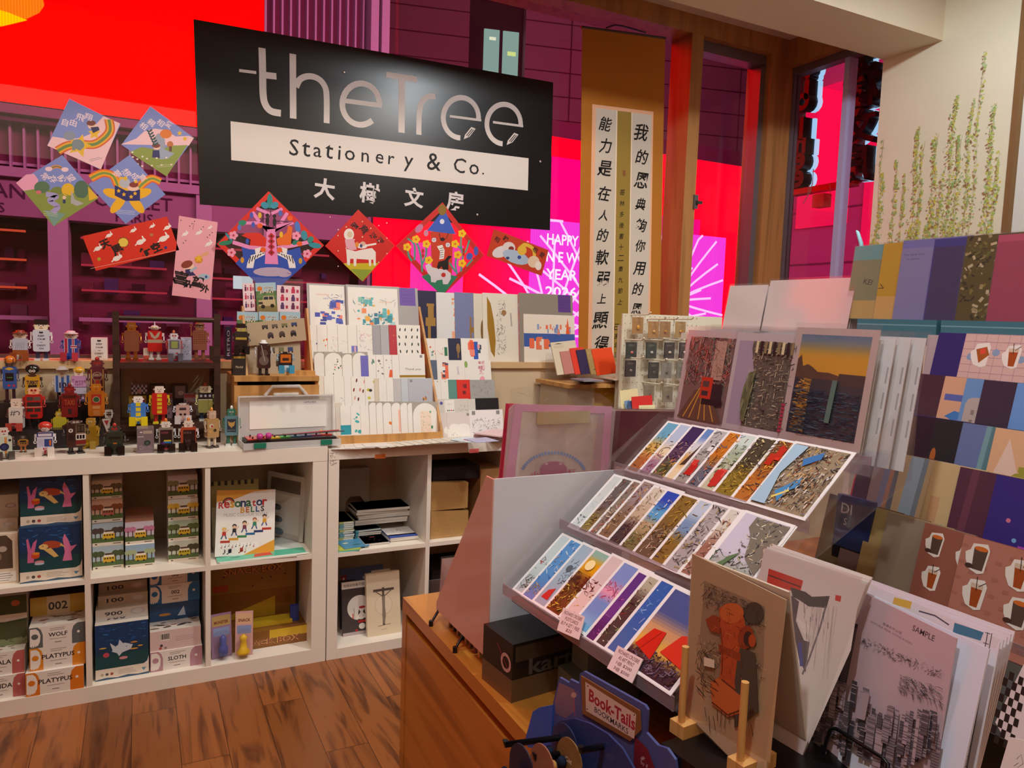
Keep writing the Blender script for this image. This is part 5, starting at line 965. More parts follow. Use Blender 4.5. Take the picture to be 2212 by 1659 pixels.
for ch, x, h, dy in (('S', 605, 88, 0), ('t', 672, 76, 4), ('a', 735, 54, 12), ('t', 800, 76, 2), ('i', 857, 76, 2), ('o', 915, 56, 10), ('n', 1000, 52, 12), ('e', 1080, 54, 10), ('r', 1145, 50, 12), ('y', 1240, 84, 26), ('&', 1382, 100, -4), ('C', 1525, 88, 0), ('o', 1605, 62, 14), ('.', 1655, 12, 32)):
    y = 768+(x-605)*.108+dy; a.t(ch, *K((x, y))[0], h/2.572, '#1c1a1e', -5+((x*7) % 9-4), bold=.004)
m.build('brush_lettering', sg)
m = MB('paper'); a = PxArt(m, MS, YS, y=-.0002)
for ch, x, y in (('大', 775, 998), ('樹', 1025, 1022), ('文', 1272, 1046), ('房', 1500, 1066)): a.t(ch, *K((x, y))[0], 45, '#d4ced0', -4, bold=.03)
m.build('chinese_lettering', sg)
for x, y in ((743, 156), (1167, 349), (1031, 464)): m = MB('metal'); p = MS.inverted() @ at(x, y, Y=YS); m.ball((p.x, -.001, p.z), (.006, .003, .006), '#d8d4d8', n=10, m=6); m.build('screw', sg)
# ---- papers on the glass (inner face at .552)
YP = .5495
C2 = cr(0, 190, 3.53); BL, PK, YE, GN = '#7f8ed0', '#f0c4cc', '#e8b82c', '#8a9a48'
GP = 'square blue picture papers on the glass'
def star(a, x, y, r, c, n=5, rot=0): a.poly([(x+r*(1 if k % 2 == 0 else .5)*sin(pi*k/n+rot), y-r*(1 if k % 2 == 0 else .5)*cos(pi*k/n+rot)) for k in range(2*n)], c)
def art1(a):
    a.poly(C2((360, 440), (400, 370), (520, 390), (620, 380), (690, 350), (720, 290), (790, 215), (915, 270), (770, 620)), PK)
    for w_, c in ((16, '#d8602c'), (11, '#e8a82c'), (5, '#6a8a4c')): a.l(C2(*bez([(440, 480), (520, 440), (620, 430), (720, 430), (800, 380), (840, 320), (830, 240)])), w_, c)
    star(a, *C2((605, 440))[0], 26, YE, rot=.3); star(a, *C2((720, 345))[0], 14, YE); a.o(*C2((530, 365))[0], 13, 10, '#8a94a8'); a.o(*C2((595, 430))[0], 14, 11, '#7a8a90', 20); a.r(*C2((550, 445))[0], *C2((575, 475))[0], '#7a8a90'); a.r(*C2((595, 445))[0], *C2((620, 475))[0], '#7a8a90')
    a.o(*C2((700, 285))[0], 9, 8, '#f0c8b0'); a.o(*C2((695, 268))[0], 10, 6, '#7a3a34'); a.poly(C2((690, 300), (750, 295), (760, 320), (710, 345)), '#2c2c58')
    for ch, x, y in (('自', 497, 262), ('由', 560, 265), ('飛', 612, 225), ('翔', 675, 220)): a.t(ch, *C2((x, y))[0], 13, '#f2dce4', 8, bold=.01)
    a.l(C2((680, 550), (760, 527)), .8, '#9a8a98'); a.l(C2((690, 560), (780, 533)), .8, '#9a8a98')
pinned('picture_paper', 'blue square paper of an elephant flying on a star over a rainbow', 'paper', [(150, 213), (260, 268), (217, 366), (102, 313)], YP, art1, BL, group=GP)
def art2(a):
    a.poly(C2((922, 430), (1040, 385), (1100, 330), (1180, 310), (1260, 320), (1340, 370), (1440, 365), (1480, 380), (1440, 440)), PK); a.poly(C2((985, 490), (1080, 450), (1200, 470), (1320, 440), (1430, 435), (1270, 675)), GN)
    a.o(*C2((1215, 430))[0], 13, 24, '#9aa0b4'); a.poly(C2((1200, 440), (1260, 470), (1330, 500), (1280, 540), (1220, 545)), '#9aa6bc'); a.o(*C2((1265, 350))[0], 13, 10, '#e07a2c'); a.o(*C2((1195, 450))[0], 8, 6, '#f0c8b0'); a.o(*C2((1190, 440))[0], 9, 5, '#7a3a34'); a.poly(C2((1165, 475), (1215, 475), (1220, 535), (1160, 530)), '#2c2c68'); a.o(*C2((1297, 430))[0], 7, 7, '#c0703c'); a.r(*C2((1290, 445))[0], *C2((1310, 485))[0], '#6a3a34')
    for k in range(6): a.o(*C2((1130+9*k, 330+20*k))[0], 4, 2, '#2c4a50', 40); a.o(*C2((1150+9*k, 325+20*k))[0], 4, 2, '#2c4a50', -40)
    for x, y in ((1370, 345), (1410, 388)): star(a, *C2((x, y))[0], 6, YE)
    for k in range(12): a.o(*C2((1010+37*k % 330, 490+53*k % 110))[0], 2.5, 1.8, '#e8dcd0')
    for ch, x, y in (('相', 1095, 290), ('親', 1155, 265), ('相', 1225, 265), ('愛', 1290, 280)): a.t(ch, *C2((x, y))[0], 13, '#f2dce4', -3, bold=.01)
    a.l(C2((1190, 595), (1320, 580)), .8, '#c8c8a0'); a.l(C2((1200, 605), (1310, 594)), .8, '#c8c8a0')
pinned('picture_paper', 'blue square paper of a seated elephant and children on grass', 'paper', [(325, 230), (420, 298), (359, 380), (262, 312)], YP, art2, BL, group=GP)
def art3(a):
    a.poly(C2((122, 725), (200, 660), (260, 655), (292, 700), (280, 760), (220, 790), (180, 785)), '#f0a8c8'); a.poly(C2((180, 785), (300, 765), (470, 790), (670, 730), (745, 845), (410, 1055), (370, 1010)), GN); a.poly(C2((340, 930), (500, 960), (410, 1055)), '#7aa098')
    a.o(*C2((320, 757))[0], 17, 13, '#5a7a5c'); a.o(*C2((435, 785))[0], 13, 9, '#7a8a44'); a.o(*C2((518, 775))[0], 14, 14, YE); a.o(*C2((620, 775))[0], 16, 20, '#52705c'); a.poly(C2((670, 755), (750, 835), (680, 860)), YE); a.poly(C2((480, 800), (560, 830), (665, 845), (600, 870)), GN)
    a.l(C2(*bez([(350, 810), (430, 825), (380, 860), (440, 905), (400, 950)])), 9, '#a8a0d0'); a.poly(C2((545, 780), (570, 850), (640, 880), (590, 900), (540, 880)), '#b0b0b4'); a.o(*C2((490, 835))[0], 4, 4, '#f0c8b0'); a.r(*C2((480, 850))[0], *C2((500, 880))[0], '#2c3a68'); a.o(*C2((295, 795))[0], 6, 4, '#d8707c')
    for w_, c in ((9, '#e8a84c'), (6, '#d8603c'), (3, '#5a8a5c')): a.l(C2(*bez([(395, 610), (430, 598), (470, 610)])), w_*.6, c)
    a.o(*C2((372, 618))[0], 8, 5, '#f2d0dc'); a.o(*C2((495, 622))[0], 8, 5, '#f2d0dc')
    for ch, x, y in (('常', 343, 675), ('存', 405, 695), ('盼', 472, 695), ('望', 542, 685)): a.t(ch, *C2((x, y))[0], 13, '#f2dce4', -2, bold=.01)
    for k in range(3): a.l(C2((330, 940+14*k), (440, 955+12*k)), .8, '#c8d0b8')
pinned('picture_paper', 'blue square paper of green hills, a stream and a small rainbow', 'paper', [(135, 334), (213, 428), (118, 487), (35, 396)], YP, art3, BL, group=GP)
def art4(a):
    for s_, pts in ((1, [(690, 690), (780, 650), (860, 670), (900, 750)]), (-1, [(1050, 770), (1100, 720), (1160, 690), (1225, 715)])):
        for w_, c in ((15, '#e8682c'), (10, '#f0a82c'), (4, '#7a9a4c')): a.l(C2(*bez(pts)), w_, c)
    for th in (-72, -15, 72, 140, -140): a.o(*C2((970+110*sin(radians(th)), 830-70*cos(radians(th+180))*-1 if False else 830-75*cos(radians(th))))[0], 24, 10, '#efb424', th-90)
    a.poly(C2((875, 740), (965, 785), (1068, 775), (1068, 860), (960, 862), (875, 820)), '#2c2c70')
    for x, y in ((905, 785), (945, 812), (1030, 805), (1000, 830)): star(a, *C2((x, y))[0], 5, YE)
    a.o(*C2((952, 725))[0], 12, 11, '#b8bcc8'); a.o(*C2((955, 690))[0], 5, 4, YE); a.o(*C2((1015, 765))[0], 13, 6, '#f0c8b8'); a.o(*C2((1020, 738))[0], 10, 6, '#8a3c30'); a.o(*C2((1035, 712))[0], 4, 4, YE)
    for ch, x, y in (('夢', 893, 655), ('想', 965, 645), ('成', 1030, 675), ('真', 1087, 685)): a.t(ch, *C2((x, y))[0], 14, '#f2dce4', -2, bold=.01)
    for k in range(3): a.l(C2((890, 930+12*k), (1030, 942+12*k)), .8, '#c8d0e8')
pinned('picture_paper', 'blue square paper of a yellow star boat with a rainbow', 'paper', [(278, 334), (359, 420), (270, 484), (193, 399)], YP-.0022, art4, BL, group=GP)
def rabbits(a, pts, c='#f0e8e4'):
    for x, y, s_ in pts: a.o(x, y, 8*s_, 5*s_, c, -20); a.o(x+7*s_, y-4*s_, 4*s_, 3.5*s_, c); a.o(x+5*s_, y-9*s_, 1.5*s_, 4*s_, c, -30); a.l([(x-6*s_, y+3*s_), (x-10*s_, y+7*s_)], 2*s_, c)
def art5(a):
    rabbits(a, [C2(q)[0]+(s_,) for q, s_ in (((830, 1125), .75), ((1015, 1087), .7), ((1160, 1055), .6), ((1275, 1065), .8), ((1070, 1175), 1.1), ((1245, 1150), 1.2), ((890, 1300), 1.1), ((745, 1225), .9))])
    star(a, *C2((940, 1178))[0], 15, '#5a5a20', 12); a.o(*C2((940, 1178))[0], 10.5, 9.5, '#e8cc50')
    for ch, x, y, h in (('天', 803, 1190, 17), ('馬', 895, 1235, 20), ('行', 1110, 1250, 20), ('空', 1190, 1215, 19)): a.t(ch, *C2((x, y))[0], h, '#1c1414', 10, bold=.04)
    a.o(*C2((1263, 1218))[0], 3.5, 3.5, '#3a3a78'); a.o(*C2((755, 1305))[0], 4, 4, '#b0a030'); a.o(*C2((1155, 1120))[0], 4, 3, '#b0803c'); a.l(C2((690, 1378), (1340, 1238)), .8, '#f0a898')
pinned('red_banner_paper', 'wide red paper with white rabbits and a yellow sun', 'paper', [(178, 509), (365, 468), (383, 540), (207, 586)], YP, art5, '#d8301c')
def art6(a):
    a.l(C2((1480, 1030), (1470, 1080)), 1, '#c06a78'); [a.o(*C2((1380+(k*67) % 250, 1010+(k*43) % 190))[0], 1.3, 1.3, '#5a3a50') for k in range(12)]; rabbits(a, [C2(q)[0]+(s_,) for q, s_ in (((1410, 1115), .7), ((1515, 1105), .7), ((1590, 1190), .8), ((1600, 1065), .5))])
    a.o(*C2((1465, 1310))[0], 1, 1, PK); a.o(*C2((1440, 1370))[0], 12, 11, '#f2cdb8'); a.o(*C2((1425, 1345))[0], 13, 8, '#8a3c2c', -20); a.poly(C2((1410, 1385), (1450, 1380), (1495, 1430), (1420, 1435)), '#2c2c60'); a.l(C2((1450, 1400), (1500, 1365)), 5, '#a8b8c8'); a.o(*C2((1515, 1310))[0], 9, 8, '#d8902c'); star(a, *C2((1515, 1300))[0], 9, YE); a.o(*C2((1555, 1440))[0], 13, 7, '#a8c0d0'); a.o(*C2((1572, 1440))[0], 3, 3, '#2c5a9c')
    for k in range(5): a.l(C2((1530, 1295-6*k), (1590, 1270-6*k)), .8, '#e8b05c')
    for ch, x, y, h in (('喜', 1385, 1450, 28), ('出', 1440, 1502, 19), ('望', 1510, 1478, 22), ('外', 1562, 1530, 17)): a.t(ch, *C2((x, y))[0], h, '#1c1418', -6, bold=.04)
pinned('pink_paper', 'tall pink paper with a reaching child beside the red rabbit paper', 'paper', [(387, 466), (470, 480), (455, 648), (371, 638)], YP, art6, '#eaa6b4')
C7 = cr(460, 400, 5.53)
def framed(a, T, R, B, L, wd, col):
    c = ((T[0]+B[0])/2, (T[1]+B[1])/2); I = [(p[0]+(c[0]-p[0])*wd, p[1]+(c[1]-p[1])*wd) for p in (T, R, B, L)]; O = [T, R, B, L]
    for i in range(4): a.poly([O[i], O[(i+1) % 4], I[(i+1) % 4], I[i]], col)
def leafs(a, K_, L_):
    for x, y, rx, ry, an, c in L_: a.o(*K_((x, y))[0], rx, ry, c, an)
def art7(a):
    framed(a, (580, 413), (700, 530), (583, 640), (469, 527), .13, '#d82c20')
    a.poly(C7((270, 935), (360, 840), (340, 740), (480, 770), (600, 820), (800, 820), (900, 780), (1040, 740), (1060, 850), (1120, 930), (680, 1320)), '#2c50b4')
    a.poly(C7((640, 530), (745, 530), (780, 945), (620, 940)), '#e88ac0'); a.poly(C7((380, 435), (540, 430), (640, 470), (650, 560), (740, 560), (760, 470), (960, 440), (970, 465), (760, 520), (640, 530), (560, 470), (390, 470)), '#e88ac0')
    a.l(C7((470, 320), (560, 440)), 7, '#e88ac0'); a.l(C7((520, 275), (690, 350)), 6, '#e88ac0'); a.l(C7((890, 330), (810, 450)), 7, '#e88ac0'); a.l(C7((830, 280), (700, 340)), 6, '#e88ac0'); a.l(C7((235, 680), (430, 740), (640, 760)), 8, '#e890c4'); a.l(C7((770, 750), (960, 720), (1140, 680)), 8, '#e890c4')
    a.poly(C7((340, 600), (400, 570), (560, 570), (640, 640), (630, 735), (440, 720), (450, 650)), '#d83020'); a.poly(C7((760, 640), (880, 570), (900, 480), (950, 500), (930, 715), (770, 720)), '#e86a20')
    for y in (610, 670, 735, 805): a.poly(C7((695, y-42), (740, y), (700, y+42), (655, y)), '#b81c28'); a.o(*C7((698, y))[0], 2, 2.4, '#4a1010')
    for s_, x in ((1, 510), (-1, 880)):
        a.poly(C7((x-100*s_, 930), (x-60*s_, 840), (x+100*s_, 790), (x+110*s_, 830), (x-10*s_, 890), (x-30*s_, 990), (x-110*s_, 990)), '#ece8e8'); a.poly(C7((x-10*s_, 760), (x+60*s_, 740), (x+50*s_, 800), (x, 830)), '#ece8e8')
        for k in range(6): a.l(C7((x-80*s_+32*k*s_, 935-24*k), (x-60*s_+32*k*s_, 850-8*k)), 2, '#1c1818')
    a.o(*C7((700, 1035))[0], 40, 10, '#b8a8c0'); a.o(*C7((850, 1055))[0], 16, 8, '#b8a8c0'); a.l(C7((890, 1045), (910, 1060), (935, 1055)), 1, '#2a2030')
    leafs(a, C7, ((680, 190, 6, 16, 0, '#2c8a88'), (620, 240, 9, 7, 30, '#3a90a8'), (735, 240, 9, 7, -30, '#3a90a8'), (350, 450, 9, 6, -10, '#2c8a6c'), (150, 690, 15, 5, -8, '#2c8060'), (190, 620, 12, 3, 50, '#3a8aa0'), (1220, 720, 14, 6, 10, '#2c90a0'), (1090, 600, 7, 11, -10, '#3a90a0'), (1165, 650, 8, 6, -50, '#2c8a80'), (1010, 500, 6, 13, -10, '#4a78c8'), (985, 680, 8, 5, -40, '#2c7a6c')))
    for x, y, c in ((460, 360, '#4a58b8'), (560, 360, '#e0b830'), (480, 475, '#4a58b8'), (315, 505, '#5a78c8'), (805, 335, '#4a68c0'), (410, 670, '#3a50b0'), (815, 590, '#e8b828'), (350, 895, '#d09a28'), (1045, 905, '#c89a30')): a.o(*C7((x, y))[0], 4, 6.5, c)
    for x, y in ((560, 485), (920, 395), (600, 770), (795, 775), (1035, 700)): a.o(*C7((x, y))[0], 6, 5.5, '#e8601c')
    for x, y in ((245, 600), (220, 805), (995, 605), (1125, 820)):
        for k in range(5): a.o(C7((x, y))[0][0]+6*cos(k*1.257), C7((x, y))[0][1]+6*sin(k*1.257), 4, 4, '#f09ab8')
        a.o(*C7((x, y))[0], 2.5, 2.5, '#c02c4a')
    for x, y in ((650, 430), (735, 440)): a.o(*C7((x, y-70))[0], 4, 4, '#1c1418'); a.o(*C7((x, y))[0], 4, 9, '#1c1418'); a.l(C7((x-5, y+30), (x-20, y+70)), 1.5, '#1c1418'); a.l(C7((x+5, y+30), (x+20, y+70)), 1.5, '#1c1418')
    a.l(C7((560, 440), (600, 400), (640, 400)), 1.3, '#1c1418'); a.l(C7((690, 300), (685, 360), (660, 400)), 1.3, '#1c1418'); a.l(C7((745, 430), (820, 430), (900, 440)), 1.6, '#1c1418')
pinned('festive_paper', 'big red edged diamond of a pink tree full of animals below the sign', 'paper', [(580, 413), (700, 530), (583, 640), (469, 527)], YP-.026, art7, '#ffffff', mat='film')
def art8(a):
    for k in range(26): a.o(*C7((1400+(k*97) % 680, 380+(k*151) % 620))[0], 1.3, 1.3, '#f0dcd0')
    a.poly(C7((1555, 935), (1980, 930), (1785, 1150)), '#c8b820'); a.poly(C7((1640, 1000), (1900, 1010), (1785, 1150)), '#8aa030')
    W = '#ece6e0'; a.poly(C7((1590, 760), (1700, 790), (1780, 770), (1900, 750), (1945, 800), (1945, 960), (1920, 960), (1915, 890), (1890, 890), (1890, 965), (1865, 965), (1860, 890), (1715, 880), (1710, 965), (1680, 965), (1680, 880), (1640, 880), (1635, 955), (1605, 955)), W)
    a.o(*C7((1625, 590))[0], 11, 13, W); a.o(*C7((1635, 590))[0], 6, 7, '#d8c8a8'); a.poly(C7((1575, 650), (1680, 640), (1720, 770), (1640, 780), (1590, 740)), '#e0a8b8'); a.o(*C7((1780, 725))[0], 12, 6, W); a.o(*C7((1790, 700))[0], 6, 5, '#d8b0a0'); a.o(*C7((1770, 725))[0], 3, 4, '#3a4a78'); a.l(C7((1840, 720), (1950, 700)), 4, W); a.o(*C7((1720, 710))[0], 4, 6, '#e0902c')
    for ch, x, y, h in (('暖', 1690, 495, 16), ('意', 1805, 530, 20), ('洋', 1915, 610, 16), ('洋', 2000, 665, 16)): a.t(ch, *C7((x, y))[0], h, '#1c1210', -10, bold=.02)
pinned('festive_paper', 'red diamond paper with a white llama in a pink scarf', 'paper', [(773, 453), (854, 530), (784, 609), (703, 531)], YP-.023, art8, '#cc2018')
C9 = cr(840, 420, 5.98)
def art9(a):
    framed(a, (956, 437), (1045, 552), (955, 640), (855, 531), .16, '#c8201c')
    a.poly(C9((535, 480), (830, 480), (810, 1100), (560, 1000)), '#c83c20'); a.poly(C9((680, 230), (740, 240), (865, 515), (490, 470)), '#3a5cc0'); a.o(*C9((690, 200))[0], 9, 12, '#8a6a18'); a.o(*C9((688, 350))[0], 5, 5.5, '#e0e4f0')
    for x, y in ((583, 588), (762, 652)): a.o(*C9((x, y))[0], 5, 5, '#e0e4f0'); a.l(C9((x-28, y), (x+28, y)), .8, '#5a5a78'); a.l(C9((x, y-30), (x, y+30)), .8, '#5a5a78')
    a.poly(C9((420, 1060), (520, 1020), (800, 1040), (890, 1060), (690, 1310)), '#2c8060')
    for pts in (((240, 690), (260, 800), (300, 860)), ((340, 580), (390, 700), (420, 850), (430, 1000)), ((240, 570), (330, 650), (330, 850)), ((480, 640), (480, 780), (430, 900)), ((940, 510), (930, 650), (960, 800)), ((860, 640), (930, 700)), ((1040, 590), (1000, 720), (960, 800), (930, 1000)), ((880, 780), (860, 900), (880, 1030)), ((780, 880), (860, 1000)), ((1080, 840), (1000, 930))): a.l(C9(*bez(list(pts), 4)), 4.5, '#4a9a8a')
    for x, y in ((350, 580), (235, 680), (485, 640), (515, 850), (945, 505), (855, 640), (890, 780), (945, 890)):
        for k in range(5): a.o(C9((x, y))[0][0]+5*cos(k*1.257), C9((x, y))[0][1]+5*sin(k*1.257), 4, 4, '#f0c418')
        a.o(*C9((x, y))[0], 2.5, 2.5, '#e07018')
    W = '#d8d4dc'; a.poly(C9((470, 920), (520, 890), (560, 940), (640, 960), (740, 970), (800, 1020), (800, 1090), (760, 1160), (700, 1160), (690, 1100), (620, 1110), (600, 1140), (545, 1130), (540, 1060), (500, 1010)), W); a.o(*C9((705, 1040))[0], 5, 5, '#c02c2c')
    a.poly(C9((640, 870), (720, 850), (770, 790), (815, 800), (770, 850), (770, 970), (700, 975), (680, 930), (640, 970), (620, 940)), '#1c1414'); a.poly(C9((620, 670), (690, 650), (720, 720), (710, 830), (650, 840), (660, 740)), '#ece8e4')
    for k in range(5): a.l(C9((655, 700+28*k), (705, 690+28*k)), 1.2, '#2a2020')
    a.o(*C9((692, 580))[0], 5, 4, '#1c1414'); a.l(C9((650, 500), (660, 560), (690, 590), (740, 570), (770, 500)), 1.4, '#1c1414'); a.o(*C9((1040, 800))[0], 7, 8, '#4a5cb8', 30); a.o(*C9((1125, 730))[0], 5, 10, '#4a5cb8'); a.o(*C9((390, 440))[0], 7, 11, '#c878a0', 40); a.o(*C9((480, 500))[0], 5, 7, '#c888a8')
    for x, y in ((440, 730), (440, 790), (965, 720), (965, 770)): a.o(*C9((x, y))[0], 3, 5, '#c02c20')
pinned('festive_paper', 'red edged diamond of a tall house with yellow flowers and animals', 'paper', [(956, 437), (1045, 552), (955, 640), (855, 531)], YP-.026, art9, '#ffffff', mat='film')
def art10(a):
    a.o(*C9((1450, 740))[0], 20, 12, '#dcd8dc', -20); a.o(*C9((1550, 690))[0], 14, 13, '#dcd4d4'); a.o(*C9((1580, 700))[0], 6, 5, '#8a2c2c'); a.o(*C9((1640, 810))[0], 30, 14, '#a8c0d8', 20); a.o(*C9((1685, 812))[0], 4, 4, '#2c4a9c'); a.o(*C9((1535, 822))[0], 4, 3, '#2c3a68'); a.l(C9(*bez([(1690, 720), (1750, 650), (1850, 690), (1880, 780), (1850, 850)])), 9, '#e0b83c'); a.o(*C9((1720, 720))[0], 10, 11, '#e0b83c'); a.o(*C9((1870, 870))[0], 13, 13, '#e4ccb0'); a.o(*C9((1930, 920))[0], 7, 10, '#ece4dc')
    for ch, x, y in (('相', 1400, 580), ('親', 1510, 575), ('相', 1890, 715), ('愛', 1980, 780)): a.t(ch, *C9((x, y))[0], 14, '#1c1010', -18, bold=.02)
pinned('red_card', 'small tilted red card with a white and a yellow cartoon animal, right of the diamonds', 'card', [(1067, 494), (1185, 541), (1170, 595), (1051, 553)], YP, art10, '#c23c1c')
# ---- calligraphy scroll
YC2 = .452
Pc = [at(*c, Y=YC2) for c in ((1258, 60), (1437, 84), (1424, 770), (1249, 770))]; MC, _w, _h = sheet_frame(*Pc)
scr = thing('hanging_scroll', 'tall brown silk scroll with two columns of brush calligraphy beside the post', 'scroll', MC)
D1 = cr(1220, 20, 2.44)
m = MB('cloth'); a = PxArt(m, MC, YC2); q = [MC.inverted() @ p for p in Pc]; zb = q[3].z-.09
m.prism([(q[0].x, q[0].z), (q[1].x, q[1].z), (q[2].x, zb), (q[3].x, zb)], 0, .0015, '#cc8436'); m.build('silk_backing', scr)
m = MB('dark_wood'); m.tube([(q[0].x-.004, .004, q[0].z+.004), (q[1].x+.004, .004, q[1].z+.004)], .007, '#6a4a26'); m.build('top_rod', scr)
m = MB('dark_wood'); m.tube([(q[3].x-.02, .004, zb), (q[2].x+.02, .004, zb)], .011, '#3a2418'); m.build('bottom_rod', scr)
m = MB('black'); mp = [MC.inverted() @ at(x, y, Y=YC2) for x, y in ((1310, 62), (1328, 56), (1345, 58), (1360, 62), (1395, 72))]; m.tube([(p.x, .002, p.z+.004) for p in mp], .004, '#1c1414', n=6); m.build('hanging_cord', scr)
m = MB('paper'); a = PxArt(m, MC, YC2, y=-.0006, mat='paper'); bt = (1240+8, 800)
a.poly(D1((145, 500), (467, 540), (445, 1850), (120, 1850)), '#eab48e'); a.build = None
def strip_(x0, y0, x1, y1, xb0, xb1, c): a.poly(D1((x0, y0), (x1, y1), (xb1, 1850), (xb0, 1850)), c)
strip_(165, 520, 272, 533, 140, 250, '#cdc3b4'); strip_(272, 533, 277, 534, 250, 256, '#efe0c8'); strip_(278, 535, 351, 543, 257, 330, '#9a8038'); strip_(351, 543, 356, 544, 330, 335, '#efe0c8'); strip_(357, 545, 458, 557, 336, 434, '#cdc3b4'); m.build('paper_panel', scr)
m = MB('paper'); a = PxArt(m, MC, YC2, y=-.0012, mat='paper'); INK = '#16120f'
for ch, (x, y), h in zip('能力是在人的軟弱上顯得', ((1308, 268), (1308, 315), (1307, 364), (1305, 418), (1304, 465), (1302, 508), (1301, 556), (1302, 603), (1300, 645), (1297, 692), (1299, 742)), (36, 38, 40, 38, 28, 34, 40, 40, 26, 44, 42)): a.t(ch, x, y, h, INK, (ord(ch) % 9)-6, bold=.016, shear=.22)
for ch, (x, y), h in zip('我的恩典夠你用的恩', ((1385, 286), (1387, 339), (1386, 390), (1384, 441), (1384, 487), (1383, 531), (1381, 580), (1378, 624), (1375, 668)), (44, 38, 42, 32, 36, 32, 36, 34, 32)): a.t(ch, x, y, h, INK, (ord(ch) % 9)-6, bold=.016, shear=.22)
for k, ch in enumerate('哥林多後書十二章九節上'): a.t(ch, 1344-.5*k, 416+23.6*k, 15, '#1c1810', (ord(ch) % 7)-3, bold=.006, shear=.2)
for k, ch in enumerate('己亥年道'): a.t(ch, 1332, 706+20*k, 16, '#1c1810', 0, bold=.01, shear=.2)
a.r(1345, 368, 1351, 380, '#8a5a30'); m.build('calligraphy', scr)

# ================================================================ greeting card racks
RC = random.Random(21)
ZT = .777
def side_board(t, x, pts, mat='oak', th=.009):
    m = MB(mat); m.T = Matrix(((0, 1, 0, 0), (1, 0, 0, 0), (0, 0, 1, 0), (0, 0, 0, 1))); m.prism(pts, x, x+th, '#c89455'); m.build('side_board', t)
def card(label, x0, x1, yt, yb, Y, art, col='#eceae4', sink=.03, lean=12, off=0.0, arch=False, name='greeting_card', t=.0022, group=None, cat='card', mat='coated', roll=0, zfl=None):
    """a card leaning back in a rack row at depth Y, foot hidden by sink behind the row in front"""
    p = at(x0, yb, Y=Y); q = at(x1, yb, Y=Y); w = q.x-p.x; zt = at((x0+x1)/2, yt, Y=Y+.02).z; z0 = min(p.z, q.z)-sink
    if zfl is not None: z0 = zfl
    h = (zt-z0)/cos(radians(lean)); m = MB(mat)
    if arch:
        m.box(0, w, .0008, t, 0, h, '#a8a298'); r = w*.48; P = [(w*.02, 0), (w*.02, h*.97-r)]+[(w/2-r*cos(radians(k*15)), h*.97-r+r*sin(radians(k*15))) for k in range(1, 12)]+[(w*.98, h*.97-r), (w*.98, 0)]
        m.prism(P, -.0008, .0008, col)
    else: m.box(0, w, 0, t, 0, h, col)
    if art: a = Art(m, w, h-sink, z=sink, y=-.0008 if arch else 0); art(a)
    o = m.build(name); o.matrix_world = pose((p.x, Y-off, z0), 0, lean, roll); return tag(o, label, cat, group)
def tagq(a, u=.86, v=.9, s=.05): a.rect(u-s, v-s*a.w/a.h, u+s, v+s*a.w/a.h, '#8a8a88')
def sketch(pal, n=26, box=(.15, .1, .9, .6)): return lambda a: a.scrib(*box, n, pal, RC, (.0008, .002), (.06, .22))
def spots(pal, n=10, box=(.2, .1, .8, .8), r=(.05, .1)): return lambda a: [a.oval(RC.uniform(box[0], box[2]), RC.uniform(box[1], box[3]), RC.uniform(*r), RC.choice(pal), RC.uniform(.4, 1), 8, RC.uniform(0, 3)) for k in range(n)]
def seq(*fs): return lambda a: [f(a) for f in fs]
def R_(u0, v0, u1, v1, c): return lambda a: a.rect(u0, v0, u1, v1, c)
rk1 = thing('card_rack', 'wide wooden stepped rack full of white greeting cards', 'rack', Matrix.Translation((0, 0, ZT)))
XL, XR = .008, .466
ROWS = [(.365, 706), (.315, 766), (.265, 814), (.212, 870), (.155, 938)]
fy = at(835, 955, Z=ZT).y
zl = at(835, 938, Y=fy).z-ZT
m = MB('oak'); m.box(XL, XR, fy, fy+.008, 0, zl, '#c89455'); m.build('front_lip', rk1)
m = MB('oak'); m.box(XL, XR, fy+.0081, .385, 0, .006, '#c89455'); m.build('base_board', rk1)
m = MB('oak'); m.box(XL, XR, .3851, .391, 0, .25, '#c89455'); m.build('back_board', rk1)
side_board(rk1, XR+.0001, [(fy, 0), (.391, 0), (.391, .25), (.425, .253), (.425, .52), (.40, .52), (fy+.01, zl+.01)]); side_board(rk1, XL-.0091, [(fy, 0), (.134, 0), (.134, .06), (fy, zl)])
for Y, yb in ROWS[:4]:
    z = at(800, yb, Y=Y).z-ZT-.034; m = MB('oak'); m.box(XL+.0002, XR-.0002, Y-.016, Y+.03, max(.0065, z-.006), z, '#c89455'); m.build('step_board', rk1)
WH, CRM, GRY = '#eceae4', '#e8e2d4', '#a8a6a6'
def harbour(a): a.text('HONG KONG', .38, .78, .006, '#e07a60', wide=a.w*.36); a.text('VIEW', .46, .69, .006, '#3a4aa8', wide=a.w*.16); a.blocks(.12, .05, .95, .42, 22, ['#3a4ab0', '#4a5cc0', '#f08a70', '#2f3c98'], RC, (.05, .2), (.3, .9)); a.blocks(.55, .42, .98, .68, 8, ['#3a4ab0', '#6a78c8', '#f08a70'], RC, (.05, .18)); a.scrib(.5, .4, 1, .8, 14, ['#3a4ab0', '#4a4a78'], RC, (.001, .002), (.05, .2))
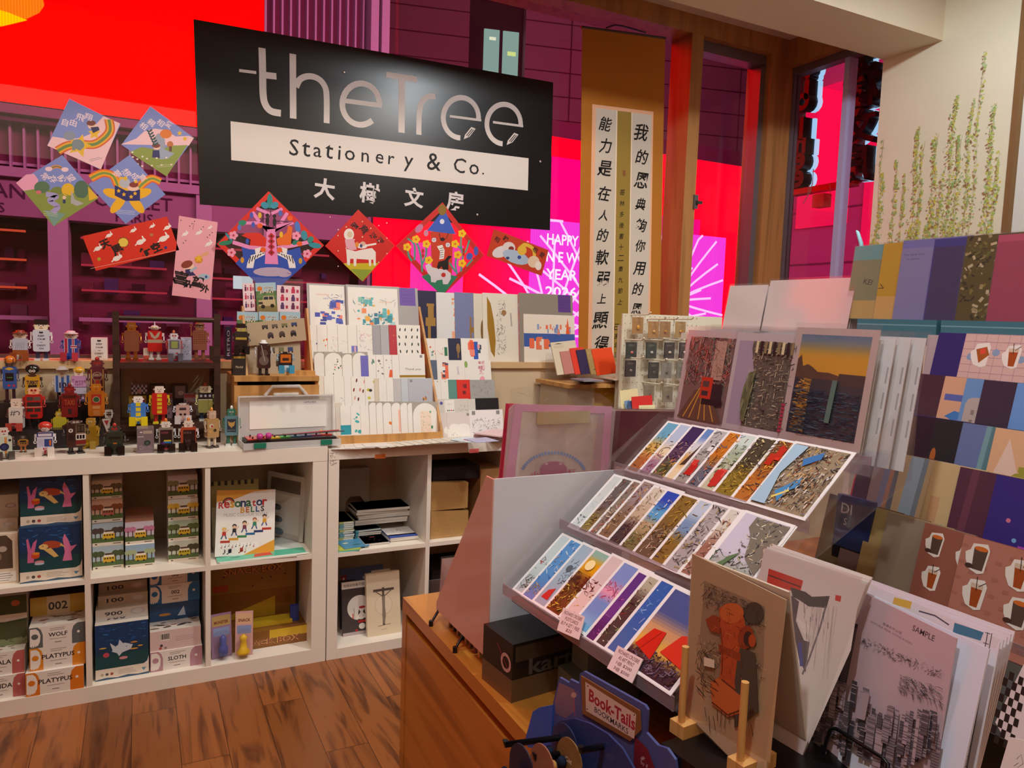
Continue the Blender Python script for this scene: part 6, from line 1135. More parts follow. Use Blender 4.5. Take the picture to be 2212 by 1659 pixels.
def citymap(a): a.text('HONG KONG', .74, .65, .006, '#e8a040', wide=a.w*.24); a.blocks(.15, .0, .95, .5, 40, ['#2c98a8', '#5ab8c0', '#a8d8d8', '#f0b040', '#f08a50', '#2c7a98', '#dce8e4'], RC, (.03, .11), (.4, 1.4)); a.blocks(.2, .5, .55, .78, 16, ['#2c98a8', '#5ab8c0', '#8ac8b8', '#f0b040'], RC, (.03, .08)); a.scrib(.1, .1, .95, .75, 22, ['#2c7a98', '#4a6a78'], RC, (.0008, .0016), (.05, .15)); a.oval(.8, .4, .03, '#f0a030', 2)
G1 = 'cards in the top row of the wooden rack'
def row(Y, yb, yt, grp, items, step=.0026, sink=.03):
    for i, it in enumerate(items):
        lab, x0, x1 = it[:3]; art = it[3] if len(it) > 3 else None; kw = it[4] if len(it) > 4 else {}
        card(lab, x0, x1, kw.pop('yt', yt), yb, Y, art, sink=sink, off=step*i, group=grp, **kw)
row(.365, 706, 618, G1, [
    ('grey mount at the left end of the top row behind the blue harbour card', 666, 752, None, dict(col=GRY, yt=613)),
    ('white card with a blue and red harbour drawing, top row', 671, 747, harbour, dict(yt=617)),
    ('grey envelope with a purple tag at the right of the top row', 826, 906, seq(R_(.47, .55, .93, 1, '#6a4aa8'), lambda a: a.lines(.55, .85, .82, 3, .08, .001, '#4a3080')), dict(col=GRY, yt=621)),
    ('grey mount behind the teal city map card, top row', 750, 866, None, dict(col=GRY, yt=617)),
    ('white card with a teal and yellow city map, top row', 753, 861, citymap, dict(yt=622))])
G2 = 'cards in the second row of the wooden rack'
row(.315, 766, 702, G2, [
    ('plain white card with a blue edge at the left end of the second row', 669, 690, spots(['#3a4a98'], 3, (.7, .1, .95, .4))),
    ('white card with an orange flower, second row', 687, 712, spots(['#e8702c'], 3, (.5, .3, .9, .55), (.08, .16))),
    ('white card with a faint tower sketch, second row', 709, 735, sketch(['#b0a8a8', '#e8b0a0'], 12)),
    ('white card with thin grey writing, second row', 731, 755, sketch(['#c8c4c4'], 8)),
    ('white card with a small blue block at its foot, second row', 752, 776, seq(R_(.3, 0, 1, .3, '#6a78c8'), R_(.55, 0, .7, .28, '#e8b0b8'))),
    ('white card with a pink and grey line sketch, second row', 772, 808, sketch(['#d898b0', '#8a8498', '#e8a0b8'], 22, (.15, .05, .9, .8))),
    ('left grey card of the grey pair, second row', 805, 825, None, dict(col='#a2a2aa')), ('right grey card of the grey pair, second row', 822, 843, None, dict(col='#b0b2b8')),
    ('narrow red card in the second row', 840, 861, spots(['#d88040'], 3), dict(col='#b82438')),
    ('white card of small black figures at the right of the second row', 856, 907, lambda a: [a.oval(.12+.25*(k % 4)+RC.uniform(-.03, .03), .12+.24*(k//4), .03, '#2c3434', 2.4, 8, RC.uniform(-.4, .4)) for k in range(16)])])
G3 = 'cards in the third row of the wooden rack'
row(.265, 814, 760, G3, [
    ('arched white card at the left end of the third row', 680, 706, None, dict(arch=True)),
    ('arched white card with red and green sprigs, third row', 702, 742, spots(['#d84a40', '#6a9a80', '#7a7a88', '#3a5a4a'], 12, (.45, .1, .95, .7), (.03, .06)), dict(arch=True)),
    ('narrower blank arched card right of the sprigs, third row', 740, 766, None, dict(arch=True, yt=763)), ('blank arched card half hidden by the blue card, third row', 762, 796, None, dict(arch=True)),
    ('periwinkle blue card in the third row', 780, 798, None, dict(col='#6a68c0', yt=768)),
    ('white card with a green leaf, third row', 796, 815, spots(['#5a8a7a'], 3, (.4, .55, .8, .85), (.08, .2)), dict(yt=766)),
    ('white card with grey fish, third row', 812, 831, spots(['#6a6870'], 6, (.2, .1, .9, .9), (.08, .18)), dict(yt=766)),
    ('white card with an orange coat drawing, third row', 828, 848, seq(spots(['#8a9098'], 5, (.3, .4, .9, .8), (.05, .1)), lambda a: a.poly([(.5, 0), (1, 0), (.95, .32), (.65, .34)], '#e8602c')), dict(yt=766)),
    ('plain narrow white card beside the Thank you card', 846, 864, None, dict(yt=766)),
    ('white card reading Thank you above a gold band, third row', 861, 916, seq(R_(0, 0, 1, .1, '#a07c1c'), lambda a: a.text('Thank you', .52, .34, .011, '#3a3a44', wide=a.w*.62, shear=.3), tagq), dict(yt=764))])
G4 = 'cards in the fourth row of the wooden rack'
row(.212, 870, 813, G4, [
    ('plain cream card at the left end of the fourth row', 684, 706, None, dict(col=CRM)), ('second plain white card of the fourth row', 702, 727), ('white card with a tiny grey note, fourth row', 723, 748, sketch(['#8a8488'], 5, (.5, .05, .95, .2))), ('plain white card left of the feather card', 745, 764),
    ('white card with red brown feathers, fourth row', 760, 793, lambda a: [a.oval(u, v, .055, c, 2.4, 9, -.2) for u, v, c in ((.35, .85, '#7a3434'), (.85, .8, '#e8a0a0'), (.15, .5, '#8a3030'), (.55, .5, '#d88078'), (.75, .45, '#7a3434'), (.2, .2, '#e0a898'), (.42, .15, '#6a3030'))]),
    ('white card with yellow pears, fourth row', 789, 812, lambda a: [a.oval(u, v, .16, c, .9, 9) for u, v, c in ((.3, .5, '#c8c040'), (.5, .48, '#3a3a30'), (.35, .2, '#d0c848'), (.9, .8, '#c8c058'))]),
    ('thin cream edged card right of the pears', 809, 821, None, dict(col='#d8ccb8', yt=817)), ('fourth row white card with a faint print', 818, 837, None, dict(yt=818)), ('fourth row plain white card beside it', 834, 852, None, dict(yt=818)),
    ('pale grey card in the fourth row', 849, 868, None, dict(col='#c4c2c4', yt=817)), ('narrow pale blue grey card in the fourth row', 865, 884, None, dict(col='#c4ccd4', yt=816)),
    ('blue grey card with a small orange flower at the right of the fourth row', 880, 932, seq(lambda a: [a.oval(.65+.05*cos(k), .2+.05*sin(k), .05, ['#c8884c', '#6a5a5c', '#d8b8a0'][k % 3], 1, 8) for k in range(7)], lambda a: a.oval(.8, .45, .025, '#e8a898', 1.8), lambda a: tagq(a, .12)), dict(col='#b8bcc6', yt=816))])
G5 = 'cards in the front row of the wooden rack'
row(.155, 938, 867, G5, [
    ('white card with red letters at the left end of the front row', 703, 729, lambda a: [a.text(w, .45, .8-.2*i, .010, '#e0506c', bold=.02) for i, w in enumerate(('you', 'd o', 'n v'))], dict(yt=869)),
    ('cream edged card between the red letters and the teal cards', 727, 741, None, dict(col='#d8d0c4', yt=871)),
    ('white card with a solid teal lower third, front row', 737, 763, R_(0, 0, 1, .33, '#2ca0b4'), dict(yt=877)), ('white card with teal splashes, front row', 759, 783, spots(['#4ab8b8', '#3aa8b0'], 6, (.2, .1, .9, .8), (.1, .22)), dict(yt=877)), ('blank white card right of the teal splashes', 780, 801, None, dict(yt=877)),
    ('first arched white card of the front row', 798, 817, None, dict(arch=True)), ('second arched white card of the front row', 813, 831, None, dict(arch=True)),
    ('arched white card with an orange fruit, front row', 827, 848, spots(['#e87c28'], 1, (.75, .35, .8, .4), (.2, .22)), dict(arch=True)), ('arched white card with a pale coral stripe, front row', 845, 868, R_(.65, .1, .9, .75, '#f0b8a8'), dict(arch=True)),
    ('fifth arched white card of the front row', 864, 883, None, dict(arch=True)), ('sixth arched white card of the front row', 879, 896, None, dict(arch=True)),
    ('arched white card with a peach letter grid at the right of the front row', 889, 944, lambda a: (a.rect(.3, .05, .72, .72, '#f0dcc8'), a.scrib(.32, .08, .7, .7, 46, ['#e8a890', '#6a9a70', '#d8b8a0', '#b8c8a0'], RC, (.001, .002), (.02, .05), [0, 1.57]), a.oval(.7, .7, .04, '#6ab088'), a.oval(.74, .25, .04, '#3a8a68', 1.6)), dict(arch=True))])
# ---- big envelopes standing on the sill
GE = 'large cards standing on the window sill'
YE_ = .43
def pagoda(c): return lambda a: (a.rect(.48, .02, .62, .5, c), a.rect(.38, .5, .86, .62, c), a.rect(.5, .62, .78, .78, c), a.rect(.44, .78, .8, .82, c), a.text('Hello', .3, .1, .014, c, rot=1.2))
for i, (lab, x0, x1, yt, yb, art, col) in enumerate((
    ('navy card with gold drawing standing at the left of the sill', 905, 950, 628, 732, pagoda('#a8823c'), '#26284a'), ('white card with a gold and orange drawing on its right edge', 946, 991, 632, 732, seq(lambda a: a.blocks(.68, .3, .98, .95, 12, ['#e8b020', '#f0b088', '#e89870', '#c8c8e0'], RC, (.05, .2)), lambda a: a.text('Hello', .68, .1, .015, '#6a6a78', rot=1.45)), '#e4e8ea'),
    ('slate blue card with a brown bench drawing', 986, 1030, 632, 735, lambda a: (a.rect(.72, .2, .8, .65, '#9a7438'), a.rect(.9, .2, .98, .65, '#9a7438'), a.rect(.7, .42, 1, .5, '#9a7438')), '#7a84b0'), ('cream card half hidden by the gold leaf card', 1026, 1048, 634, 760, lambda a: a.oval(.85, .45, .2, '#7a5a24', 5), '#dedaca'),
    ('cream card with a gold leaf and a black street drawing', 1045, 1123, 634, 777, lambda a: (a.poly([(.12, .95), (.22, .85), (.3, .6), (.34, .3), (.3, .06), (.2, .15), (.12, .5)], '#a07820'), a.scrib(.36, .1, .62, .9, 80, ['#3a3838', '#5a5654', '#2a2828'], RC, (.0008, .002), (.02, .12)), a.oval(.58, .72, .07, '#a07848'), a.text('HONG KONG', .78, .62, .008, '#2a2a2c', rot=-1.5, wide=.06)), '#e4e0d4'),
    ('grey envelope with a purple tag standing behind the skyline card', 1124, 1240, 635, 777, lambda a: (a.rect(.72, .74, .96, 1, '#5c3a8c'), a.lines(.76, .92, .9, 3, .05, .001, '#3c2468')), '#8f887c'),
    ('white card with a blue and orange harbour skyline', 1133, 1243, 680, 777, lambda a: (a.rect(0, .32, 1, .6, '#3a5ca8'), a.blocks(.25, .58, .95, .8, 22, ['#e8704c', '#6a80c0', '#e88a60', '#8aa0c8'], RC, (.015, .05), (1, 3)), a.poly([(.82, .6), (.86, .95), (.9, .6)], '#e8602c'), a.blocks(.1, .25, .5, .55, 14, ['#e8704c', '#e8e0d8', '#e07a58'], RC, (.04, .12)), a.poly([(.55, .42), (.72, .42), (.68, .34), (.58, .34)], '#e8704c')), '#e8e2d6'))):
    card(lab, x0, x1, yt, yb, YE_+.012*(i < 5)-.003*i, art, col, sink=0, lean=7, group=GE, name='large_card', zfl=1.0622, t=.003)
# ---- second, narrower stepped rack
rk2 = thing('card_rack', 'narrow stepped rack of small cards between the wide card rack and the clipboards', 'rack', Matrix.Translation((0, 0, ZT)))
X2L, X2R = .482, .735
m = MB('acrylic'); m.box(X2L, X2R, .11, .36, 0, .004, '#fff'); m.build('base', rk2)
m = MB('acrylic'); m.box(X2L, X2R, .36, .363, .004, .36, '#fff'); m.build('back_sheet', rk2)
R2 = [(.335, 778), (.29, 824), (.245, 862), (.195, 905), (.135, 945)]
for Y, yb in R2[:4]:
    z = at(1000, yb, Y=Y).z-ZT-.022; m = MB('oak'); m.box(X2L, X2R, Y-.014, Y+.024, max(.0045, z-.005), z, '#c89455'); m.build('step_board', rk2)
def r2(i, yt, items, sink=.018): row(R2[i][0], R2[i][1], yt, 'cards in the narrow stepped rack', items, .0022, sink)
r2(0, 731, [('white card with a red sign drawing at the top left of the narrow rack', 918, 946, spots(['#e07050', '#5a9a98'], 7, (.2, .1, .9, .9), (.06, .12))), ('white card with a green lantern in the top row of the narrow rack', 942, 974, seq(R_(.6, .2, .8, .6, '#2c7050'), sketch(['#c87898', '#e07050'], 8))), ('small navy card with a gold figure in the narrow rack', 970, 1000, lambda a: (a.oval(.7, .55, .14, '#9a7848', 2.4), a.rect(.62, .1, .72, .5, '#8a6a3c')), dict(col='#232848')), ('white card with a red and blue tower in the top row of the narrow rack', 997, 1055, lambda a: (a.rect(.45, .05, .62, .85, '#2c58b8'), a.blocks(.25, .1, .5, .95, 10, ['#f07050', '#e85a40', '#f09080'], RC, (.08, .2)), a.blocks(.6, .3, .8, .8, 5, ['#2c4a58', '#e8a0a8'], RC, (.04, .1))))])
r2(1, 778, [('slate blue card at the left of the second row of the narrow rack', 930, 950, None, dict(col='#5a6a80')), ('white card with a red street drawing in the second row of the narrow rack', 946, 1008, lambda a: (a.blocks(.1, .1, .4, .95, 18, ['#e87050', '#3a4a78', '#e89070', '#5a4a58'], RC, (.05, .14)), a.text('Lovely', .72, .5, .012, '#5a78b8', rot=-1.5))), ('white card with green and pink sprigs at the right of the second row', 1005, 1062, lambda a: (a.blocks(.5, .3, .78, 1, 14, ['#d8a8b0', '#c88898', '#e8c8cc'], RC, (.04, .1)), a.oval(.65, .12, .1, '#f0a0b0'), a.oval(.06, .8, .06, '#8ab060', 2)))])
r2(2, 820, [('plain white card at the left of the third row of the narrow rack', 935, 956, lambda a: tagq(a, .6)), ('white card left of the sea green one in the narrow rack', 954, 974, lambda a: tagq(a, .5)), ('sea green card in the third row of the narrow rack', 970, 992, None, dict(col='#5a9088')), ('red card with black brush letters in the narrow rack', 988, 1018, lambda a: (a.text('福', .55, .68, .018, '#3a1414', bold=.02), a.text('春', .5, .35, .016, '#3a1414', bold=.02)), dict(col='#d82c20')), ('grey card with a faint drawing at the right of the third row', 1016, 1069, sketch(['#7a7a80', '#8a8a88'], 24, (.1, .2, .9, .9)), dict(col='#a4a4a2'))])
r2(3, 862, [('white card with small strawberries in the fourth row of the narrow rack', 950, 1016, lambda a: (a.rect(.2, .05, .52, .95, '#efece6'), a.oval(.1, .8, .05, '#5a58a0'), a.text('little joy', .37, .75, .005, '#6a78a0'), [a.oval(.3+.06*(k % 4), .3+.14*(k//4), .02, ['#d83c30', '#2c2c30', '#3a8a58'][k % 3]) for k in range(8)], a.scrib(.6, .1, .95, .7, 12, ['#7a7a70'], RC, (.0008, .0014), (.03, .08))), dict(col='#d6d2ca')), ('pale card with grey marks behind the black card', 1014, 1042, None, dict(col='#d8d4cc')), ('small black card with gold dots in the narrow rack', 1030, 1080, lambda a: [a.oval(.25+.45*k, .3, .02, '#a88a50') for k in range(2)], dict(col='#17171a', yt=860))], .04)
r2(4, 892, [('pale pink cloud card half hidden at the front left of the narrow rack', 952, 978, lambda a: a.oval(.6, .3, .3, '#efebe4'), dict(col='#d8ccc8')), ('pale card with white clouds at the front of the narrow rack', 967, 1020, lambda a: (a.oval(.3, .42, .22, '#efeae4', .6), a.oval(.65, .4, .26, '#efeae4', .6), a.rect(0, 0, 1, .36, '#efeae4'), a.scrib(.1, .08, .4, .2, 6, ['#4a4a4a'], RC, (.0008, .0014), (.03, .08)), tagq(a)), dict(col='#d9d0cc', yt=890)), ('white card with a black line drawn village at the front of the narrow rack', 1016, 1088, lambda a: (a.scrib(.08, .15, .92, .72, 110, ['#3a3a44', '#5a5a68', '#2c2c30'], RC, (.0005, .0014), (.01, .08)), tagq(a, .12), tagq(a, .85)), dict(col='#e8e4e4', yt=885))], 0)
# ---- loose cards lying along the front edge
def flat(label, px, py, w, d, rz, z, col, art=None, name='loose_card', group='loose cards along the shelf front', cat='card', t=.0016, tilt=0):
    p = at(px, py, Z=z); m = MB('coated'); m.box(-w/2, w/2, -d/2, d/2, 0, t, col); m.box(-w/2, w/2, -d/2-.0001, d/2, 0, t*.3, '#9a9490')
    m.T = Matrix.Translation((-w/2, -d/2, t)) @ Matrix.Rotation(radians(-90), 4, 'X')
    if art: art(Art(m, w, d))
    m.T = Matrix.Identity(4); o = m.build(name); o.matrix_world = Matrix.Translation((p.x, p.y, z)) @ Matrix.Rotation(radians(rz), 4, 'Z') @ Matrix.Rotation(radians(tilt), 4, 'Y'); return tag(o, label, cat, group)
cloud = lambda a: a.scrib(.1, .2, .9, .8, 16, ['#d88a98', '#c8a0a8', '#8a8a90'], RC, (.0008, .002), (.04, .12))
zz = ZT+.0003
for i, px in enumerate((748, 776, 798, 816)): flat(['lowest white card at the left of the fanned cards', 'white card printed in pink, left of the fan', 'white card overlapping the pink printed one', 'white card just before the cream fan'][i], px, 967-2*i, .105, .07, -12+3*i, zz+.0022*i, '#e6e2de', cloud if i == 1 else None, tilt=-.5)
for i in range(9): flat(f'cream printed card, {ORD[i]} in the fan from the left', 832+19*i, 962-1.6*i, .09, .085, 18-1.5*i, zz+.004+.0019*i, '#d6cfc0', lambda a: a.scrib(.1, .1, .9, .9, 18, ['#a89c8c', '#8a8274', '#c8b8a0'], RC, (.0008, .0016), (.04, .14)), tilt=-.6, group='fanned cream cards')
flat('pale blue green leaflet at the right end of the fanned cards', 1010, 950, .1, .09, 30, zz+.022, '#c8dce4', lambda a: a.blocks(.1, .1, .9, .9, 8, ['#8ac8d0', '#e8b0b0', '#d8e0f0'], RC, (.1, .3)))
flat('lavender sheet lying near the end of the shelf', 1040, 951, .1, .09, 8, zz+.0242, '#a8a8cc', cloud)
# ---- small shelf with notebooks by the scroll
sh = thing('corner_shelf', 'low pale shelf on a yellow base beside the pegboard', 'shelf')
zsh = at(1310, 830, Y=.1).z
m = MB('oak'); m.box(1.04, 1.56, .10, .39, zsh-.016, zsh, '#d8b878'); m.build('board', sh)
m = MB('laminate'); m.box(1.06, 1.20, .14, .38, 0, zsh-.0161, '#b8a27e'); m.build('side', sh); m = MB('laminate'); m.box(1.20, 1.54, .16, .38, 0, zsh-.0161, '#c89a2c'); m.build('base', sh)
hd = thing('notebook_holder', 'clear slanted holder of coloured notebooks on the corner shelf', 'holder', Matrix.Translation((0, 0, zsh)))
x0_, x1_ = at(1216, 815, Y=.2).x, at(1400, 815, Y=.2).x
m = MB('acrylic'); m.box(x0_, x1_, .15, .37, .0, .003, '#fff'); m.box(x0_, x1_, .36, .363, .003, .12, '#fff'); m.build('sheet', hd)
for i, (lab, x0, x1, yt, yb, c) in enumerate((('cream backing card with small print behind the notebooks', 1204, 1258, 741, 815, '#d8ceb4'), ('dusty pink notebook in the clear holder', 1220, 1258, 760, 812, '#c08078'), ('bright red notebook left of the navy one', 1243, 1272, 753, 812, '#e03c28'), ('navy notebook in the clear holder', 1256, 1288, 757, 808, '#2c2450'), ('tan patterned notebook in the clear holder', 1277, 1306, 755, 812, '#a8905c'), ('vermilion notebook at the right of the clear holder', 1290, 1334, 755, 815, '#e44a1c'))):
    card(lab, x0, x1, yt, yb, .27-.006*i, (lambda a: (a.poly([(.1, .93), (.3, .96), (.5, .93)], '#2a2a2a'), a.lines(.1, .5, .88, 3, .03, .0008, '#8a8474'))) if i == 0 else (spots(['#6a5a34', '#c8b078'], 20, (.05, .05, .95, .95), (.04, .08)) if i == 4 else None), c, sink=0, lean=18, name='notebook', cat='notebook', zfl=zsh+.030 if 0 < i < 5 else zsh+.0262, t=.006, roll=-6)
for i in range(4): flat(f'{ORD[i]} grey notebook in the pile under the holder', 1268, 822, .10, .1, 2, zsh+.0032+.0068*i, '#8a8a9a', None, 'notebook', 'grey notebooks in a pile', 'notebook', t=.0062)
for i in range(3): flat(f'{ORD[i]} cream notebook at the right of the grey pile', 1338, 820, .12, .1, -2, zsh+.0032+.0078*i, '#d8c8b0', None, 'notebook', 'cream notebooks in a pile', 'notebook', t=.007)
# ---- pegboard with jewellery packets
YB = .04
pgx0, pgx1, pgz0, pgz1 = at(1345, 690, Y=YB).x, at(1560, 690, Y=YB).x, .66, at(1400, 679, Y=YB).z
pg = thing('pegboard', 'white pegboard stand hung with small jewellery packets', 'pegboard', Matrix.Translation((0, YB, 0)))
m = MB('plastic'); m.box(pgx0, pgx1, 0, .008, pgz0, pgz1, '#ded6c0'); a = Art(m, 1, 1); n_ = 0
for i in range(16):
    for j in range(20): a.oval(pgx0+.014+.026*i, pgz0+.02+.032*j, .0022, '#6a6250', 1, 6)
m.build('board', pg)
for x in (pgx0+.03, pgx1-.03): m = MB('plastic'); m.box(x-.012, x+.012, .0081, .06, 0, pgz1-.05, '#d0c8b4'); m.build('leg', pg)
PK_ = [(1378, 703, '#b8864a', '#e8a818'), (1412, 712, '#b8864a', '#e8b060'), (1437, 712, '#a87a44', '#d89018'), (1470, 712, '#b08a50', '#e89818'), (1364, 757, '#26302a', '#d86a68'), (1407, 757, '#2c362e', '#c8d0c4'), (1446, 757, '#24181a', '#e8d8d0'), (1478, 757, '#2a1c20', '#d0c8c8'), (1362, 796, '#241c20', '#8a7a70'), (1412, 800, '#20221e', '#5a5a50'), (1440, 800, '#8a8478', '#5a5048'), (1472, 800, '#7a766a', '#a8a090'), (1402, 850, '#8a7a64', '#4a3030'), (1442, 852, '#857560', '#3a2a24'), (1480, 850, '#8a7a64', '#4a3a30')]
NM = ['kraft packet with a large amber drop', 'kraft packet with an orange and white pendant', 'kraft packet with a dark honey pendant', 'kraft packet with an oval amber pendant', 'black packet with a pink brooch', 'dark green packet with a silver brooch', 'black packet with a pearly brooch', 'black packet half behind the street print', 'black packet at the left of the third row', 'black packet in the middle of the third row', 'clear packet with a thin chain in the third row', 'clear packet beside the street print', 'grey packet with a dark leaf pendant in the lowest row', 'grey packet with a brown cord in the lowest row', 'grey packet at the right of the lowest row']
for (px, py, c, pc), nm in zip(PK_, NM):
    p = at(px, py, Y=YB-.05); m = MB('coated'); w, h = .056, .070; o = thing('jewellery_packet', nm+' on the pegboard', 'packet', Matrix.Translation((p.x, YB-.05, p.z)))
    m.box(-w/2, w/2, 0, .002, -h/2, h/2, c); Art(m, w, h, x=-w/2, z=-h/2).lines(.25, .75, .84, 2, .06, .0006, '#d8ccb0'); m.build('card', o)
    m = MB('tin'); m.ball((0, -.004, -.008), (.008, .004, .010 if 'drop' in nm else .006), pc, n=10, m=6); m.build('pendant', o)
    m = MB('film'); m.box(-w/2-.004, w/2+.004, -.010, -.0095, -h/2-.006, h/2+.012, '#fff'); m.build('bag', o)
    hk = MB('plastic'); hk.tube([(p.x, -.0001, p.z+h/2+.010), (p.x, -.12, p.z+h/2+.012), (p.x, -.135, p.z+h/2+.022)], .0032, '#e4dcc4', n=7); hk.build('hook', pg)
# little tray of envelopes in front of it
ZTB = at(1400, 893, Y=-.12).z
tr = MB('laminate'); tr.box(at(1330, 893, Y=-.12).x, at(1490, 893, Y=-.12).x, -.125, .0, ZTB-.02, ZTB, '#d8d0bc'); tr.box(at(1360, 893, Y=-.12).x, at(1380, 893, Y=-.12).x, -.1, -.02, 0, ZTB-.02, '#d8d0bc'); o = tr.build('side_table'); tag(o, 'small pale table in front of the pegboard, under the envelopes', 'table')
for i, (lab, x0, x1, yt, yb, c) in enumerate((('cream envelope standing behind the blue ones', 1343, 1382, 843, 891, '#e8dca8'), ('light blue envelope in front of the pegboard', 1353, 1364, 865, 891, '#7a9cc0'), ('dark blue envelope beside the light blue one', 1360, 1372, 866, 891, '#44608c'), ('red envelope with a raised flap', 1367, 1411, 856, 891, '#d8302c'), ('pale yellow note in front of the red envelope', 1381, 1415, 874, 891, '#e8dfae'))):
    card(lab, x0, x1, yt, yb, -.05-.012*i, None, c, sink=0, lean=8, name='envelope', cat='envelope', zfl=ZTB+.0002, roll=[-5, -10, -10, -3, 0][i])

# ================================================================ pine cabinet and everything on it
ZK = .60
xe = at(870, 1290, Z=ZK).x; yk = at(870, 1290, Z=ZK).y; XK1 = 1.36
cb = thing('pine_cabinet', 'orange pine display cabinet in the foreground under the print racks', 'cabinet', Matrix.Translation((xe, 0, 0)))
m = MB('pine'); m.box(0, XK1-xe, -2.62, yk, ZK-.03, ZK, '#b5692a'); m.build('top_board', cb)
m = MB('pine'); m.box(.002, .022, -2.60, yk-.0, 0, ZK-.052, '#b5692a'); a = Art(m, 1, 1); m.build('front_panel', cb)
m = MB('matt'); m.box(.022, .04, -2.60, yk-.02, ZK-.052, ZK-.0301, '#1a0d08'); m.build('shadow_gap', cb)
m = MB('pine'); m.box(.0221, XK1-xe-.01, yk-.02, yk-.002, 0, ZK-.0301, '#b5692a'); m.build('end_panel', cb)
m = MB('pine'); m.box(.0221, XK1-xe-.01, -2.60, -2.58, 0, ZK-.0301, '#b5692a'); m.build('end_panel', cb)
m = MB('pine'); m.box(.0, .024, yk-.026, yk, 0, ZK-.0301, '#a85f24'); m.build('corner_post', cb)
RK = random.Random(8)
def hframe(a, b, lean=0.0):
    x = Vector((b.x-a.x, b.y-a.y, 0)).normalized(); y = Vector((-x.y, x.x, 0))
    return Matrix(((x.x, y.x, 0, a.x), (x.y, y.y, 0, a.y), (0, 0, 1, a.z), (0, 0, 0, 1))) @ Matrix.Rotation(radians(-lean), 4, 'X')
class OnPlane(PxArt):
    def __init__(s, mb, M, y=0.0, mat='coated', step=7e-6):
        Art.__init__(s, mb, 1, 1, 0, 0, y, mat, step); s.Mi = M.inverted(); s.o3 = s.Mi @ CAMP; s.R3 = s.Mi.to_3x3(); p, q = s.P(1600, 1200), s.P(1601, 1200); s.k = math.hypot(p[0]-q[0], p[1]-q[1])
    def P(s, u, v):
        d = s.R3 @ (FWD+RGT*((u-IW/2)/FPX)-UPV*((v-IH/2)/FPX)); t = -s.o3.y/d.y; p = s.o3+d*t; return (p.x, p.z)
def slab(name, label, cat, M, px, t, art, col, mat='coated', group=None, parent=None, off=0.0):
    m = MB(mat); A = OnPlane(m, M); P = [A.P(*q) for q in px]; m.prism(P if sum(P[i][0]*P[(i+1) % len(P)][1]-P[(i+1) % len(P)][0]*P[i][1] for i in range(len(P))) < 0 else P[::-1], off, off+t, col)
    A.y = off-2e-5
    if art: p0, p1, p2 = (A.P(px[0][0]+i, px[0][1]+j) for i, j in ((0, 0), (1, 0), (0, 1))); A.k = abs(p2[1]-p0[1]); A.kx = abs(p1[0]-p0[0]); art(A)
    o = m.build(name, parent)
    if parent is None: o.matrix_world = M; tag(o, label, cat, group)
    return o
# ---- clear stepped rack of postcards, facing the aisle
FL = at(1090, 1275, Y=-1.437); FR = at(1480, 1540, Z=FL.z); MR = hframe(FL, FR); WR = .455
pr = thing('postcard_rack', 'clear acrylic stepped rack of postcards and prints on a black plinth', 'rack', MR)
TH = 41.0; ct, st_ = cos(radians(TH)), sin(radians(TH)); T3 = [(.0, .0), (.118, .107), (.240, .206)]
for x in (0, WR-.003):
    m = MB('acrylic'); m.T = Matrix(((0, 1, 0, 0), (1, 0, 0, 0), (0, 0, 1, 0), (0, 0, 0, 1)))
    m.prism([(-.004, -.004), (-.004, .022), (.106, .122), (.108, .132), (.226, .222), (.228, .232), (.375, .335), (.45, .40), (.47, .40), (.47, .26), (.20, .14)], x, x+.003, '#fff'); m.build('side_sheet', pr)
for i, (y0, z0) in enumerate(T3+[(.372, .278)]):
    m = MB('acrylic'); m.T = Matrix.Translation((0, y0-.002, z0-.004)) @ Matrix.Rotation(radians(-(90-TH)), 4, 'X'); m.box(.003, WR-.003, .004, .007, 0, .155 if i < 3 else .06, '#fff'); m.build('tier_sheet', pr)
    m = MB('acrylic_edge'); m.T = Matrix.Translation((0, y0-.006, z0-.005)); m.box(.003, WR-.003, 0, .002, 0, .020 if i < 3 else .03, '#fff'); m.build('tier_lip', pr)
m = MB('black'); m.box(.006, WR-.006, .215, .45, ZK-FL.z+.0005, -.012, '#141114'); m.box(.006, WR-.006, .012, .2149, -.02, -.012, '#141114'); o = m.build('black_plinth'); o.matrix_world = MR; tag(o, 'black plinth under the clear postcard rack', 'plinth')
def pc(bands, scr=(), ex=None, b=.055, bw='#f4f4f4'):
    def f(a):
        kb = b*a.w/a.h; a.rect(0, 0, 1, 1, bw); v0 = kb
        ks = [(0, bands[0][1])]; e0 = 0
        for v, c in bands: ks += [(e0+(v-e0)*.3, c), (e0+(v-e0)*.75, c)]; e0 = v
        n_ = 30; hx = lambda c: [int(c[i:i+2], 16) for i in (1, 3, 5)]
        for i in range(n_):
            v = (i+.5)/n_; q = [k for k in ks if k[0] <= v][-1]; r = ([k for k in ks if k[0] > v] or [q])[0]; t = (v-q[0])/max(r[0]-q[0], 1e-6) if r is not q else 0
            c = '#%02x%02x%02x' % tuple(int(x+(y-x)*min(t, 1)) for x, y in zip(hx(q[1]), hx(r[1]))); a.rect(b, max(kb, i/n_), 1-b, min(1-kb, (i+1)/n_), c)
        for (s0, s1, pal, n) in scr: a.scrib(b, max(s0, kb), 1-b, min(s1, 1-kb), int(n*2.6), pal, RK, (.0005, .002), (.02, .11), [.6, 1.57, 2.6, 0, 1.2])
        if ex: ex(a)
    return f
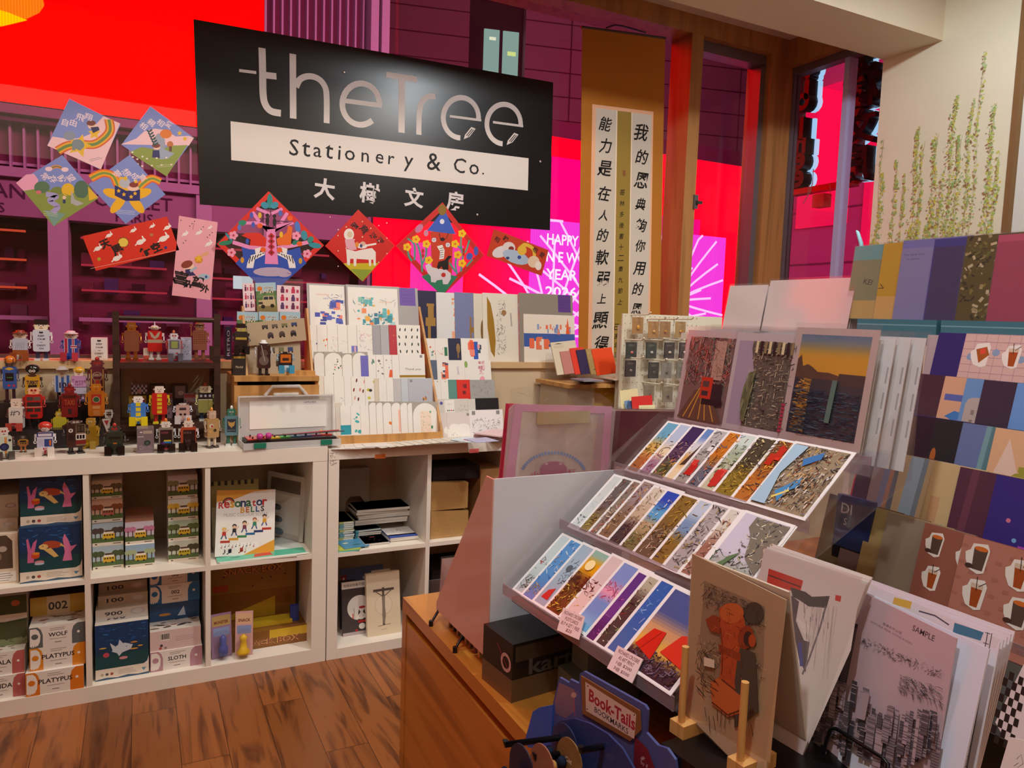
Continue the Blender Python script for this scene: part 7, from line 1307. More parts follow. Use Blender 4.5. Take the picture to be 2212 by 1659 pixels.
ST = ['#3a3030', '#6a5a50', '#b89a78', '#e0d0b8', '#8a4a34', '#c8b090']; GD = ['#5a4418', '#a8842c', '#e0c050', '#3a2c18', '#c8a040']; RD = ['#b02c24', '#5a2c28', '#e05a38', '#3a3a44', '#d8b890']; BW = ['#2a2a2e', '#5a5a60', '#9a9aa0', '#d8d8dc', '#3a3438']; GR_ = ['#4a6a48', '#7a8a50', '#2c4030', '#b8b070']; BL_ = ['#4a86c0', '#6aa8d8', '#2a5a9c', '#c8dcec']
SKY = '#8ab8dc'
def city_day(a): pass
P0 = [('pale harbour postcard with a red junk at the left of the bottom row', (1216, 1152), pc([(.2, '#b8c4c8'), (1, '#c8d8dc')], [(.05, .3, ['#5a5a58', '#7a4a40', '#3a4a44'], 30), (.4, .6, ['#b04a48', '#8a7a70'], 14)])),
 ('bright blue postcard with white clouds and sandy towers', (1236, 1163), pc([(.25, '#4a86c8'), (1, '#5a98d8')], [(.08, .25, ['#b89868', '#8a7048', '#d8b888'], 30), (.45, .7, ['#c8a878', '#8a8070', '#e8e0d0'], 16), (.3, 1, ['#d8e8f4', '#3a78c0'], 24)])),
 ('grey blue postcard with a red sailed boat', (1263, 1174), pc([(.2, '#9ab0c4'), (1, '#a8c0d4')], [(.35, .75, ['#4a5058', '#6a7078'], 26)], lambda a: (a.poly([(.12, .12), (.3, .12), (.28, .3), (.16, .24)], '#c8342c'), a.oval(.2, .6, .07, '#5a6470', 1)))),
 ('yellow sunset postcard over glittering water', (1291, 1187), pc([(.45, '#5a4424'), (.6, '#7a4a1c'), (.85, '#e8a818'), (1, '#8ac0b0')], [(.06, .45, GD, 90), (.42, .62, ['#5a2c18', '#3a1c14'], 30)], lambda a: a.oval(.22, .75, .1, '#fff0b0'))),
 ('pale pink postcard with a small grey boat', (1328, 1201), pc([(.5, '#e8cdc8'), (1, '#dccccc')], [(.35, .42, ['#6a6068', '#4a4448'], 10)])),
 ('blue and pink dusk postcard of a skyline', (1355, 1217), pc([(.2, '#78b4e0'), (.5, '#6a98d8'), (.62, '#e8a0c0'), (1, '#7a9ad8')], [(.45, .7, ['#c04a70', '#e888a8', '#8a5a78'], 26)])),
 ('violet night postcard with streaks of light', (1387, 1239), pc([(.3, '#4a2c6c'), (.6, '#6a3c90'), (1, '#5a3a8c')], [(.1, .6, ['#c060a8', '#8a5ab0', '#3a2058'], 26)])),
 ('dark postcard of shopfronts with green awnings', (1411, 1249), pc([(.3, '#3a4440'), (.75, '#4a3c3c'), (1, '#b8b49c')], [(.05, .9, ['#8ab05a', '#1c1c1c', '#d8d0b8', '#5a6a58', '#8a3a34'], 70)])),
 ('deep blue sky postcard with wisps of cloud', (1438, 1260), pc([(.3, '#3a6cb0'), (1, '#2a64b8')], [(.2, 1, ['#8ab8e8', '#5a90d0', '#c8dcf0'], 26)], lambda a: a.oval(.4, .3, .1, '#c0383c'))),
 ('dusk postcard with large red junk sails at the right of the bottom row', (1468, 1279), pc([(.22, '#3c2c38'), (.4, '#e8b050'), (.55, '#d8a070'), (1, '#4a5a98')], [(.04, .28, ['#5a3c38', '#2c2024', '#7a6a80'], 70)], lambda a: (a.poly([(.1, .25), (.45, .18), (.4, .5), (.2, .48)], '#d82c1c'), a.poly([(.5, .3), (.95, .25), (.85, .62), (.62, .55)], '#e03824'), a.line([(.2, .2), (.34, .48)], .001, '#6a1410'))))]
P1 = [('white postcard with a small grey twin tower at the left of the middle row', (1324, 1029), pc([(1, '#d4dcdc')], [(.1, .24, ['#4a5058', '#6a7078'], 14), (.3, .9, ['#c8d4d8'], 10)])),
 ('postcard of a market street with yellow tracks', (1344, 1037), pc([(.3, '#8a7440'), (1, '#6a6064')], [(.05, .32, GD, 40), (.3, .95, ST, 60)])), ('postcard of a street corner with pink signs', (1369, 1042), pc([(1, '#8a7a70')], [(.05, .95, ST+['#d86a6a'], 90)])),
 ('brown street postcard with a looping wire', (1395, 1040), pc([(.5, '#8a6a50'), (1, '#988c90')], [(.05, .95, ST+['#d8a038'], 80)])), ('postcard of a pale colonnade above a dark crowd', (1416, 1056), pc([(.4, '#4a3c40'), (.7, '#c8b498'), (1, '#d8d0c0')], [(.05, .45, ['#2a2024', '#7a6a4c', '#5a3c44'], 50), (.4, .95, ['#a8906c', '#e8dcc0', '#7a6a54'], 40)])),
 ('postcard with a vivid blue sky over a sandstone tower', (1446, 1064), pc([(.3, '#7a7048'), (.5, '#b8a078'), (.72, '#5aa8d8'), (1, '#2050c0')], [(.05, .55, ST+GR_, 60), (.5, .85, ['#e8f0f8', '#3a78d0'], 16)])), ('postcard of golden tram rails from above', (1475, 1079), pc([(.5, '#6a5844'), (1, '#8a6c34')], [(.05, .5, ST, 50), (.3, .95, GD, 50)])),
 ('postcard of a bridge under a pale blue sky', (1514, 1092), pc([(.45, '#8a6a34'), (.7, '#7898c0'), (1, '#c0d0e4')], [(.05, .6, GD+['#2c3c68'], 50)])), ('black and white postcard of a dense facade', (1543, 1106), pc([(1, '#b0a8a8')], [(.05, .95, BW+['#a8904c'], 110)])),
 ('postcard of a terracotta facade and grey sky', (1578, 1120), pc([(.6, '#a07060'), (1, '#d8d4c8')], [(.05, .8, ['#7a4438', '#5a302c', '#c89880', '#e0c8b0'], 80)])), ('postcard of pink clouds over a blue harbour with a red rail', (1602, 1133), pc([(.3, '#8a90d8'), (.55, '#9aa0e0'), (.75, '#e8a8b8'), (1, '#7a8cd8')], [], lambda a: a.line([(.1, .08), (.34, .72)], .004, '#8a3430'))),
 ('large postcard of a grey city on a hill, right end of the middle row', (1609, 1136), pc([(.2, '#7a8a68'), (1, '#d0cce0')], [(.05, .45, GR_+BW, 60)], lambda a: (a.poly([(.3, .95), (.95, .95), (.95, .3), (.6, .45), (.45, .7), (.3, .8)], '#7a7468'), a.scrib(.35, .4, .95, .95, 90, BW+['#c8b890', '#e8e0c0'], RK, (.0006, .002), (.02, .1)), a.poly([(.1, .1), (.3, .2), (.5, .5), (.35, .4)], '#5a7a54'))))]
P2 = [('postcard of palms against a sunset sky at the left of the top row', (1433, 922), pc([(.35, '#a86438'), (.6, '#d8b060'), (1, '#68b0d0')], [(.05, .4, ['#e07a40', '#5a3020', '#f0a060'], 40), (.35, .8, ['#5a5a28', '#2c3c20', '#8a7a30'], 50)])), ('pale blue postcard with a ferris wheel', (1461, 928), pc([(.35, '#a08098'), (.55, '#f0dcb8'), (1, '#b8cce8')], [(.05, .4, ['#8a3a50', '#4a5a88', '#c8708c'], 36)], lambda a: a.arc(.22, .45, .12, 0, 360, .0012, '#6a5a68'))),
 ('purple night postcard of a lit skyline', (1487, 933), pc([(.3, '#5a5a3c'), (.6, '#5a4460'), (1, '#3c3060')], [(.05, .4, ['#7a9a58', '#e0b050', '#d87a90', '#2c3c20'], 46), (.35, .7, ['#c8a090', '#8a6a80', '#2c2040'], 40)])), ('postcard of a sail shaped tower at dawn', (1520, 940), pc([(.3, '#f0d8b0'), (.5, '#d8a860'), (.75, '#d8dce4'), (1, '#6a90d0')], [], lambda a: (a.poly([(.1, .3), (.3, .35), (.28, .85), (.2, .7)], '#4a3830'), a.poly([(.22, .25), (.34, .25), (.3, .55)], '#c8842c')))),
 ('postcard of red trams below white signs', (1541, 944), pc([(.5, '#a09890'), (1, '#b8b8b8')], [(.05, .95, BW, 80)], lambda a: (a.blocks(.1, .12, .32, .45, 5, ['#c02820', '#d84038'], RK, (.08, .14)), a.blocks(.2, .6, .32, .9, 5, ['#2a2a2e', '#e8e8e8'], RK, (.05, .1))))), ('postcard of an orange bamboo scaffold', (1569, 952), pc([(.4, '#6a6a78'), (1, '#c87828')], [(.05, .45, ['#3a3a48', '#a8a0a0', '#d86030', '#4a6a98'], 50), (.4, .95, ['#f0a838', '#7a4a1c', '#e08828', '#5a6a88'], 50)])),
 ('postcard of pale hillside houses with a red bus', (1600, 957), pc([(.5, '#c8c4a8'), (.75, '#a8b8a0'), (1, '#d0e4dc')], [(.15, .8, GR_+BW, 70)], lambda a: a.blocks(.1, .08, .34, .4, 6, ['#c83028', '#e05048'], RK, (.08, .14)))), ('dark golden postcard of a crowded alley', (1632, 967), pc([(.4, '#8a7428'), (1, '#4a4034')], [(.05, .5, GD, 70), (.45, .95, ['#2a2420', '#8a7a58', '#d8d090', '#5a4a38'], 60)])),
 ('orange red postcard of lanterns in a market', (1674, 978), pc([(.5, '#b8702c'), (1, '#7a4a28')], [(.05, .95, ['#e89030', '#c8401c', '#5a3018', '#f0c050', '#3a3c48'], 110)], lambda a: a.blocks(.1, .5, .36, .9, 5, ['#d83018', '#c02814'], RK, (.08, .14)))),
 ('large postcard of a harbour city from the air at the right of the top row', (1716, 981), pc([(1, '#9a8a70')], [(.05, .95, ST+BW, 150)], lambda a: (a.poly([(.05, .05), (.06, .94), (.3, .94), (.18, .5), (.3, .05)], '#a8cce4'), a.poly([(.36, .75), (.6, .9), (.62, .8), (.42, .65)], '#3f7cc0'), a.poly([(.3, .25), (.55, .5), (.6, .38), (.5, .3), (.45, .12)], '#4a90c8'), a.line([(.32, .16), (.5, .3)], .004, '#e8d870'), a.scrib(.45, .05, .94, .6, 90, ['#3a3434', '#e8dcc8', '#8a7a6a', '#c89868'], RK, (.0008, .002), (.02, .1), [1.57, 1.4]))))]
for k, (row_, (y0, z0), zoff) in enumerate(zip((P0, P1, P2), T3, (0, 0, 0))):
    Mr = MR @ Matrix.Translation((0, y0+.004, z0+.002)) @ Matrix.Rotation(radians(-(90-TH)), 4, 'X')
    m_ = MB('coated'); A = OnPlane(m_, Mr); n = len(row_)
    xs = [A.P(*it[1])[0] for it in row_]
    for i, (lab, tl, art) in enumerate(row_):
        x0, zt_ = A.P(*tl); w = min(.107, WR-.006-x0); h = .140; lastw = (i == n-1)
        if lastw: w = WR-.008-x0
        mb = MB('coated'); mb.box(0, w, 0, .0012, 0, h, '#f4f4f4'); mb.mat = 'coated'; art(Art(mb, w, h, mat='gloss'))
        o = mb.build('postcard'); o.matrix_world = Mr @ Matrix.Translation((x0, -.0002-.0016*(i+1), max(-.002, zt_-h))); tag(o, lab, 'postcard', 'postcards in the clear rack')
# three big prints and the sleeves behind them
MA = MR @ Matrix.Translation((0, .388, .284)) @ Matrix.Rotation(radians(-9), 4, 'X')
def tramart(a):
    a.rect(0, 0, 1, 1, '#d8c4c4'); a.rect(.08, .07, .93, .93, '#8a6660'); a.scrib(.08, .4, .93, .93, 420, ['#5a3c3c', '#b88878', '#3a2a2c', '#a04038', '#7a8a78', '#e07060', '#c8a89c'], RK, (.0005, .0016), (.03, .2), [1.57, 1.5, .5, 2.6]); a.rect(.6, .5, .8, .9, '#b89484'); a.scrib(.6, .5, .8, .9, 40, ['#5a3c3c', '#8a6a60'], RK, (.0005, .001), (.02, .1)); a.poly([(.08, .07), (.93, .07), (.6, .38), (.35, .38)], '#6a4a3c')
    for u0, u1 in ((.2, .44), (.32, .47), (.5, .5), (.62, .53), (.78, .56)): a.line([(u0, .08), (u1, .4)], .0026, '#d09a38')
    a.rect(.45, .3, .66, .52, '#c83824'); a.rect(.48, .42, .6, .48, '#5a4440'); a.rect(.48, .33, .6, .38, '#3a3434'); a.rect(.66, .3, .85, .46, '#2c2428'); a.rect(.5, .24, .88, .3, '#241c22')
def bayart(a):
    a.rect(0, 0, 1, 1, '#d4c8cc'); a.rect(.06, .06, .97, .92, '#b8a8c0'); a.poly([(.28, .92), (.97, .92), (.97, .06), (.3, .06), (.34, .3), (.38, .5), (.36, .62), (.28, .84)], '#6a6254'); a.scrib(.3, .07, .96, .92, 620, ['#2a2628', '#9a8c78', '#c8b898', '#4a4444', '#7a7060', '#d8cca8'], RK, (.0004, .0014), (.01, .07), [0, 1.57, .3]); a.poly([(.3, .12), (.36, .1), (.4, .4), (.42, .62), (.33, .6), (.27, .45), (.26, .3)], '#6a7050'); a.scrib(.27, .12, .42, .6, 30, ['#4a5038', '#8a9068'], RK, (.0006, .0016), (.05, .15), [1.4])
    for k in range(9): a.rect(.36+.065*k, .8, .4+.065*k, .92, ['#d8cca0', '#2a2428', '#8a7a58'][k % 3])
    for k in range(8): a.rect(.88, .07+.035*k, .93, .095+.035*k, '#a83a50')
def sunart(a):
    a.rect(0, 0, 1, 1, '#cdb8b4'); a.rect(.08, .07, .93, .94, '#1c3040'); a.rect(.08, .6, .93, .94, '#e0a428')
    for k in range(12): a.rect(.08, .74+.0168*k, .93, .94, ['#dca42c', '#d8a534', '#cda33e', '#c0a04a', '#b09a58', '#a09468', '#929078', '#869088', '#7a8c94', '#70889a', '#6a849c', '#62809c'][k])
    a.poly([(.08, .56), (.08, .72), (.12, .76), (.16, .66), (.22, .68), (.28, .66), (.36, .62), (.5, .62), (.62, .6), (.93, .58), (.93, .54)], '#5a3c28'); a.rect(.62, .52, .93, .62, '#3c342e'); a.rect(.3, .47, .66, .56, '#2c3038'); a.poly([(.12, .1), (.26, .1), (.3, .55), (.2, .56)], '#a87c30'); a.scrib(.1, .08, .3, .55, 260, ['#e0b050', '#c89030', '#7a5a24', '#1c2834'], RK, (.0006, .0016), (.02, .06), [0]); a.scrib(.09, .08, .92, .46, 420, ['#0e2030', '#2c4a5c', '#16303e', '#4a6a78'], RK, (.0005, .0014), (.03, .1), [0]); a.poly([(.56, .2), (.62, .2), (.64, .56), (.58, .56)], '#5a7a70')
B_ = OnPlane(MB(), MA)
for i, (lab, bl, br, tl, art) in enumerate((('framed print of a red tram street, left of the three large prints', (1455, 912), (1566, 938), (1490, 716), tramart), ('print of a dense city on a bay in the middle of the three large prints', (1562, 925), (1700, 960), (1601, 726), bayart), ('print of a golden harbour sunset, right of the three large prints', (1703, 950), (1861, 985), (1725, 712), sunart))):
    (x0, z0), (x1, z1), (x2, z2) = B_.P(*bl), B_.P(*br), B_.P(*tl); x0 = min(x0, x2+.004); w = x1-x0; h = z2-min(z0, z1)
    t = thing('art_print', lab, 'print', MA @ Matrix.Translation((x0, -.002-.003*i, z0)), 'large prints in the clear rack')
    m = MB('coated'); m.box(0, w, 0, .002, 0, h, '#e4dcda'); art(Art(m, w, h)); m.build('print', t)
    m = MB('film'); m.box(-.003, w+.003, -.0014, -.001, -.002, h+.008, '#fff'); m.build('sleeve', t)
for i in range(12):
    x0 = [.004, .13, .262][i % 3]+.006*(i//3)+(.004*i if i % 3 == 2 else 0); w = .145; t = thing('sleeved_print', f'white backed sleeved print, {["first","second","third","fourth"][i//3]} behind the {["red tram print","city bay print","harbour sunset print"][i % 3]}', 'print', MA @ Matrix.Translation((x0, .005+.0095*(i//3), .001)), 'sleeved prints behind the large prints')
    hh = .196+.0035*(i//3); m = MB('coated'); m.box(0, w, 0, .0016, 0, hh, '#e9e7e8'); a = Art(m, w, hh); [a.rect(.955, .25+.2*k, .975, .38+.2*k, '#b8b4b8') for k in range(3)]; m.build('print', t)
    m = MB('film'); m.box(-.002, w+.006, -.001, -.0006, 0, hh+.010, '#fff'); m.build('sleeve', t)
# price tickets clipped to the rack
for lab, px, lines in (('price ticket for the postcards on the lip of the clear rack', [(1217, 1312), (1263, 1332), (1250, 1382), (1203, 1361)], ['RICHARD CROSBIE', 'POSTCARDS', 'BUY 4 GET 1 FREE', '$25']), ('price ticket for the art prints on the lip of the clear rack', [(1335, 1394), (1389, 1424), (1365, 1476), (1311, 1443)], ['RICHARD CROSBIE', 'A5 ART PRINT', '1@ $200', '3@ $500'])):
    Mt = MR @ Matrix.Translation((0, -.02, 0)) @ Matrix.Rotation(radians(-38), 4, 'X')
    def tick(a, lines=lines, px=px):
        for i, s in enumerate(lines):
            q = (i+.7)/(len(lines)+.4); cx = sum(p[0] for p in px)/4+(px[3][0]-px[0][0])*(q-.5); cy = sum(p[1] for p in px)/4+(px[3][1]-px[0][1])*(q-.5)
            f = .82 if len(s) > 12 else .6 if len(s) > 6 else .26; P, Q = a.P(*px[0]), a.P(*px[1]); W_ = math.hypot(Q[0]-P[0], Q[1]-P[1]); a.text(s, cx, cy, W_*.105, '#2c2430', .5, math.atan2(Q[1]-P[1], Q[0]-P[0]), W_*f, .01)
    slab('price_ticket', lab, 'ticket', Mt, px, .0012, tick, '#e6d8d6')
# ---- white board display facing the window, with the clipboards
YW = -1.405
wp = [at(*c, Y=YW) for c in ((1068, 1035), (1352, 1014), (1352, 1400), (1065, 1421))]
dz = wp[3].z; XW0 = wp[0].x
wd_ = thing('board_display', 'white backed pink sided board display turned to the window, left of the postcard rack', 'display stand', Matrix.Translation((XW0, YW, dz)))
zt_ = wp[0].z-dz; m = MB('coated'); m.box(0, .29, 0, .004, 0, zt_, '#dcdfe6'); m.build('back_board', wd_)
far = at(945, 1316, X=XW0); fy_ = far.y-YW; fz = at(945, 1290, X=XW0).z-dz; nz = at(1062, 1037, X=XW0).z-dz
for x, c in ((-.003, '#d8a490'), (.287, '#d8a490')):  # warm pink light on the white board put into its side colour
    m = MB('coated'); m.T = Matrix(((0, 1, 0, 0), (1, 0, 0, 0), (0, 0, 1, 0), (0, 0, 0, 1))); m.prism([(.0, 0), (.0, zt_), (.03, zt_), (fy_, fz-.01), (fy_, far.z-dz)], x, x+.0029, c); m.build('side_panel', wd_)
m = MB('acrylic'); m.T = Matrix.Translation((0, fy_, fz-.01)) @ Matrix.Rotation(radians(40), 4, 'X'); m.box(0, .285, 0, .003, 0, .2, '#fff'); m.build('front_sheet', wd_)
m = MB('acrylic'); m.box(-.012, .285, fy_+.03, fy_+.033, .0-.02, .05, '#fff'); m.build('front_lip', wd_)
for yy in (fy_-.01, fy_*.45): m = MB('black'); m.tube([(.004, yy, .004), (-.012, yy, -.02), (-.022, yy-.01, ZK-dz+.004)], .003, '#141414', n=6); m.tube([(-.022, yy-.01, ZK-dz+.012), (-.022, yy-.01, ZK-dz)], .005, '#141414', n=6); m.tube([(.01, yy, .004), (.26, yy, .004)], .003, '#141414', n=6); m.tube([(.27, yy, .004), (.275, yy, ZK-dz)], .003, '#141414', n=6); m.build('wire_foot', wd_)
for i in range(7):
    p = at(938+5*i, 1300, X=XW0+.03); m = MB('film'); m.box(0, .16, 0, .0012, 0, .105-.002*i, '#fff'); m.box(.002, .158, .0004, .0008, 0, .10-.002*i, '#d8b8b0', 'coated'); o = m.build('card_sleeve'); o.matrix_world = pose((XW0+.01, YW+fy_+.022-.006*i, dz+.003), 0, -6); tag(o, f'{ORD[i]} clear card sleeve counted from the window in the board display', 'sleeve', 'clear card sleeves')
for i in range(6):
    m = MB('coated'); m.box(0, .12, 0, .004, 0, .13, ['#a87850', '#3a2a24', '#b88a60', '#8a5a3c', '#c89a70', '#5a3c2c'][i]); o = m.build('brown_card'); o.matrix_world = pose((XW0+.02, YW+fy_-.05-.022*i, dz+.06+.02*i), 0, -28); tag(o, f'{ORD[i]} brown card in the stepped row of the board display', 'card', 'brown cards in the board display')
for i in range(9):
    m = MB('coated'); m.box(0, .22, 0, .008, 0, .045, ['#6a5a3c', '#3a3a44', '#8a7a58', '#2c3c4a', '#a89070', '#5a4438', '#7a3c44', '#c8a868', '#3a4a3c'][i]); o = m.build('small_book'); o.matrix_world = pose((XW0+.012, YW+fy_-.045-.022*i, ZK+.0005), 0, 0); tag(o, f'{ORD[i]} small spine counted from the window under the board display', 'book', 'small books under the board display')
YCB = -1.34
def clipart(a):
    a.r(1215, 895, 1232, 909, '#7a6a58'); a.r(1232, 893, 1270, 911, '#b8a878'); a.r(1180, 893, 1200, 902, '#5a5048')
    for k in range(26): th = radians(200+140*k/25); a.o(1195+70*cos(th), 1030+52*sin(th), 2.4, 4, '#7a94c8', 140*k/25-70)
    a.o(1195, 1014, 30, 18, '#b07088'); [a.o(1180+30*k, 1002, 3.5, 2.5, '#d8b0b8') for k in range(2)]
    a.t('小氣記錄板', 1195, 1022, 17, '#b8647c', 0, wide=140, bold=.03)
p3 = thing('clipboard', 'clear pink edged clipboard in a film bag behind the white board', 'clipboard', Matrix.Translation(Vector((at(1200, 900, Y=YCB).x, YCB, dz))))
Mw = p3.matrix_world.copy(); Mi = Mw.inverted()
def px3(x, y, Y): p = Mi @ at(x, y, Y=Y); return (p.x, p.z)
o_ = [px3(x, y, YCB) for x, y in ((1112, 873), (1322, 878), (1330, 886), (1308, 1130), (1080, 1130), (1100, 884))]
m = MB('milky'); m.prism(o_, 0, .003, '#fff'); bd = m.build('clear_board', p3)
ins = [px3(x, y, YCB) for x, y in ((1128, 889), (1306, 893), (1290, 1130), (1100, 1130))]; m = MB('plastic')
O4 = [o_[0], o_[1], o_[3], o_[4]]
for i in range(4):
    if i != 2: m.prism([O4[i], O4[(i+1) % 4], ins[(i+1) % 4], ins[i]], -.0006, .0028, '#d898b4')
m.build('pink_rim', p3)
m = MB('film'); a = PxArt(m, Mw, YCB, y=-.001, mat='coated'); clipart(a); m.build('printing', p3)
c0, c1 = px3(1158, 890, YCB), px3(1271, 912, YCB); m = MB('metal'); m.rbox(c0[0], c1[0], -.006, -.0021, c1[1], c0[1], .002, '#d8c898'); m.build('clip', p3)
bag = [px3(x, y, YCB) for x, y in ((1098, 840), (1150, 832), (1215, 838), (1290, 848), (1336, 880), (1312, 1130), (1078, 1130))]; m = MB('film'); m.prism(bag, -.009, -.0086, '#fff')
for k in range(16): u, v = px3(RK.uniform(1105, 1320), RK.uniform(840, 868) if k < 12 else RK.uniform(900, 1000), YCB); m.tube([(u, -.0095, v), (u+RK.uniform(-.02, .02), -.0105, v+RK.uniform(-.008, .008)), (u+RK.uniform(-.03, .03), -.0095, v+RK.uniform(-.012, .012))], .0006, '#fff', n=4)
m.build('film_bag', p3)
for i, c in enumerate(('#d84a68', '#c83a54')):
    q_ = [at(x-9-8*i, y+2, Y=YCB+.012+.012*i) for x, y in ((1112, 873), (1322, 878), (1308, 1130), (1084, 1130))]; M4, w, h = sheet_frame(*q_); m = MB('plastic')
    for x0, x1, z0, z1 in ((0, .02, 0, h), (w-.02, w, 0, h), (.02, w-.02, h-.014, h)): m.box(x0, x1, 0, .003, z0, z1, c)
    m.box(.02, w-.02, 0, .001, 0, h-.014, '#fff', 'film'); o = m.build('clipboard'); o.matrix_world = M4; tag(o, ['red rimmed clear clipboard just behind the front one', 'second red rimmed clear clipboard behind the front one'][i], 'clipboard')
for i in range(3):
    fq = [at(x+6*i, y-2*i, Y=YCB+.05+.012*i) for x, y in ((1324, 893), (1452, 884), (1440, 1130), (1300, 1130))]; M4, w, h = sheet_frame(*fq); m = MB('coated'); m.rbox(0, w+.04, 0, .005, 0, h, .006, ['#6c2034', '#c8a088', '#5c1c2c'][i]); m.box(-.002, w+.04, -.0025, -.002, 0, h+.006, '#fff', 'film'); o = m.build('folder'); o.matrix_world = M4; tag(o, ['dark red folder in film right of the pink clipboard', 'tan folder edge between the two dark red folders', 'dark red folder at the back right of the clipboards'][i], 'folder')
for i in range(3): flat(f'{ORD[i]} pale pink folder in the pile behind the clipboards', 1075, 945-4*i, .16, .12, 25+4*i, ZT+.006+.009*i, ['#d8b0b4', '#b87880', '#e0bcc0'][i], None, 'pink_folder', 'pale pink folders', 'folder', t=.006)
# ---- boxes under and beside the rack
bk = thing('black_carton', 'black and kraft carton with pale lettering under the board display', 'box', hframe(at(1104, 1519, Z=ZK), at(1235, 1480, Z=ZK)))
Mk = bk.matrix_world; hb = .105; m = MB('coated'); m.box(0, .2, 0, .1, 0, hb, '#1c1614'); m.box(-.0006, .2, -.0006, .1, 0, .04, '#6a5238'); a = Art(m, .26, hb, y=-.0008); a.rect(.02, .68, .9, .95, '#4a3a28'); a.text('kartos', .42, .55, .03, '#5a5450', wide=.15, bold=.02)
m.T = Matrix.Rotation(radians(-90), 4, 'Z') @ Matrix.Translation((-.1, 0, 0)); a = Art(m, .1, hb, y=-.0008); a.arc(.8, .62, .14, 0, 360, .006, '#c8a098'); a.line([(.5, .85), (.9, .5)], .0012, '#c8284c'); m.T = Matrix.Identity(4); m.build('carton', bk)
for i, (dx, w_, h_) in enumerate(((.015, .12, .045), (.03, .1, .09))):
    m = MB('coated'); m.box(0, w_, 0, .12-.04*i, 0, h_, ['#8a9088', '#9aa098'][i]); o = m.build('grey_carton'); o.matrix_world = Matrix.Translation(at(1138, 1500, Z=ZK)+Vector((dx, -.1+.045*i, .0004))); o.location.y = at(1170, 1560, Z=ZK).y+.035*i; o.location.x = .075+.03*i; tag(o, ['low grey green carton beside the black carton', 'taller grey carton behind the low grey green one'][i], 'box')
# ---- bookmark display
Pa = CAMP+(FWD+RGT*((1262-IW/2)/FPX)-UPV*((1455-IH/2)/FPX))*1.02; Pb = at(1398, 1540, Z=Pa.z); MBk = hframe(Vector((Pa.x, Pa.y, ZK)), Pb)
bt_ = thing('bookmark_display', 'blue cardboard bookmark display with black hooks at the front edge', 'display stand', MBk)
S8 = cr(1060, 1430, 2.886)
slab('back_board', '', '', MBk, S8((390, 250), (428, 96), (490, 132), (495, 108), (550, 135), (556, 70), (580, 58), (960, 270), (978, 300), (968, 440), (1040, 520), (1100, 540), (1150, 610), (1165, 720), (1165, 900), (260, 900), (380, 500)), .004, None, '#4a5490', parent=bt_)
slab('back_print', '', '', MBk, S8((398, 250), (430, 125), (550, 185), (590, 330), (800, 460), (880, 500), (900, 700), (520, 600), (400, 480)), .0004, lambda a: (a.poly(S8((400, 250), (430, 130), (520, 170), (530, 300), (470, 350), (410, 320)), '#8a6a78'), a.l(S8((520, 170), (525, 340)), 2, '#b8485c'), a.o(*S8((520, 205))[0], 6, 6, '#c8a098'), a.poly(S8((900, 460), (980, 540), (1040, 700), (890, 700)), '#7a2430'), [a.l([(S8((950, 600))[0][0]+5*cos(k), S8((950, 600))[0][1]+5*sin(k)), (S8((950, 600))[0][0]-5*cos(k), S8((950, 600))[0][1]-5*sin(k))], 1.6, '#c8a8a8') for k in (0, 1.05, 2.1)], a.t('by if', *S8((960, 640))[0], 10, '#d8b8b8')), '#5a5a8c', parent=bt_, off=-.0006)
slab('name_board', 'brown framed name board', '', MBk, S8((572, 82), (940, 300), (945, 420), (880, 490), (582, 318)), .002, lambda a: (a.poly(S8((600, 120), (918, 322), (905, 475), (604, 300)), '#d8c0b4'), a.t('Book-Tails', *S8((762, 290))[0], 27, '#a8283c', 0, wide=93, bold=.03), a.t('BOOKMARKS', *S8((760, 358))[0], 12, '#3a3440', 0, wide=68, bold=.01), [a.o(*S8(q)[0], 1.6, 1.6, '#5a4438') for q in ((616, 146), (906, 326), (612, 290))]), '#8a5a34', parent=bt_, off=-.003)
slab('blue_panel', '', '', MBk @ Matrix.Translation((0, -.02, 0)), S8((215, 480), (262, 310), (300, 285), (388, 268), (375, 520), (340, 560), (230, 530)), .003, None, '#2c5cc0', parent=bt_).location = (0, -.02, 0)
slab('arch_panel', '', '', MBk @ Matrix.Translation((0, -.02, 0)), S8((375, 520), (390, 400), (440, 365), (520, 352), (620, 385), (730, 450), (820, 540), (900, 680), (900, 900), (340, 900)), .003, None, '#2c3a74', parent=bt_).location = (0, -.02, 0)
Mh = MBk @ Matrix.Translation((0, -.03, 0)); Q_ = OnPlane(MB(), MBk @ Matrix.Translation((0, -.024, 0)))
HK = [((90, 515), (455, 470)), ((275, 595), (500, 565)), ((560, 552), (690, 530))]
for (e0, e1) in HK:
    b = Q_.P(*S8(e1)[0]); L = .11 if e1[0] < 600 else .06; Pw = MBk @ Vector((b[0], -.024, b[1])); tip = CAMP+0*FWD; d = FWD+RGT*((S8(e0)[0][0]-IW/2)/FPX)-UPV*((S8(e0)[0][1]-IH/2)/FPX); t_ = (Pw.z+.004-CAMP.z)/d.z; Tp = MBk.inverted() @ (CAMP+d*t_)
    m = MB('black'); m.tube([(b[0], -.022, b[1]), tuple(Tp), (Tp.x, Tp.y, Tp.z+.006)], .0042, '#121216', n=8); m.build('hook', bt_)
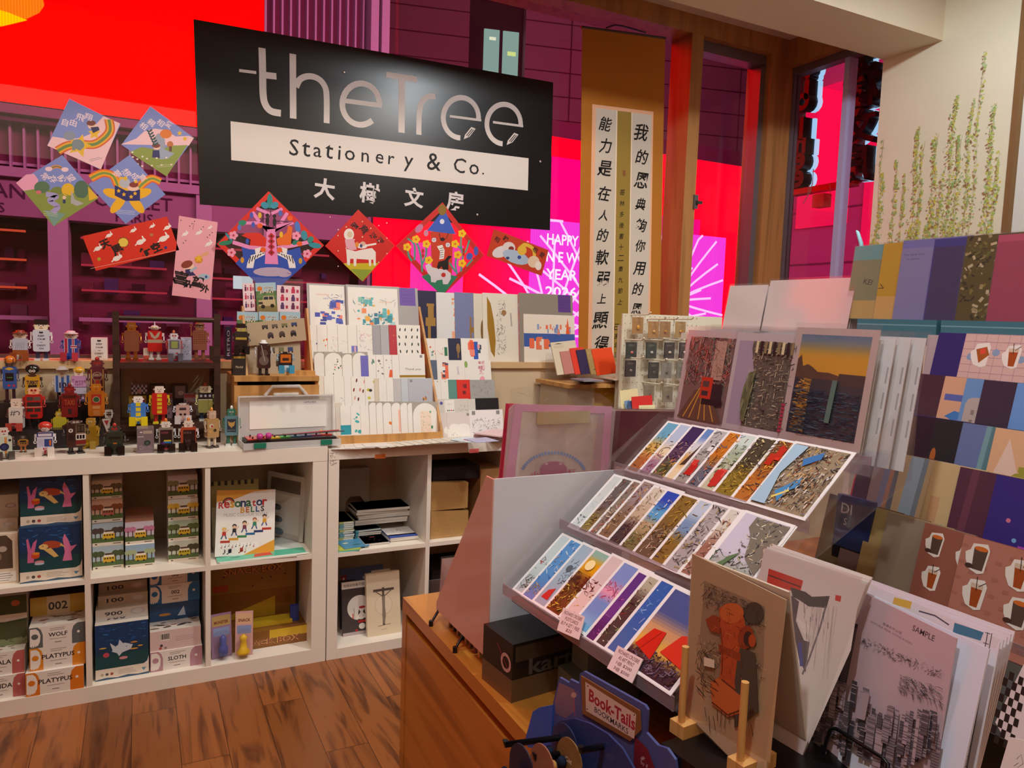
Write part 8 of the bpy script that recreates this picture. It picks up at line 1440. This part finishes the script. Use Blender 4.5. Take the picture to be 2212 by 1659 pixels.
def animal_mark(label, px, dp, coat, head, back, word):
    P = CAMP+(FWD+RGT*((px[0]-IW/2)/FPX)-UPV*((px[1]-IH/2)/FPX))*dp; M = hframe(P, P+(Pb-Pa))
    o = thing('plush_bookmark', label, 'bookmark', M, 'plush animal bookmarks'); m = MB('coated'); m.prism([(.026*cos(-k*.2-.2)*1.0, .03*sin(-k*.2-.2)*-1-.012) for k in range(0, 15)]+[(-.026, -.05), (.026, -.05)], 0, .0016, back); a = Art(m, 1, 1)
    if word: a.text(word, -.001, -.012, .007, '#e8d8c0', bold=.02)
    m.build('card', o); m = MB('cloth'); m.ball((0, -.012, -.040), (.02, .012, .018), coat, n=12, m=8); m.build('plush_body', o)
    m = MB('cloth'); m.ball((-.014, -.016, -.022), (.007, .006, .008), head, n=10, m=6); m.build('plush_ear', o); m = MB('cloth'); m.ball((.014, -.016, -.022), (.007, .006, .008), head, n=10, m=6); m.build('plush_ear', o)
animal_mark('tan plush bookmark on a brown card reading Cat', S8((490, 560))[0], .985, '#d8964c', '#e0a860', '#8a6a40', 'Cat')
animal_mark('ginger plush bookmark with red stitching at the right hook', S8((670, 540))[0], 1.0, '#d08c40', '#d89850', '#b87850', '')
animal_mark('dark blue plush bookmark at the longest hook', S8((190, 600))[0], .97, '#141a2c', '#1c2438', '#1c2640', '')
animal_mark('pale eared plush bookmark turned edge on at the middle hook', S8((322, 600))[0], .975, '#c8a070', '#e0b880', '#a06850', '')
animal_mark('navy backed plush bookmark behind the Cat card', S8((465, 470))[0], 1.01, '#20283c', '#2a3450', '#26325c', '')
# ---- black ledge, easels and the three front prints
Ph = CAMP+(FWD+RGT*((1480-IW/2)/FPX)-UPV*((1535-IH/2)/FPX))*.95; Ph2 = at(1645, 1640, Z=Ph.z); MHy = hframe(Ph, Ph2, 9)
ZLd = Ph.z-.022
m = MB('black'); xd = (Ph2-Ph).normalized(); Ml = hframe(Vector((Ph.x, Ph.y, ZK)), Vector((Ph2.x, Ph2.y, ZK))); m.box(.012, .62, -.052, .012, .0004, ZLd-ZK, '#0e0c0e'); m.box(.012, .62, .0121, .16, .0004, ZLd-ZK, '#0e0c0e'); o = m.build('black_ledge'); o.matrix_world = Ml; tag(o, 'black ledge under the easels with the hydrant print', 'ledge')
def hydrant(a):
    H_ = lambda *q: [(x/2.865+1440, y/2.865+1160) for x, y in q]; a.poly(H_((160, 105), (735, 390), (640, 1400), (115, 1090)), '#b8966e'); a.poly(H_((235, 270), (610, 430), (600, 800), (560, 1010), (210, 870), (205, 620)), '#9a7a58')
    def sc(n, x0, x1, y0, y1, pal, w=(1, 2.2)):
        for i in range(n): x, y = RK.uniform(x0, x1), RK.uniform(y0, y1); y += (x-x0)*.45; l, an = RK.uniform(10, 46), RK.choice((.45, 1.6, 1.4, 2.4)); a.l(H_((x, y), (x+l*cos(an), y+l*sin(an))), RK.uniform(*w)*.5, RK.choice(pal))
    sc(260, 225, 590, 270, 400, ['#3a2c28', '#5a4840', '#2a2424']); a.o(*H_((545, 470))[0], 22, 24, '#4a4034'); sc(30, 500, 600, 400, 560, ['#2c2824', '#5a4c3c']); sc(150, 200, 600, 600, 700, ['#5a4838', '#3a2c28', '#c8b898'])
    a.poly(H_((340, 620), (560, 720), (580, 1080), (430, 1180), (430, 860)), '#4a4034'); O1, O2, O3 = '#b04a24', '#8f3a1c', '#c0602e'
    a.poly(H_((335, 440), (380, 410), (440, 420), (490, 500), (500, 560), (450, 740), (430, 900), (460, 1090), (400, 1110), (300, 1040), (290, 900), (340, 860), (350, 700)), O1); a.o(*H_((415, 470))[0], 26, 22, O3); a.poly(H_((250, 510), (300, 480), (345, 500), (340, 600), (280, 580)), O2); a.o(*H_((500, 620))[0], 17, 26, O2, 10); a.o(*H_((515, 630))[0], 10, 17, '#3a2420'); a.o(*H_((540, 640))[0], 8, 14, O1); a.poly(H_((330, 660), (470, 720), (465, 770), (335, 710)), O2); a.poly(H_((280, 900), (330, 870), (480, 990), (470, 1080), (390, 1110), (290, 1030)), O3); a.l(H_((290, 1020), (390, 1100), (470, 1070)), 3, '#5a2410'); a.l(H_((350, 880), (440, 950)), 3, '#5a2c14'); a.l(H_((345, 560), (360, 700), (350, 850)), 3, '#7a2c10')
    sc(90, 300, 480, 400, 850, ['#5a2010', '#d8804c', '#3a1c14', '#8a3418'], (.8, 1.8))
    for k in range(40): x, y = RK.uniform(190, 300), RK.uniform(700, 960); a.l(H_((x, y), (x+RK.uniform(-20, 60), y+RK.uniform(10, 70))), 1.3, '#2c2620')
    for k in range(12): x, y = 250+26*k, 1040+RK.uniform(0, 60)+6*k; a.l(H_((x, y), (x+RK.uniform(-10, 20), y+RK.uniform(50, 110))), 1.5, '#3a2c26')
    a.poly(H_((245, 740), (310, 760), (310, 810), (245, 795)), '#d8c8b0')
tn = thing('print_tent', 'hydrant print in a sleeve standing as a tent on wooden easels', 'print', MHy)
slab('print', 'hydrant drawing', '', MHy, [(1495, 1196), (1697, 1296), (1655, 1659), (1640, 1700), (1478, 1537)], .003, hydrant, '#c8ac88', parent=tn)
slab('sleeve', '', '', MHy, [(1492, 1193), (1702, 1294), (1645, 1702), (1476, 1540)], .0004, None, '#fff', mat='film', parent=tn, off=-.0012)
A = OnPlane(MB(), MHy); q0, q1 = A.P(1495, 1196), A.P(1697, 1296); m = MB('coated'); m.T = Matrix.Translation((0, .003, max(q0[1], q1[1])-.002)) @ Matrix.Rotation(radians(24), 4, 'X'); m.box(q0[0]+.002, q1[0], 0, .0025, -.2, 0, '#d0c4b0'); m.build('rear_leaf', tn)
for (bx, by, rx, ry), lab in (((1477, 1555, 1484, 1394), 'left wooden easel post holding the hydrant print'), ((1604, 1640, 1622, 1475), 'right wooden easel post holding the hydrant print')):
    A = OnPlane(MB(), Ml @ Matrix.Translation((0, -.012, 0))); x, z = A.P(bx, by); x2, z2 = A.P(rx, ry); zb = ZLd-ZK; o = thing('easel', lab, 'easel', Ml @ Matrix.Translation((x, -.012, zb)))
    m = MB('beech'); m.box(-.012, .012, -.012, .045, 0, .017, '#d9a862'); m.build('foot', o); m = MB('beech'); m.tube([(0, -.004, .0171), (0, -.004, max(.08, z2-zb))], .0045, '#d9a862', n=10); m.build('dowel', o)
MHa = MHy @ Matrix.Translation((.05, .085, 0)) @ Matrix.Rotation(radians(-6), 4, 'X')
def brush(a):
    K2 = lambda *q: [(x/2.865+1440, y/2.865+1160) for x, y in q]; a.poly(K2((625, 80), (1210, 250), (1140, 700), (880, 1280), (560, 260)), '#dcd0cc'); a.poly(K2((632, 195), (845, 270), (825, 350), (620, 285)), '#c8301c'); a.l(K2((630, 235), (830, 310)), 3, '#5a1c18'); a.poly(K2((765, 310), (860, 340), (900, 370), (1010, 365), (990, 440), (880, 430), (820, 390), (780, 370)), '#4a4040'); a.poly(K2((770, 360), (820, 400), (800, 520), (850, 640), (885, 650), (860, 840), (820, 760), (790, 600)), '#5a4c54'); a.poly(K2((800, 500), (900, 560), (910, 610), (850, 600)), '#e4dcd8'); a.l(K2((985, 430), (950, 560), (880, 760), (840, 850)), 4, '#7a6c74'); a.poly(K2((815, 660), (835, 650), (845, 800), (825, 800)), '#4a4a98'); a.poly(K2((1046, 358), (1082, 366), (1076, 402), (1042, 392)), '#c82c28')
    for k in range(30): x, y = RK.uniform(760, 1000), RK.uniform(320, 640); a.l(K2((x, y), (x+RK.uniform(-8, 8), y+RK.uniform(20, 90))), RK.uniform(.4, 1.2), RK.choice(['#5a5058', '#8a7c84', '#2c282c']))
    for k in range(16): x = RK.uniform(900, 1060); a.l(K2((x, 430), (x-40, RK.uniform(600, 900))), .5, '#b8a8a8')
for i in range(4):
    Mi_ = MHa @ Matrix.Translation((.006*i, .006*i, .002*i)); o = slab('art_print', ['print of a brush painted bird with a red banner behind the hydrant tent', 'first blank backed print behind the brush painted bird', 'second blank backed print behind the brush painted bird', 'last blank backed print behind the brush painted bird'][i], 'print', Mi_, [(1651+6*i, 1184-3*i), (1872+4*i, 1262-5*i), (1700, 1720), (1575, 1600)], .0016, brush if i == 0 else None, ['#dcd0cc', '#e8e4e0', '#e4dcd8', '#ece8e4'][i])
    slab('sleeve', '', '', Mi_, [(1647, 1180), (1880, 1260), (1704, 1722), (1572, 1602)], .0004, None, '#fff', mat='film', parent=o, off=-.001)
Psm = CAMP+(FWD+RGT*((1843-IW/2)/FPX)-UPV*((1268-IH/2)/FPX))*.93; Ps2 = at(2065, 1379, Z=Psm.z); MSm = hframe(Psm, Ps2, 12)
def sample(a):
    K3 = lambda *q: [(x/2.865+1440, y/2.865+1160) for x, y in q]; a.t('SAMPLE', *K3((1590, 595))[0], 12, '#3a343c', 0, wide=42, bold=.005); a.t('香港太平山頂', *K3((1395, 565))[0], 6, '#5a505c', 0, wide=40); a.t('VICTORIA PEAK, HONG KONG', *K3((1385, 590))[0], 5, '#5a505c', 0, wide=88)
    D_ = ['#3a343c', '#4a444c', '#5a525c', '#2c282e']
    a.poly(K3((1140, 530), (1185, 540), (1110, 920), (1055, 900)), '#4a444c')
    for k in range(36): y = 560+10*k; a.l(K3((1150-2.4*k, y), (1180-2.2*k, y+12)), .9, '#b8a4ac')
    for k in range(190): x = RK.uniform(1200, 1700); y = 640+(x-1200)*.42+RK.uniform(-26, 26); a.l(K3((x, y), (x+RK.uniform(-18, 24), y+RK.uniform(-14, 22))), RK.uniform(.4, 1), RK.choice(D_))
    for k in range(170): x = RK.uniform(1440, 1700); y = RK.uniform(840, 950)+(x-1440)*.35; a.l(K3((x, y), (x+RK.uniform(0, 30), y+RK.uniform(4, 40))), RK.uniform(.4, 1.1), RK.choice(D_))
    for k in range(84):
        x = RK.uniform(940, 1700); y0 = 900+(x-940)*.2+RK.uniform(-60, 200) if x < 1250 else RK.uniform(1040, 1240); w = RK.uniform(20, 52); y1 = y0+RK.uniform(90, 300); a.poly(K3((x, y0), (x+w, y0+w*.4), (x+w-.12*(y1-y0), y1+w*.4), (x-.12*(y1-y0), y1)), RK.choice(['#b8a0a8', '#8a7a82', '#6a5e66', '#a8929a', '#4a444c']))
        for j in range(int((y1-y0)/17)): yy = y0+8+17*j; a.l(K3((x-.12*(yy-y0), yy), (x+w-.12*(yy-y0), yy+w*.4)), 1.2, RK.choice(['#3a343c', '#c8b0b8', '#4a424a']))
    a.poly(K3((1240, 960), (1300, 975), (1270, 1140), (1200, 1120)), '#b09aa2'); a.l(K3((1240, 960), (1300, 975), (1270, 1140)), .8, '#3a343c')
slab('sample_print', 'pale pink SAMPLE print of a city skyline drawn in ink', 'print', MSm, [(1843, 1268), (2066, 1379), (2010, 1720), (1985, 1800), (1745, 1640), (1741, 1632)], .002, sample, '#c9aeb6')
slab('white_sheet', 'white sheet standing open behind the SAMPLE print', 'sheet', MSm @ Matrix.Translation((0, .012, .002)) @ Matrix.Rotation(radians(-4), 4, 'X'), [(1843, 1266), (2137, 1402), (2050, 1800), (1800, 1750)], .002, None, '#dfe4f4')
for i in range(5):
    Mi_ = MSm @ Matrix.Translation((0, .03+.009*i, .004)) @ Matrix.Rotation(radians(-3), 4, 'X')
    def sl(a, i=i):
        if i: return
        a.poly([(1880, 1262), (2160, 1382), (2150, 1402), (1880, 1290)], '#e0d8dc'); a.poly([(1932, 1290), (1970, 1300), (1966, 1316), (1928, 1304)], '#d8b048'); a.poly([(2062, 1345), (2125, 1366), (2118, 1384), (2058, 1366)], '#3a7a98'); a.l([(1985, 1320), (2020, 1330), (2050, 1350)], 3, '#4a4a5a')
        for k in range(14): a.l([(2140-4*k, 1370+22*k), (2128-4*k, 1366+22*k)], 1.4, '#3a3640')
        a.l([(2143, 1368), (2085, 1680)], 1.6, '#3a3640'); a.l([(2134, 1366), (2076, 1680)], 1.6, '#3a3640'); a.o(2085, 1560, 16, 30, '#b08838', 10); a.o(2066, 1630, 12, 12, '#d8c8c0'); a.o(2072, 1618, 6, 4, '#3a4a78')
    slab('sleeved_print', f'{["front","second","third","fourth","rearmost"][i]} sleeved print in the row behind the SAMPLE print', 'print', Mi_, [(1838+4*i, 1258-4*i), (2160+8*i, 1388-6*i), (2080, 1800), (1800, 1720)], .0012, sl, '#e6e0e8', group='sleeved prints behind the sample')
wf = thing('wire_easel', 'black wire easel in front of the SAMPLE print', 'easel', MSm); A = OnPlane(MB(), MSm @ Matrix.Translation((0, -.012, 0)))
m = MB('black'); m.tube([(p[0], -.012, p[1]) for p in [A.P(*q) for q in ((1762, 1680), (1792, 1580), (1797, 1574), (1806, 1574), (1905, 1636), (1918, 1650), (1912, 1700))]], .0022, '#0c0c0e', n=8); m.build('wire_loop', wf)
nb_ = slab('spiral_notebook', 'black and white checked notebook at the lower right edge', 'notebook', MSm @ Matrix.Translation((.2, -.03, 0)), [(2216, 1425), (2260, 1440), (2230, 1640), (2172, 1600), (2150, 1560)], .01, lambda a: [a.poly([(2150+10*i-4*j+22, 1445+5*i+17*j), (2160+10*i-4*j+22, 1450+5*i+17*j), (2156+10*i-4*j+22, 1467+5*i+17*j), (2146+10*i-4*j+22, 1462+5*i+17*j)], '#1c1c1e') for i in range(5) for j in range(9) if (i+j) % 2], '#e0e0e2')
slab('sketch_card', 'white card with a line sketch at the lower right corner', 'card', MSm @ Matrix.Translation((.2, -.045, 0)), [(2180, 1592), (2260, 1610), (2240, 1760), (2140, 1730)], .003, lambda a: (a.l([(2196, 1640), (2206, 1630), (2210, 1650), (2198, 1658), (2212, 1664)], 1.2, '#3a3a3c'), a.l([(2190, 1655), (2200, 1648)], 1, '#3a3a3c')), '#e4e4e0')

# ================================================================ second clear rack (notebooks and sticker sheets) and the folders behind it
RJ = random.Random(3)
def fx(X, px, py): return at(px, py, X=X)
TX = [(.50, 1105, 1770), (.58, 1000, 1840), (.66, 925, 1905), (.74, 842, 1965), (.82, 752, 2010)]
r3 = thing('sticker_rack', 'clear stepped rack of colourful notebooks and sticker sheets at the right', 'rack', Matrix.Translation((.50, -1.70, ZK)))
pl = MB('black'); pl.box(.485, .90, -2.45, -1.69, ZK+.0005, ZK+.10, '#161416'); o = pl.build('black_plinth'); tag(o, 'black plinth under the sticker rack', 'plinth')
ZJ = ZK+.1005
def lc(i): return fx(TX[i][0], TX[i][2], TX[i][1])
for i in range(5):
    p = lc(i); zt = p.z; y1 = p.y+.012
    m = MB('acrylic'); m.T = Matrix.Translation((TX[i][0]-.5+.004, 0, 0)); m.box(.024, .027, -2.42+1.7, y1+1.7, zt-ZK-.17, zt-ZK-.02, '#fff'); m.build('tier_sheet', r3)
    lz = zt-ZK-.115; m = MB('acrylic_edge'); m.box(TX[i][0]-.5-.030, TX[i][0]-.5-.028, -2.42+1.7, y1+1.7, lz-.0, lz+.026, '#fff'); m.box(TX[i][0]-.5-.028, TX[i][0]-.5+.03, -2.42+1.7, y1+1.7, lz-.003, lz, '#fff'); m.build('tier_lip', r3)
for y in (lc(0).y+.016, -2.425):
    m = MB('acrylic'); q = [(TX[0][0]-.532, .1005), (TX[0][0]-.532, lc(0).z-ZK-.09)]
    for i in range(1, 5): q += [(TX[i][0]-.535, lc(i-1).z-ZK-.05), (TX[i][0]-.532, lc(i).z-ZK-.09)]
    q += [(.40, lc(4).z-ZK-.05), (.40, .1005)]; m.prism(q[::-1], y+1.70, y+1.703, '#fff'); m.build('side_sheet', r3)
def cup(a, u, v, s, kind=0):
    k = a.w/a.h; R = lambda x0, y0, x1, y1, c: a.rect(u+x0*s, v+y0*s*k, u+x1*s, v+y1*s*k, c)
    a.poly([(u+x*s, v+y*s*k) for x, y in ((-.5, -.75), (.1, -.95), (.5, -.8), (.62, .7), (.4, 1.1), (-.5, .95), (-.62, .5), (-.9, .3), (-.8, -.2))], '#efe6dc')
    if kind == 0: a.poly([(u+x*s, v+y*s*k) for x, y in ((-.4, .7), (.5, .7), (.38, -.7), (-.3, -.7))], '#5a443a'); a.oval(u+.05*s, v+.7*s*k, .45*s, '#d8702c', .35); a.oval(u-.5*s, v-.55*s*k, .28*s, '#4a3028', .6)
    elif kind == 1: a.poly([(u+x*s, v+y*s*k) for x, y in ((-.4, .75), (.4, .75), (.25, -.75), (-.22, -.75))], '#a84c1c'); R(-.4, .45, .4, .75, '#d8c0a8'); a.line([(u, v+.3*s*k), (u-.1*s, v+1.2*s*k)], .0012, '#3a2420'); a.line([(u+.1*s, v+.6*s*k), (u+.5*s, v+.95*s*k)], .0012, '#3a2420')
    else: a.poly([(u+x*s, v+y*s*k) for x, y in ((-.5, .5), (.3, .75), (.6, .1), (-.1, -.6))], '#a85a24'); a.poly([(u+x*s, v+y*s*k) for x, y in ((-.2, .5), (.2, .65), (.3, .2), (-.1, .1))], '#e0503c')
def stick(base, dots=None, kinds=(0, 1)):
    def f(a):
        if dots: [a.rect(.1*i, .08*j, .1*i+.05, .08*j+.035, dots) for i in range(10) for j in range(12) if (i+j) % 2]
        for n, (u, v, k) in enumerate(((.16, .80, kinds[0]), (.5, .76, kinds[1]), (.84, .72, kinds[0]), (.2, .46, kinds[1]), (.55, .42, kinds[0]))): cup(a, u, v, .13, k)
    return f
def bandv(*cs): return lambda a: [a.poly([(u0, 0), (u1, 0), (u1+.04, 1), (u0+.04, 1)], c) for u0, u1, c in cs]
def bld(c, w='#3a2c3a', h=.5): return lambda a: (a.poly([(.35, 0), (1, 0), (1, h+.1), (.62, h)], c), [a.rect(.5+.14*i, .12+.14*j, .58+.14*i, .2+.14*j, w) for i in range(3) for j in range(2)])
J = [[('olive brown notebook at the left of the lowest tier', 1770, '#6b5730', lambda a: a.oval(.85, .3, .06, '#d8a860', 3)), ('mauve brown notebook beside the olive one', 1821, '#7a5f58', None), ('tan notebook in the lowest tier', 1868, '#a8905c', None), ('taupe notebook in the lowest tier', 1910, '#94836f', None), ('terracotta sticker sheet of iced drinks, lowest tier', 1996, '#9a5c4c', stick('')), ('peach sticker sheet of iced drinks with a checked ground, lowest tier', 2087, '#b97a68', stick('', '#ad6e5e'))],
 [('maroon card with a red edge at the left of the second tier', 1840, '#4c2a40', lambda a: (a.rect(0, 0, .02, 1, '#e83048'), a.poly([(.2, 0), (.5, .5), (.5, 0)], '#a08878'))), ('grey tan striped card in the second tier', 1879, '#a88f88', bandv((.12, .22, '#8a90b0'), (.26, .4, '#7a8090'), (.2, .25, '#c89070'))), ('light blue and yellow striped card in the second tier', 1937, '#d0b890', bandv((.08, .3, '#aac4d8'), (.24, .3, '#8a9cac'), (.36, .42, '#c8a878'))), ('cream card with a blue car in the second tier', 2010, '#cdb080', lambda a: (a.rect(.05, .2, .16, .62, '#c89a70'), a.poly([(.1, 0), (.34, 0), (.34, .26), (.24, .34), (.14, .26)], '#7a92b4'))), ('plum card with a pale staircase in the second tier', 2071, '#5a3044', bandv((.1, .18, '#6e3c50'))), ('violet night card with small lights in the second tier', 2155, '#3a2a80', lambda a: ([a.oval(.1+.08*k, .3+.09*((k*3) % 5), .02, ['#6ac0a8', '#d87a90', '#7ab0e0'][k % 3]) for k in range(5)], a.rect(.3, .1, .6, .35, '#b04ac0')))],
 [('royal blue card with a white house at the left of the third tier', 1905, '#3a3c9c', lambda a: a.poly([(.08, .3), (.4, .48), (.4, .3)], '#c8c8d0')), ('near black plum card in the third tier', 1957, '#2c1a2c', None), ('black card with an orange lamp and pink building in the third tier', 2009, '#26242a', lambda a: (a.oval(.06, .55, .035, '#b0602c', 3), a.poly([(.2, .25), (.48, .4), (.48, .25)], '#b83878'), a.rect(.2, 0, .48, .3, '#b83878'))), ('slate blue card with a teal tower in the third tier', 2072, '#6a78a8', bandv((.24, .4, '#7aa0a8'), (.3, .4, '#5a8088'))), ('peach card with a green leafed plant in the third tier', 2147, '#e0b088', lambda a: (a.poly([(.0, .2), (.15, .9), (.4, .2)], '#e8c8b8'), [a.oval(.42+.09*math.cos(k), .5+.06*math.sin(k), .1, '#a09a38', .45, 8, k) for k in (0, .8, 1.6, 2.4, 3.1, 4.2)], a.rect(.4, .25, .44, .45, '#8a8438')))],
 [('dark mauve card with a sandy building at the left of the fourth tier', 1966, '#44303c', bld('#a88c78')), ('peach card with a blue sports car in the fourth tier', 2026, '#d8a888', lambda a: (a.rect(.05, .7, .42, .78, '#5a6ab0'), a.poly([(.1, .5), (.22, .58), (.4, .54), (.4, .48), (.2, .46)], '#3f7fc0'))), ('pale tower card with a blue sky in the fourth tier', 2076, '#6a98cc', lambda a: (a.rect(.05, 0, .42, .7, '#b8aca4'), a.oval(.2, .72, .14, '#b8aca4', .4), [a.rect(.14, .2+.12*k, .18, .26+.12*k, '#8a7e78') for k in range(4)])), ('dark violet card with a mint green building in the fourth tier', 2117, '#3c2f42', lambda a: (a.poly([(.25, .2), (.5, .5), (.85, .36), (.85, .15), (.4, .1)], '#58b89c'), a.rect(.6, .3, .75, .9, '#4a3c50'))), ('sky blue card with a red house at the right of the fourth tier', 2193, '#6a9ad8', None)],
 [('navy notebook at the left of the top tier', 2010, '#2c2c70', bld('#5a5078', '#2c2c50', .3)), ('pink grid sticker sheet of food and drinks at the top of the rack', 2072, '#d8b4ac', lambda a: ([a.line([(.12*k, 0), (.12*k, 1)], .0008, '#b08898') for k in range(9)], [a.line([(0, .1*k), (1, .1*k)], .0008, '#b08898') for k in range(11)], [a.oval(.1+.27*k, .7+.07*(k % 2), .04, '#8aa0c0') for k in range(4)], cup(a, .22, .72, .14, 2), cup(a, .55, .72, .13, 1), cup(a, .86, .66, .13, 0)))]]
for i, tier in enumerate(J):
    X = TX[i][0]; p0 = lc(i); zb = p0.z-.115
    for n, (lab, px, col, art) in enumerate(tier):
        p = fx(X, px, TX[i][1]); w = .145 if n < len(tier)-1 else .17; h = .150; m = MB('coated'); m.box(0, w, 0, .004, 0, h, col)
        if art: art(Art(m, w, h))
        o = m.build('sticker_sheet' if 'sticker' in lab else 'notebook' if 'notebook' in lab else 'art_card')
        o.matrix_world = pose((X-.024-.0045*n+.014, p.y, zb+.0005), -90, 13); tag(o, lab, 'sticker sheet' if 'sticker' in lab else 'notebook' if 'notebook' in lab else 'card', f'{ORD[i] if i else "lowest"} tier of the sticker rack')
p = fx(.87, 2050, 722); m = MB('coated'); m.box(0, .3, 0, .003, 0, .2, '#e2dfe2'); o = m.build('white_card'); o.matrix_world = pose((.872, p.y, p.z-.2), -90, 4); tag(o, 'large blank white card at the back of the sticker rack', 'card')
p = fx(.88, 1992, 722); m = MB('coated'); m.box(0, .1, 0, .003, 0, .22, '#c0b0b4'); o = m.build('grey_card'); o.matrix_world = pose((.884, p.y, p.z-.22), -90, 4); tag(o, 'grey pink card behind the blank white card', 'card')
p = at(1806, 1066, X=.50); m = MB('coated'); m.box(0, .07, 0, .012, 0, .09, '#1c2c60'); a = Art(m, .07, .09); a.text('Dl', .3, .75, .018, '#d8dce8', bold=.01); a.text('S', .3, .5, .012, '#d8dce8'); o = m.build('blue_booklet'); o.matrix_world = pose((p.x, p.y, p.z-.09), -90, 3); tag(o, 'small navy booklet between the two clear racks', 'booklet'); mm = MB('black'); mm.box(p.x, p.x+.03, p.y-.07, p.y, ZK+.1005, p.z-.09, '#161416'); o = mm.build('booklet_stand'); tag(o, 'small black stand under the navy booklet', 'stand')
# ---- tall back unit with zip folders, teal boxes and clear sleeves
XB = 1.10; zs = at(1860, 722, X=XB).z-.02
bu = thing('back_unit', 'low white unit behind the racks carrying the folders', 'unit', Matrix.Translation((XB-.06, 0, ZK)))
m = MB('laminate'); m.box(0, .3, -2.3, -.62, zs-ZK-.02, zs-ZK, '#e2d8cc'); m.build('top_board', bu)
for y in (-2.29, -1.3, -.64): m = MB('laminate'); m.box(.02, .28, y, y+.018, .0005, zs-ZK-.0201, '#d8cabc'); m.build('side_panel', bu)
FO = [('sea green zip folder at the left of the folder row', 1830, 530, 1893, '#6aa0a0', lambda a: (a.rect(0, 0, 1, .8, '#8a8a68'), a.rect(0, 0, 1, .25, '#c0a060'), a.text('KEI', .62, .5, .014, '#2c2c24', rot=-.2))), ('yellow zip folder in the folder row', 1893, 524, 1936, '#c89c28', lambda a: (a.rect(0, 0, 1, .3, '#d8a860'), a.text('V', .2, .42, .016, '#4a3c1c', rot=1.2))), ('lavender folder with two lines of small print', 1936, 518, 2005, '#7a78b8', lambda a: (a.rect(0, 0, 1, .9, '#8a86b4'), a.text('You never start', .4, .82, .006, '#4a4a68'), a.text('the beginning', .38, .76, .006, '#4a4a68'))), ('dark indigo folder in the folder row', 2005, 515, 2076, '#3c3c88', lambda a: a.rect(.04, 0, 1, .9, '#3e3a64')), ('olive camouflage folder in the folder row', 2076, 508, 2145, '#5c5020', lambda a: a.scrib(0, 0, 1, 1, 90, ['#8a7838', '#3c3414', '#a89868', '#6a6a28', '#2c2c10', '#c8b890'], RJ, (.002, .008), (.05, .2))), ('rose pink folder at the right of the folder row', 2145, 506, 2230, '#c0506c', lambda a: a.rect(0, 0, 1, .92, '#a8445c'))]
for i, (lab, x0, y0, x1, c, art) in enumerate(FO):
    p = fx(XB, x0, y0); q = fx(XB, x1, y0); w = p.y-q.y+.09; h = p.z-zs-.0605; t = thing('zip_folder', lab, 'folder', pose((XB-.002*i+.012, p.y, zs+.061), -90, 6), 'zip folders in a row')
    m = MB('coated'); m.box(0, w, 0, .012, 0, h, c); art(Art(m, p.y-q.y, h)) if art else None; m.build('folder', t); m = MB('film'); m.box(-.002, w, -.0014, -.001, 0, h+.004, '#fff'); m.build('sleeve', t)
for i, (x0, x1, lab) in enumerate(((1858, 2030, 'left teal storage box under the folders'), (2040, 2240, 'right teal storage box under the folders'))):
    p = fx(XB-.03, x0, 660); q = fx(XB-.03, x1, 660); m = MB('gloss'); w = p.y-q.y; h = .060; m.box(0, w, 0, .06, 0, h, '#4a7c8c'); a = Art(m, w, h); a.rect(0, .75, 1, .8, '#7aa8b4'); a.rect(0, 0, 1, .2, '#3a6a7c'); o = m.build('storage_box'); o.matrix_world = pose((XB-.036, p.y, zs+.0003), -90); tag(o, lab, 'box', 'teal storage boxes')
for i, (x0, y0, x1, lab, n) in enumerate(((1574, 612, 1660, 'narrow clear sleeves', 4), (1660, 600, 1850, 'wide clear sleeves', 5))):
    p = fx(XB+.02, x0, y0); q = fx(XB+.02, x1, y0); w = p.y-q.y
    for k in range(n):
        h = p.z-zs-.004*k; t = thing('clear_sleeve', f'{["front","second","third","fourth","rearmost"][k]} of the {lab} behind the print rack', 'sleeve', pose((XB-.005+.016*k, p.y+.005*k, zs+.0004), -90, 10), lab+' behind the print rack')
        m = MB('film'); m.box(0, w, 0, .0006, 0, h, '#fff'); m.build('film', t); m = MB('gloss'); m.box(.004, w-.004, .001, .0018, 0, h-.006, '#cfc2c0'); m.build('insert', t)
m = MB('plastic'); pts = [at(x, y, X=1.35) for x, y in ((1863, 560), (1860, 525), (1853, 502), (1850, 498))]; m.tube([tuple(q) for q in pts], [.006, .006, .005, .002], '#a0d8e8', n=8); m.box(pts[0].x-.012, pts[0].x+.012, pts[0].y-.012, pts[0].y+.012, zs, pts[0].z, '#a0d8e8'); o = m.build('blue_hook'); tag(o, 'small pale blue curved hook rising behind the folders', 'hook')
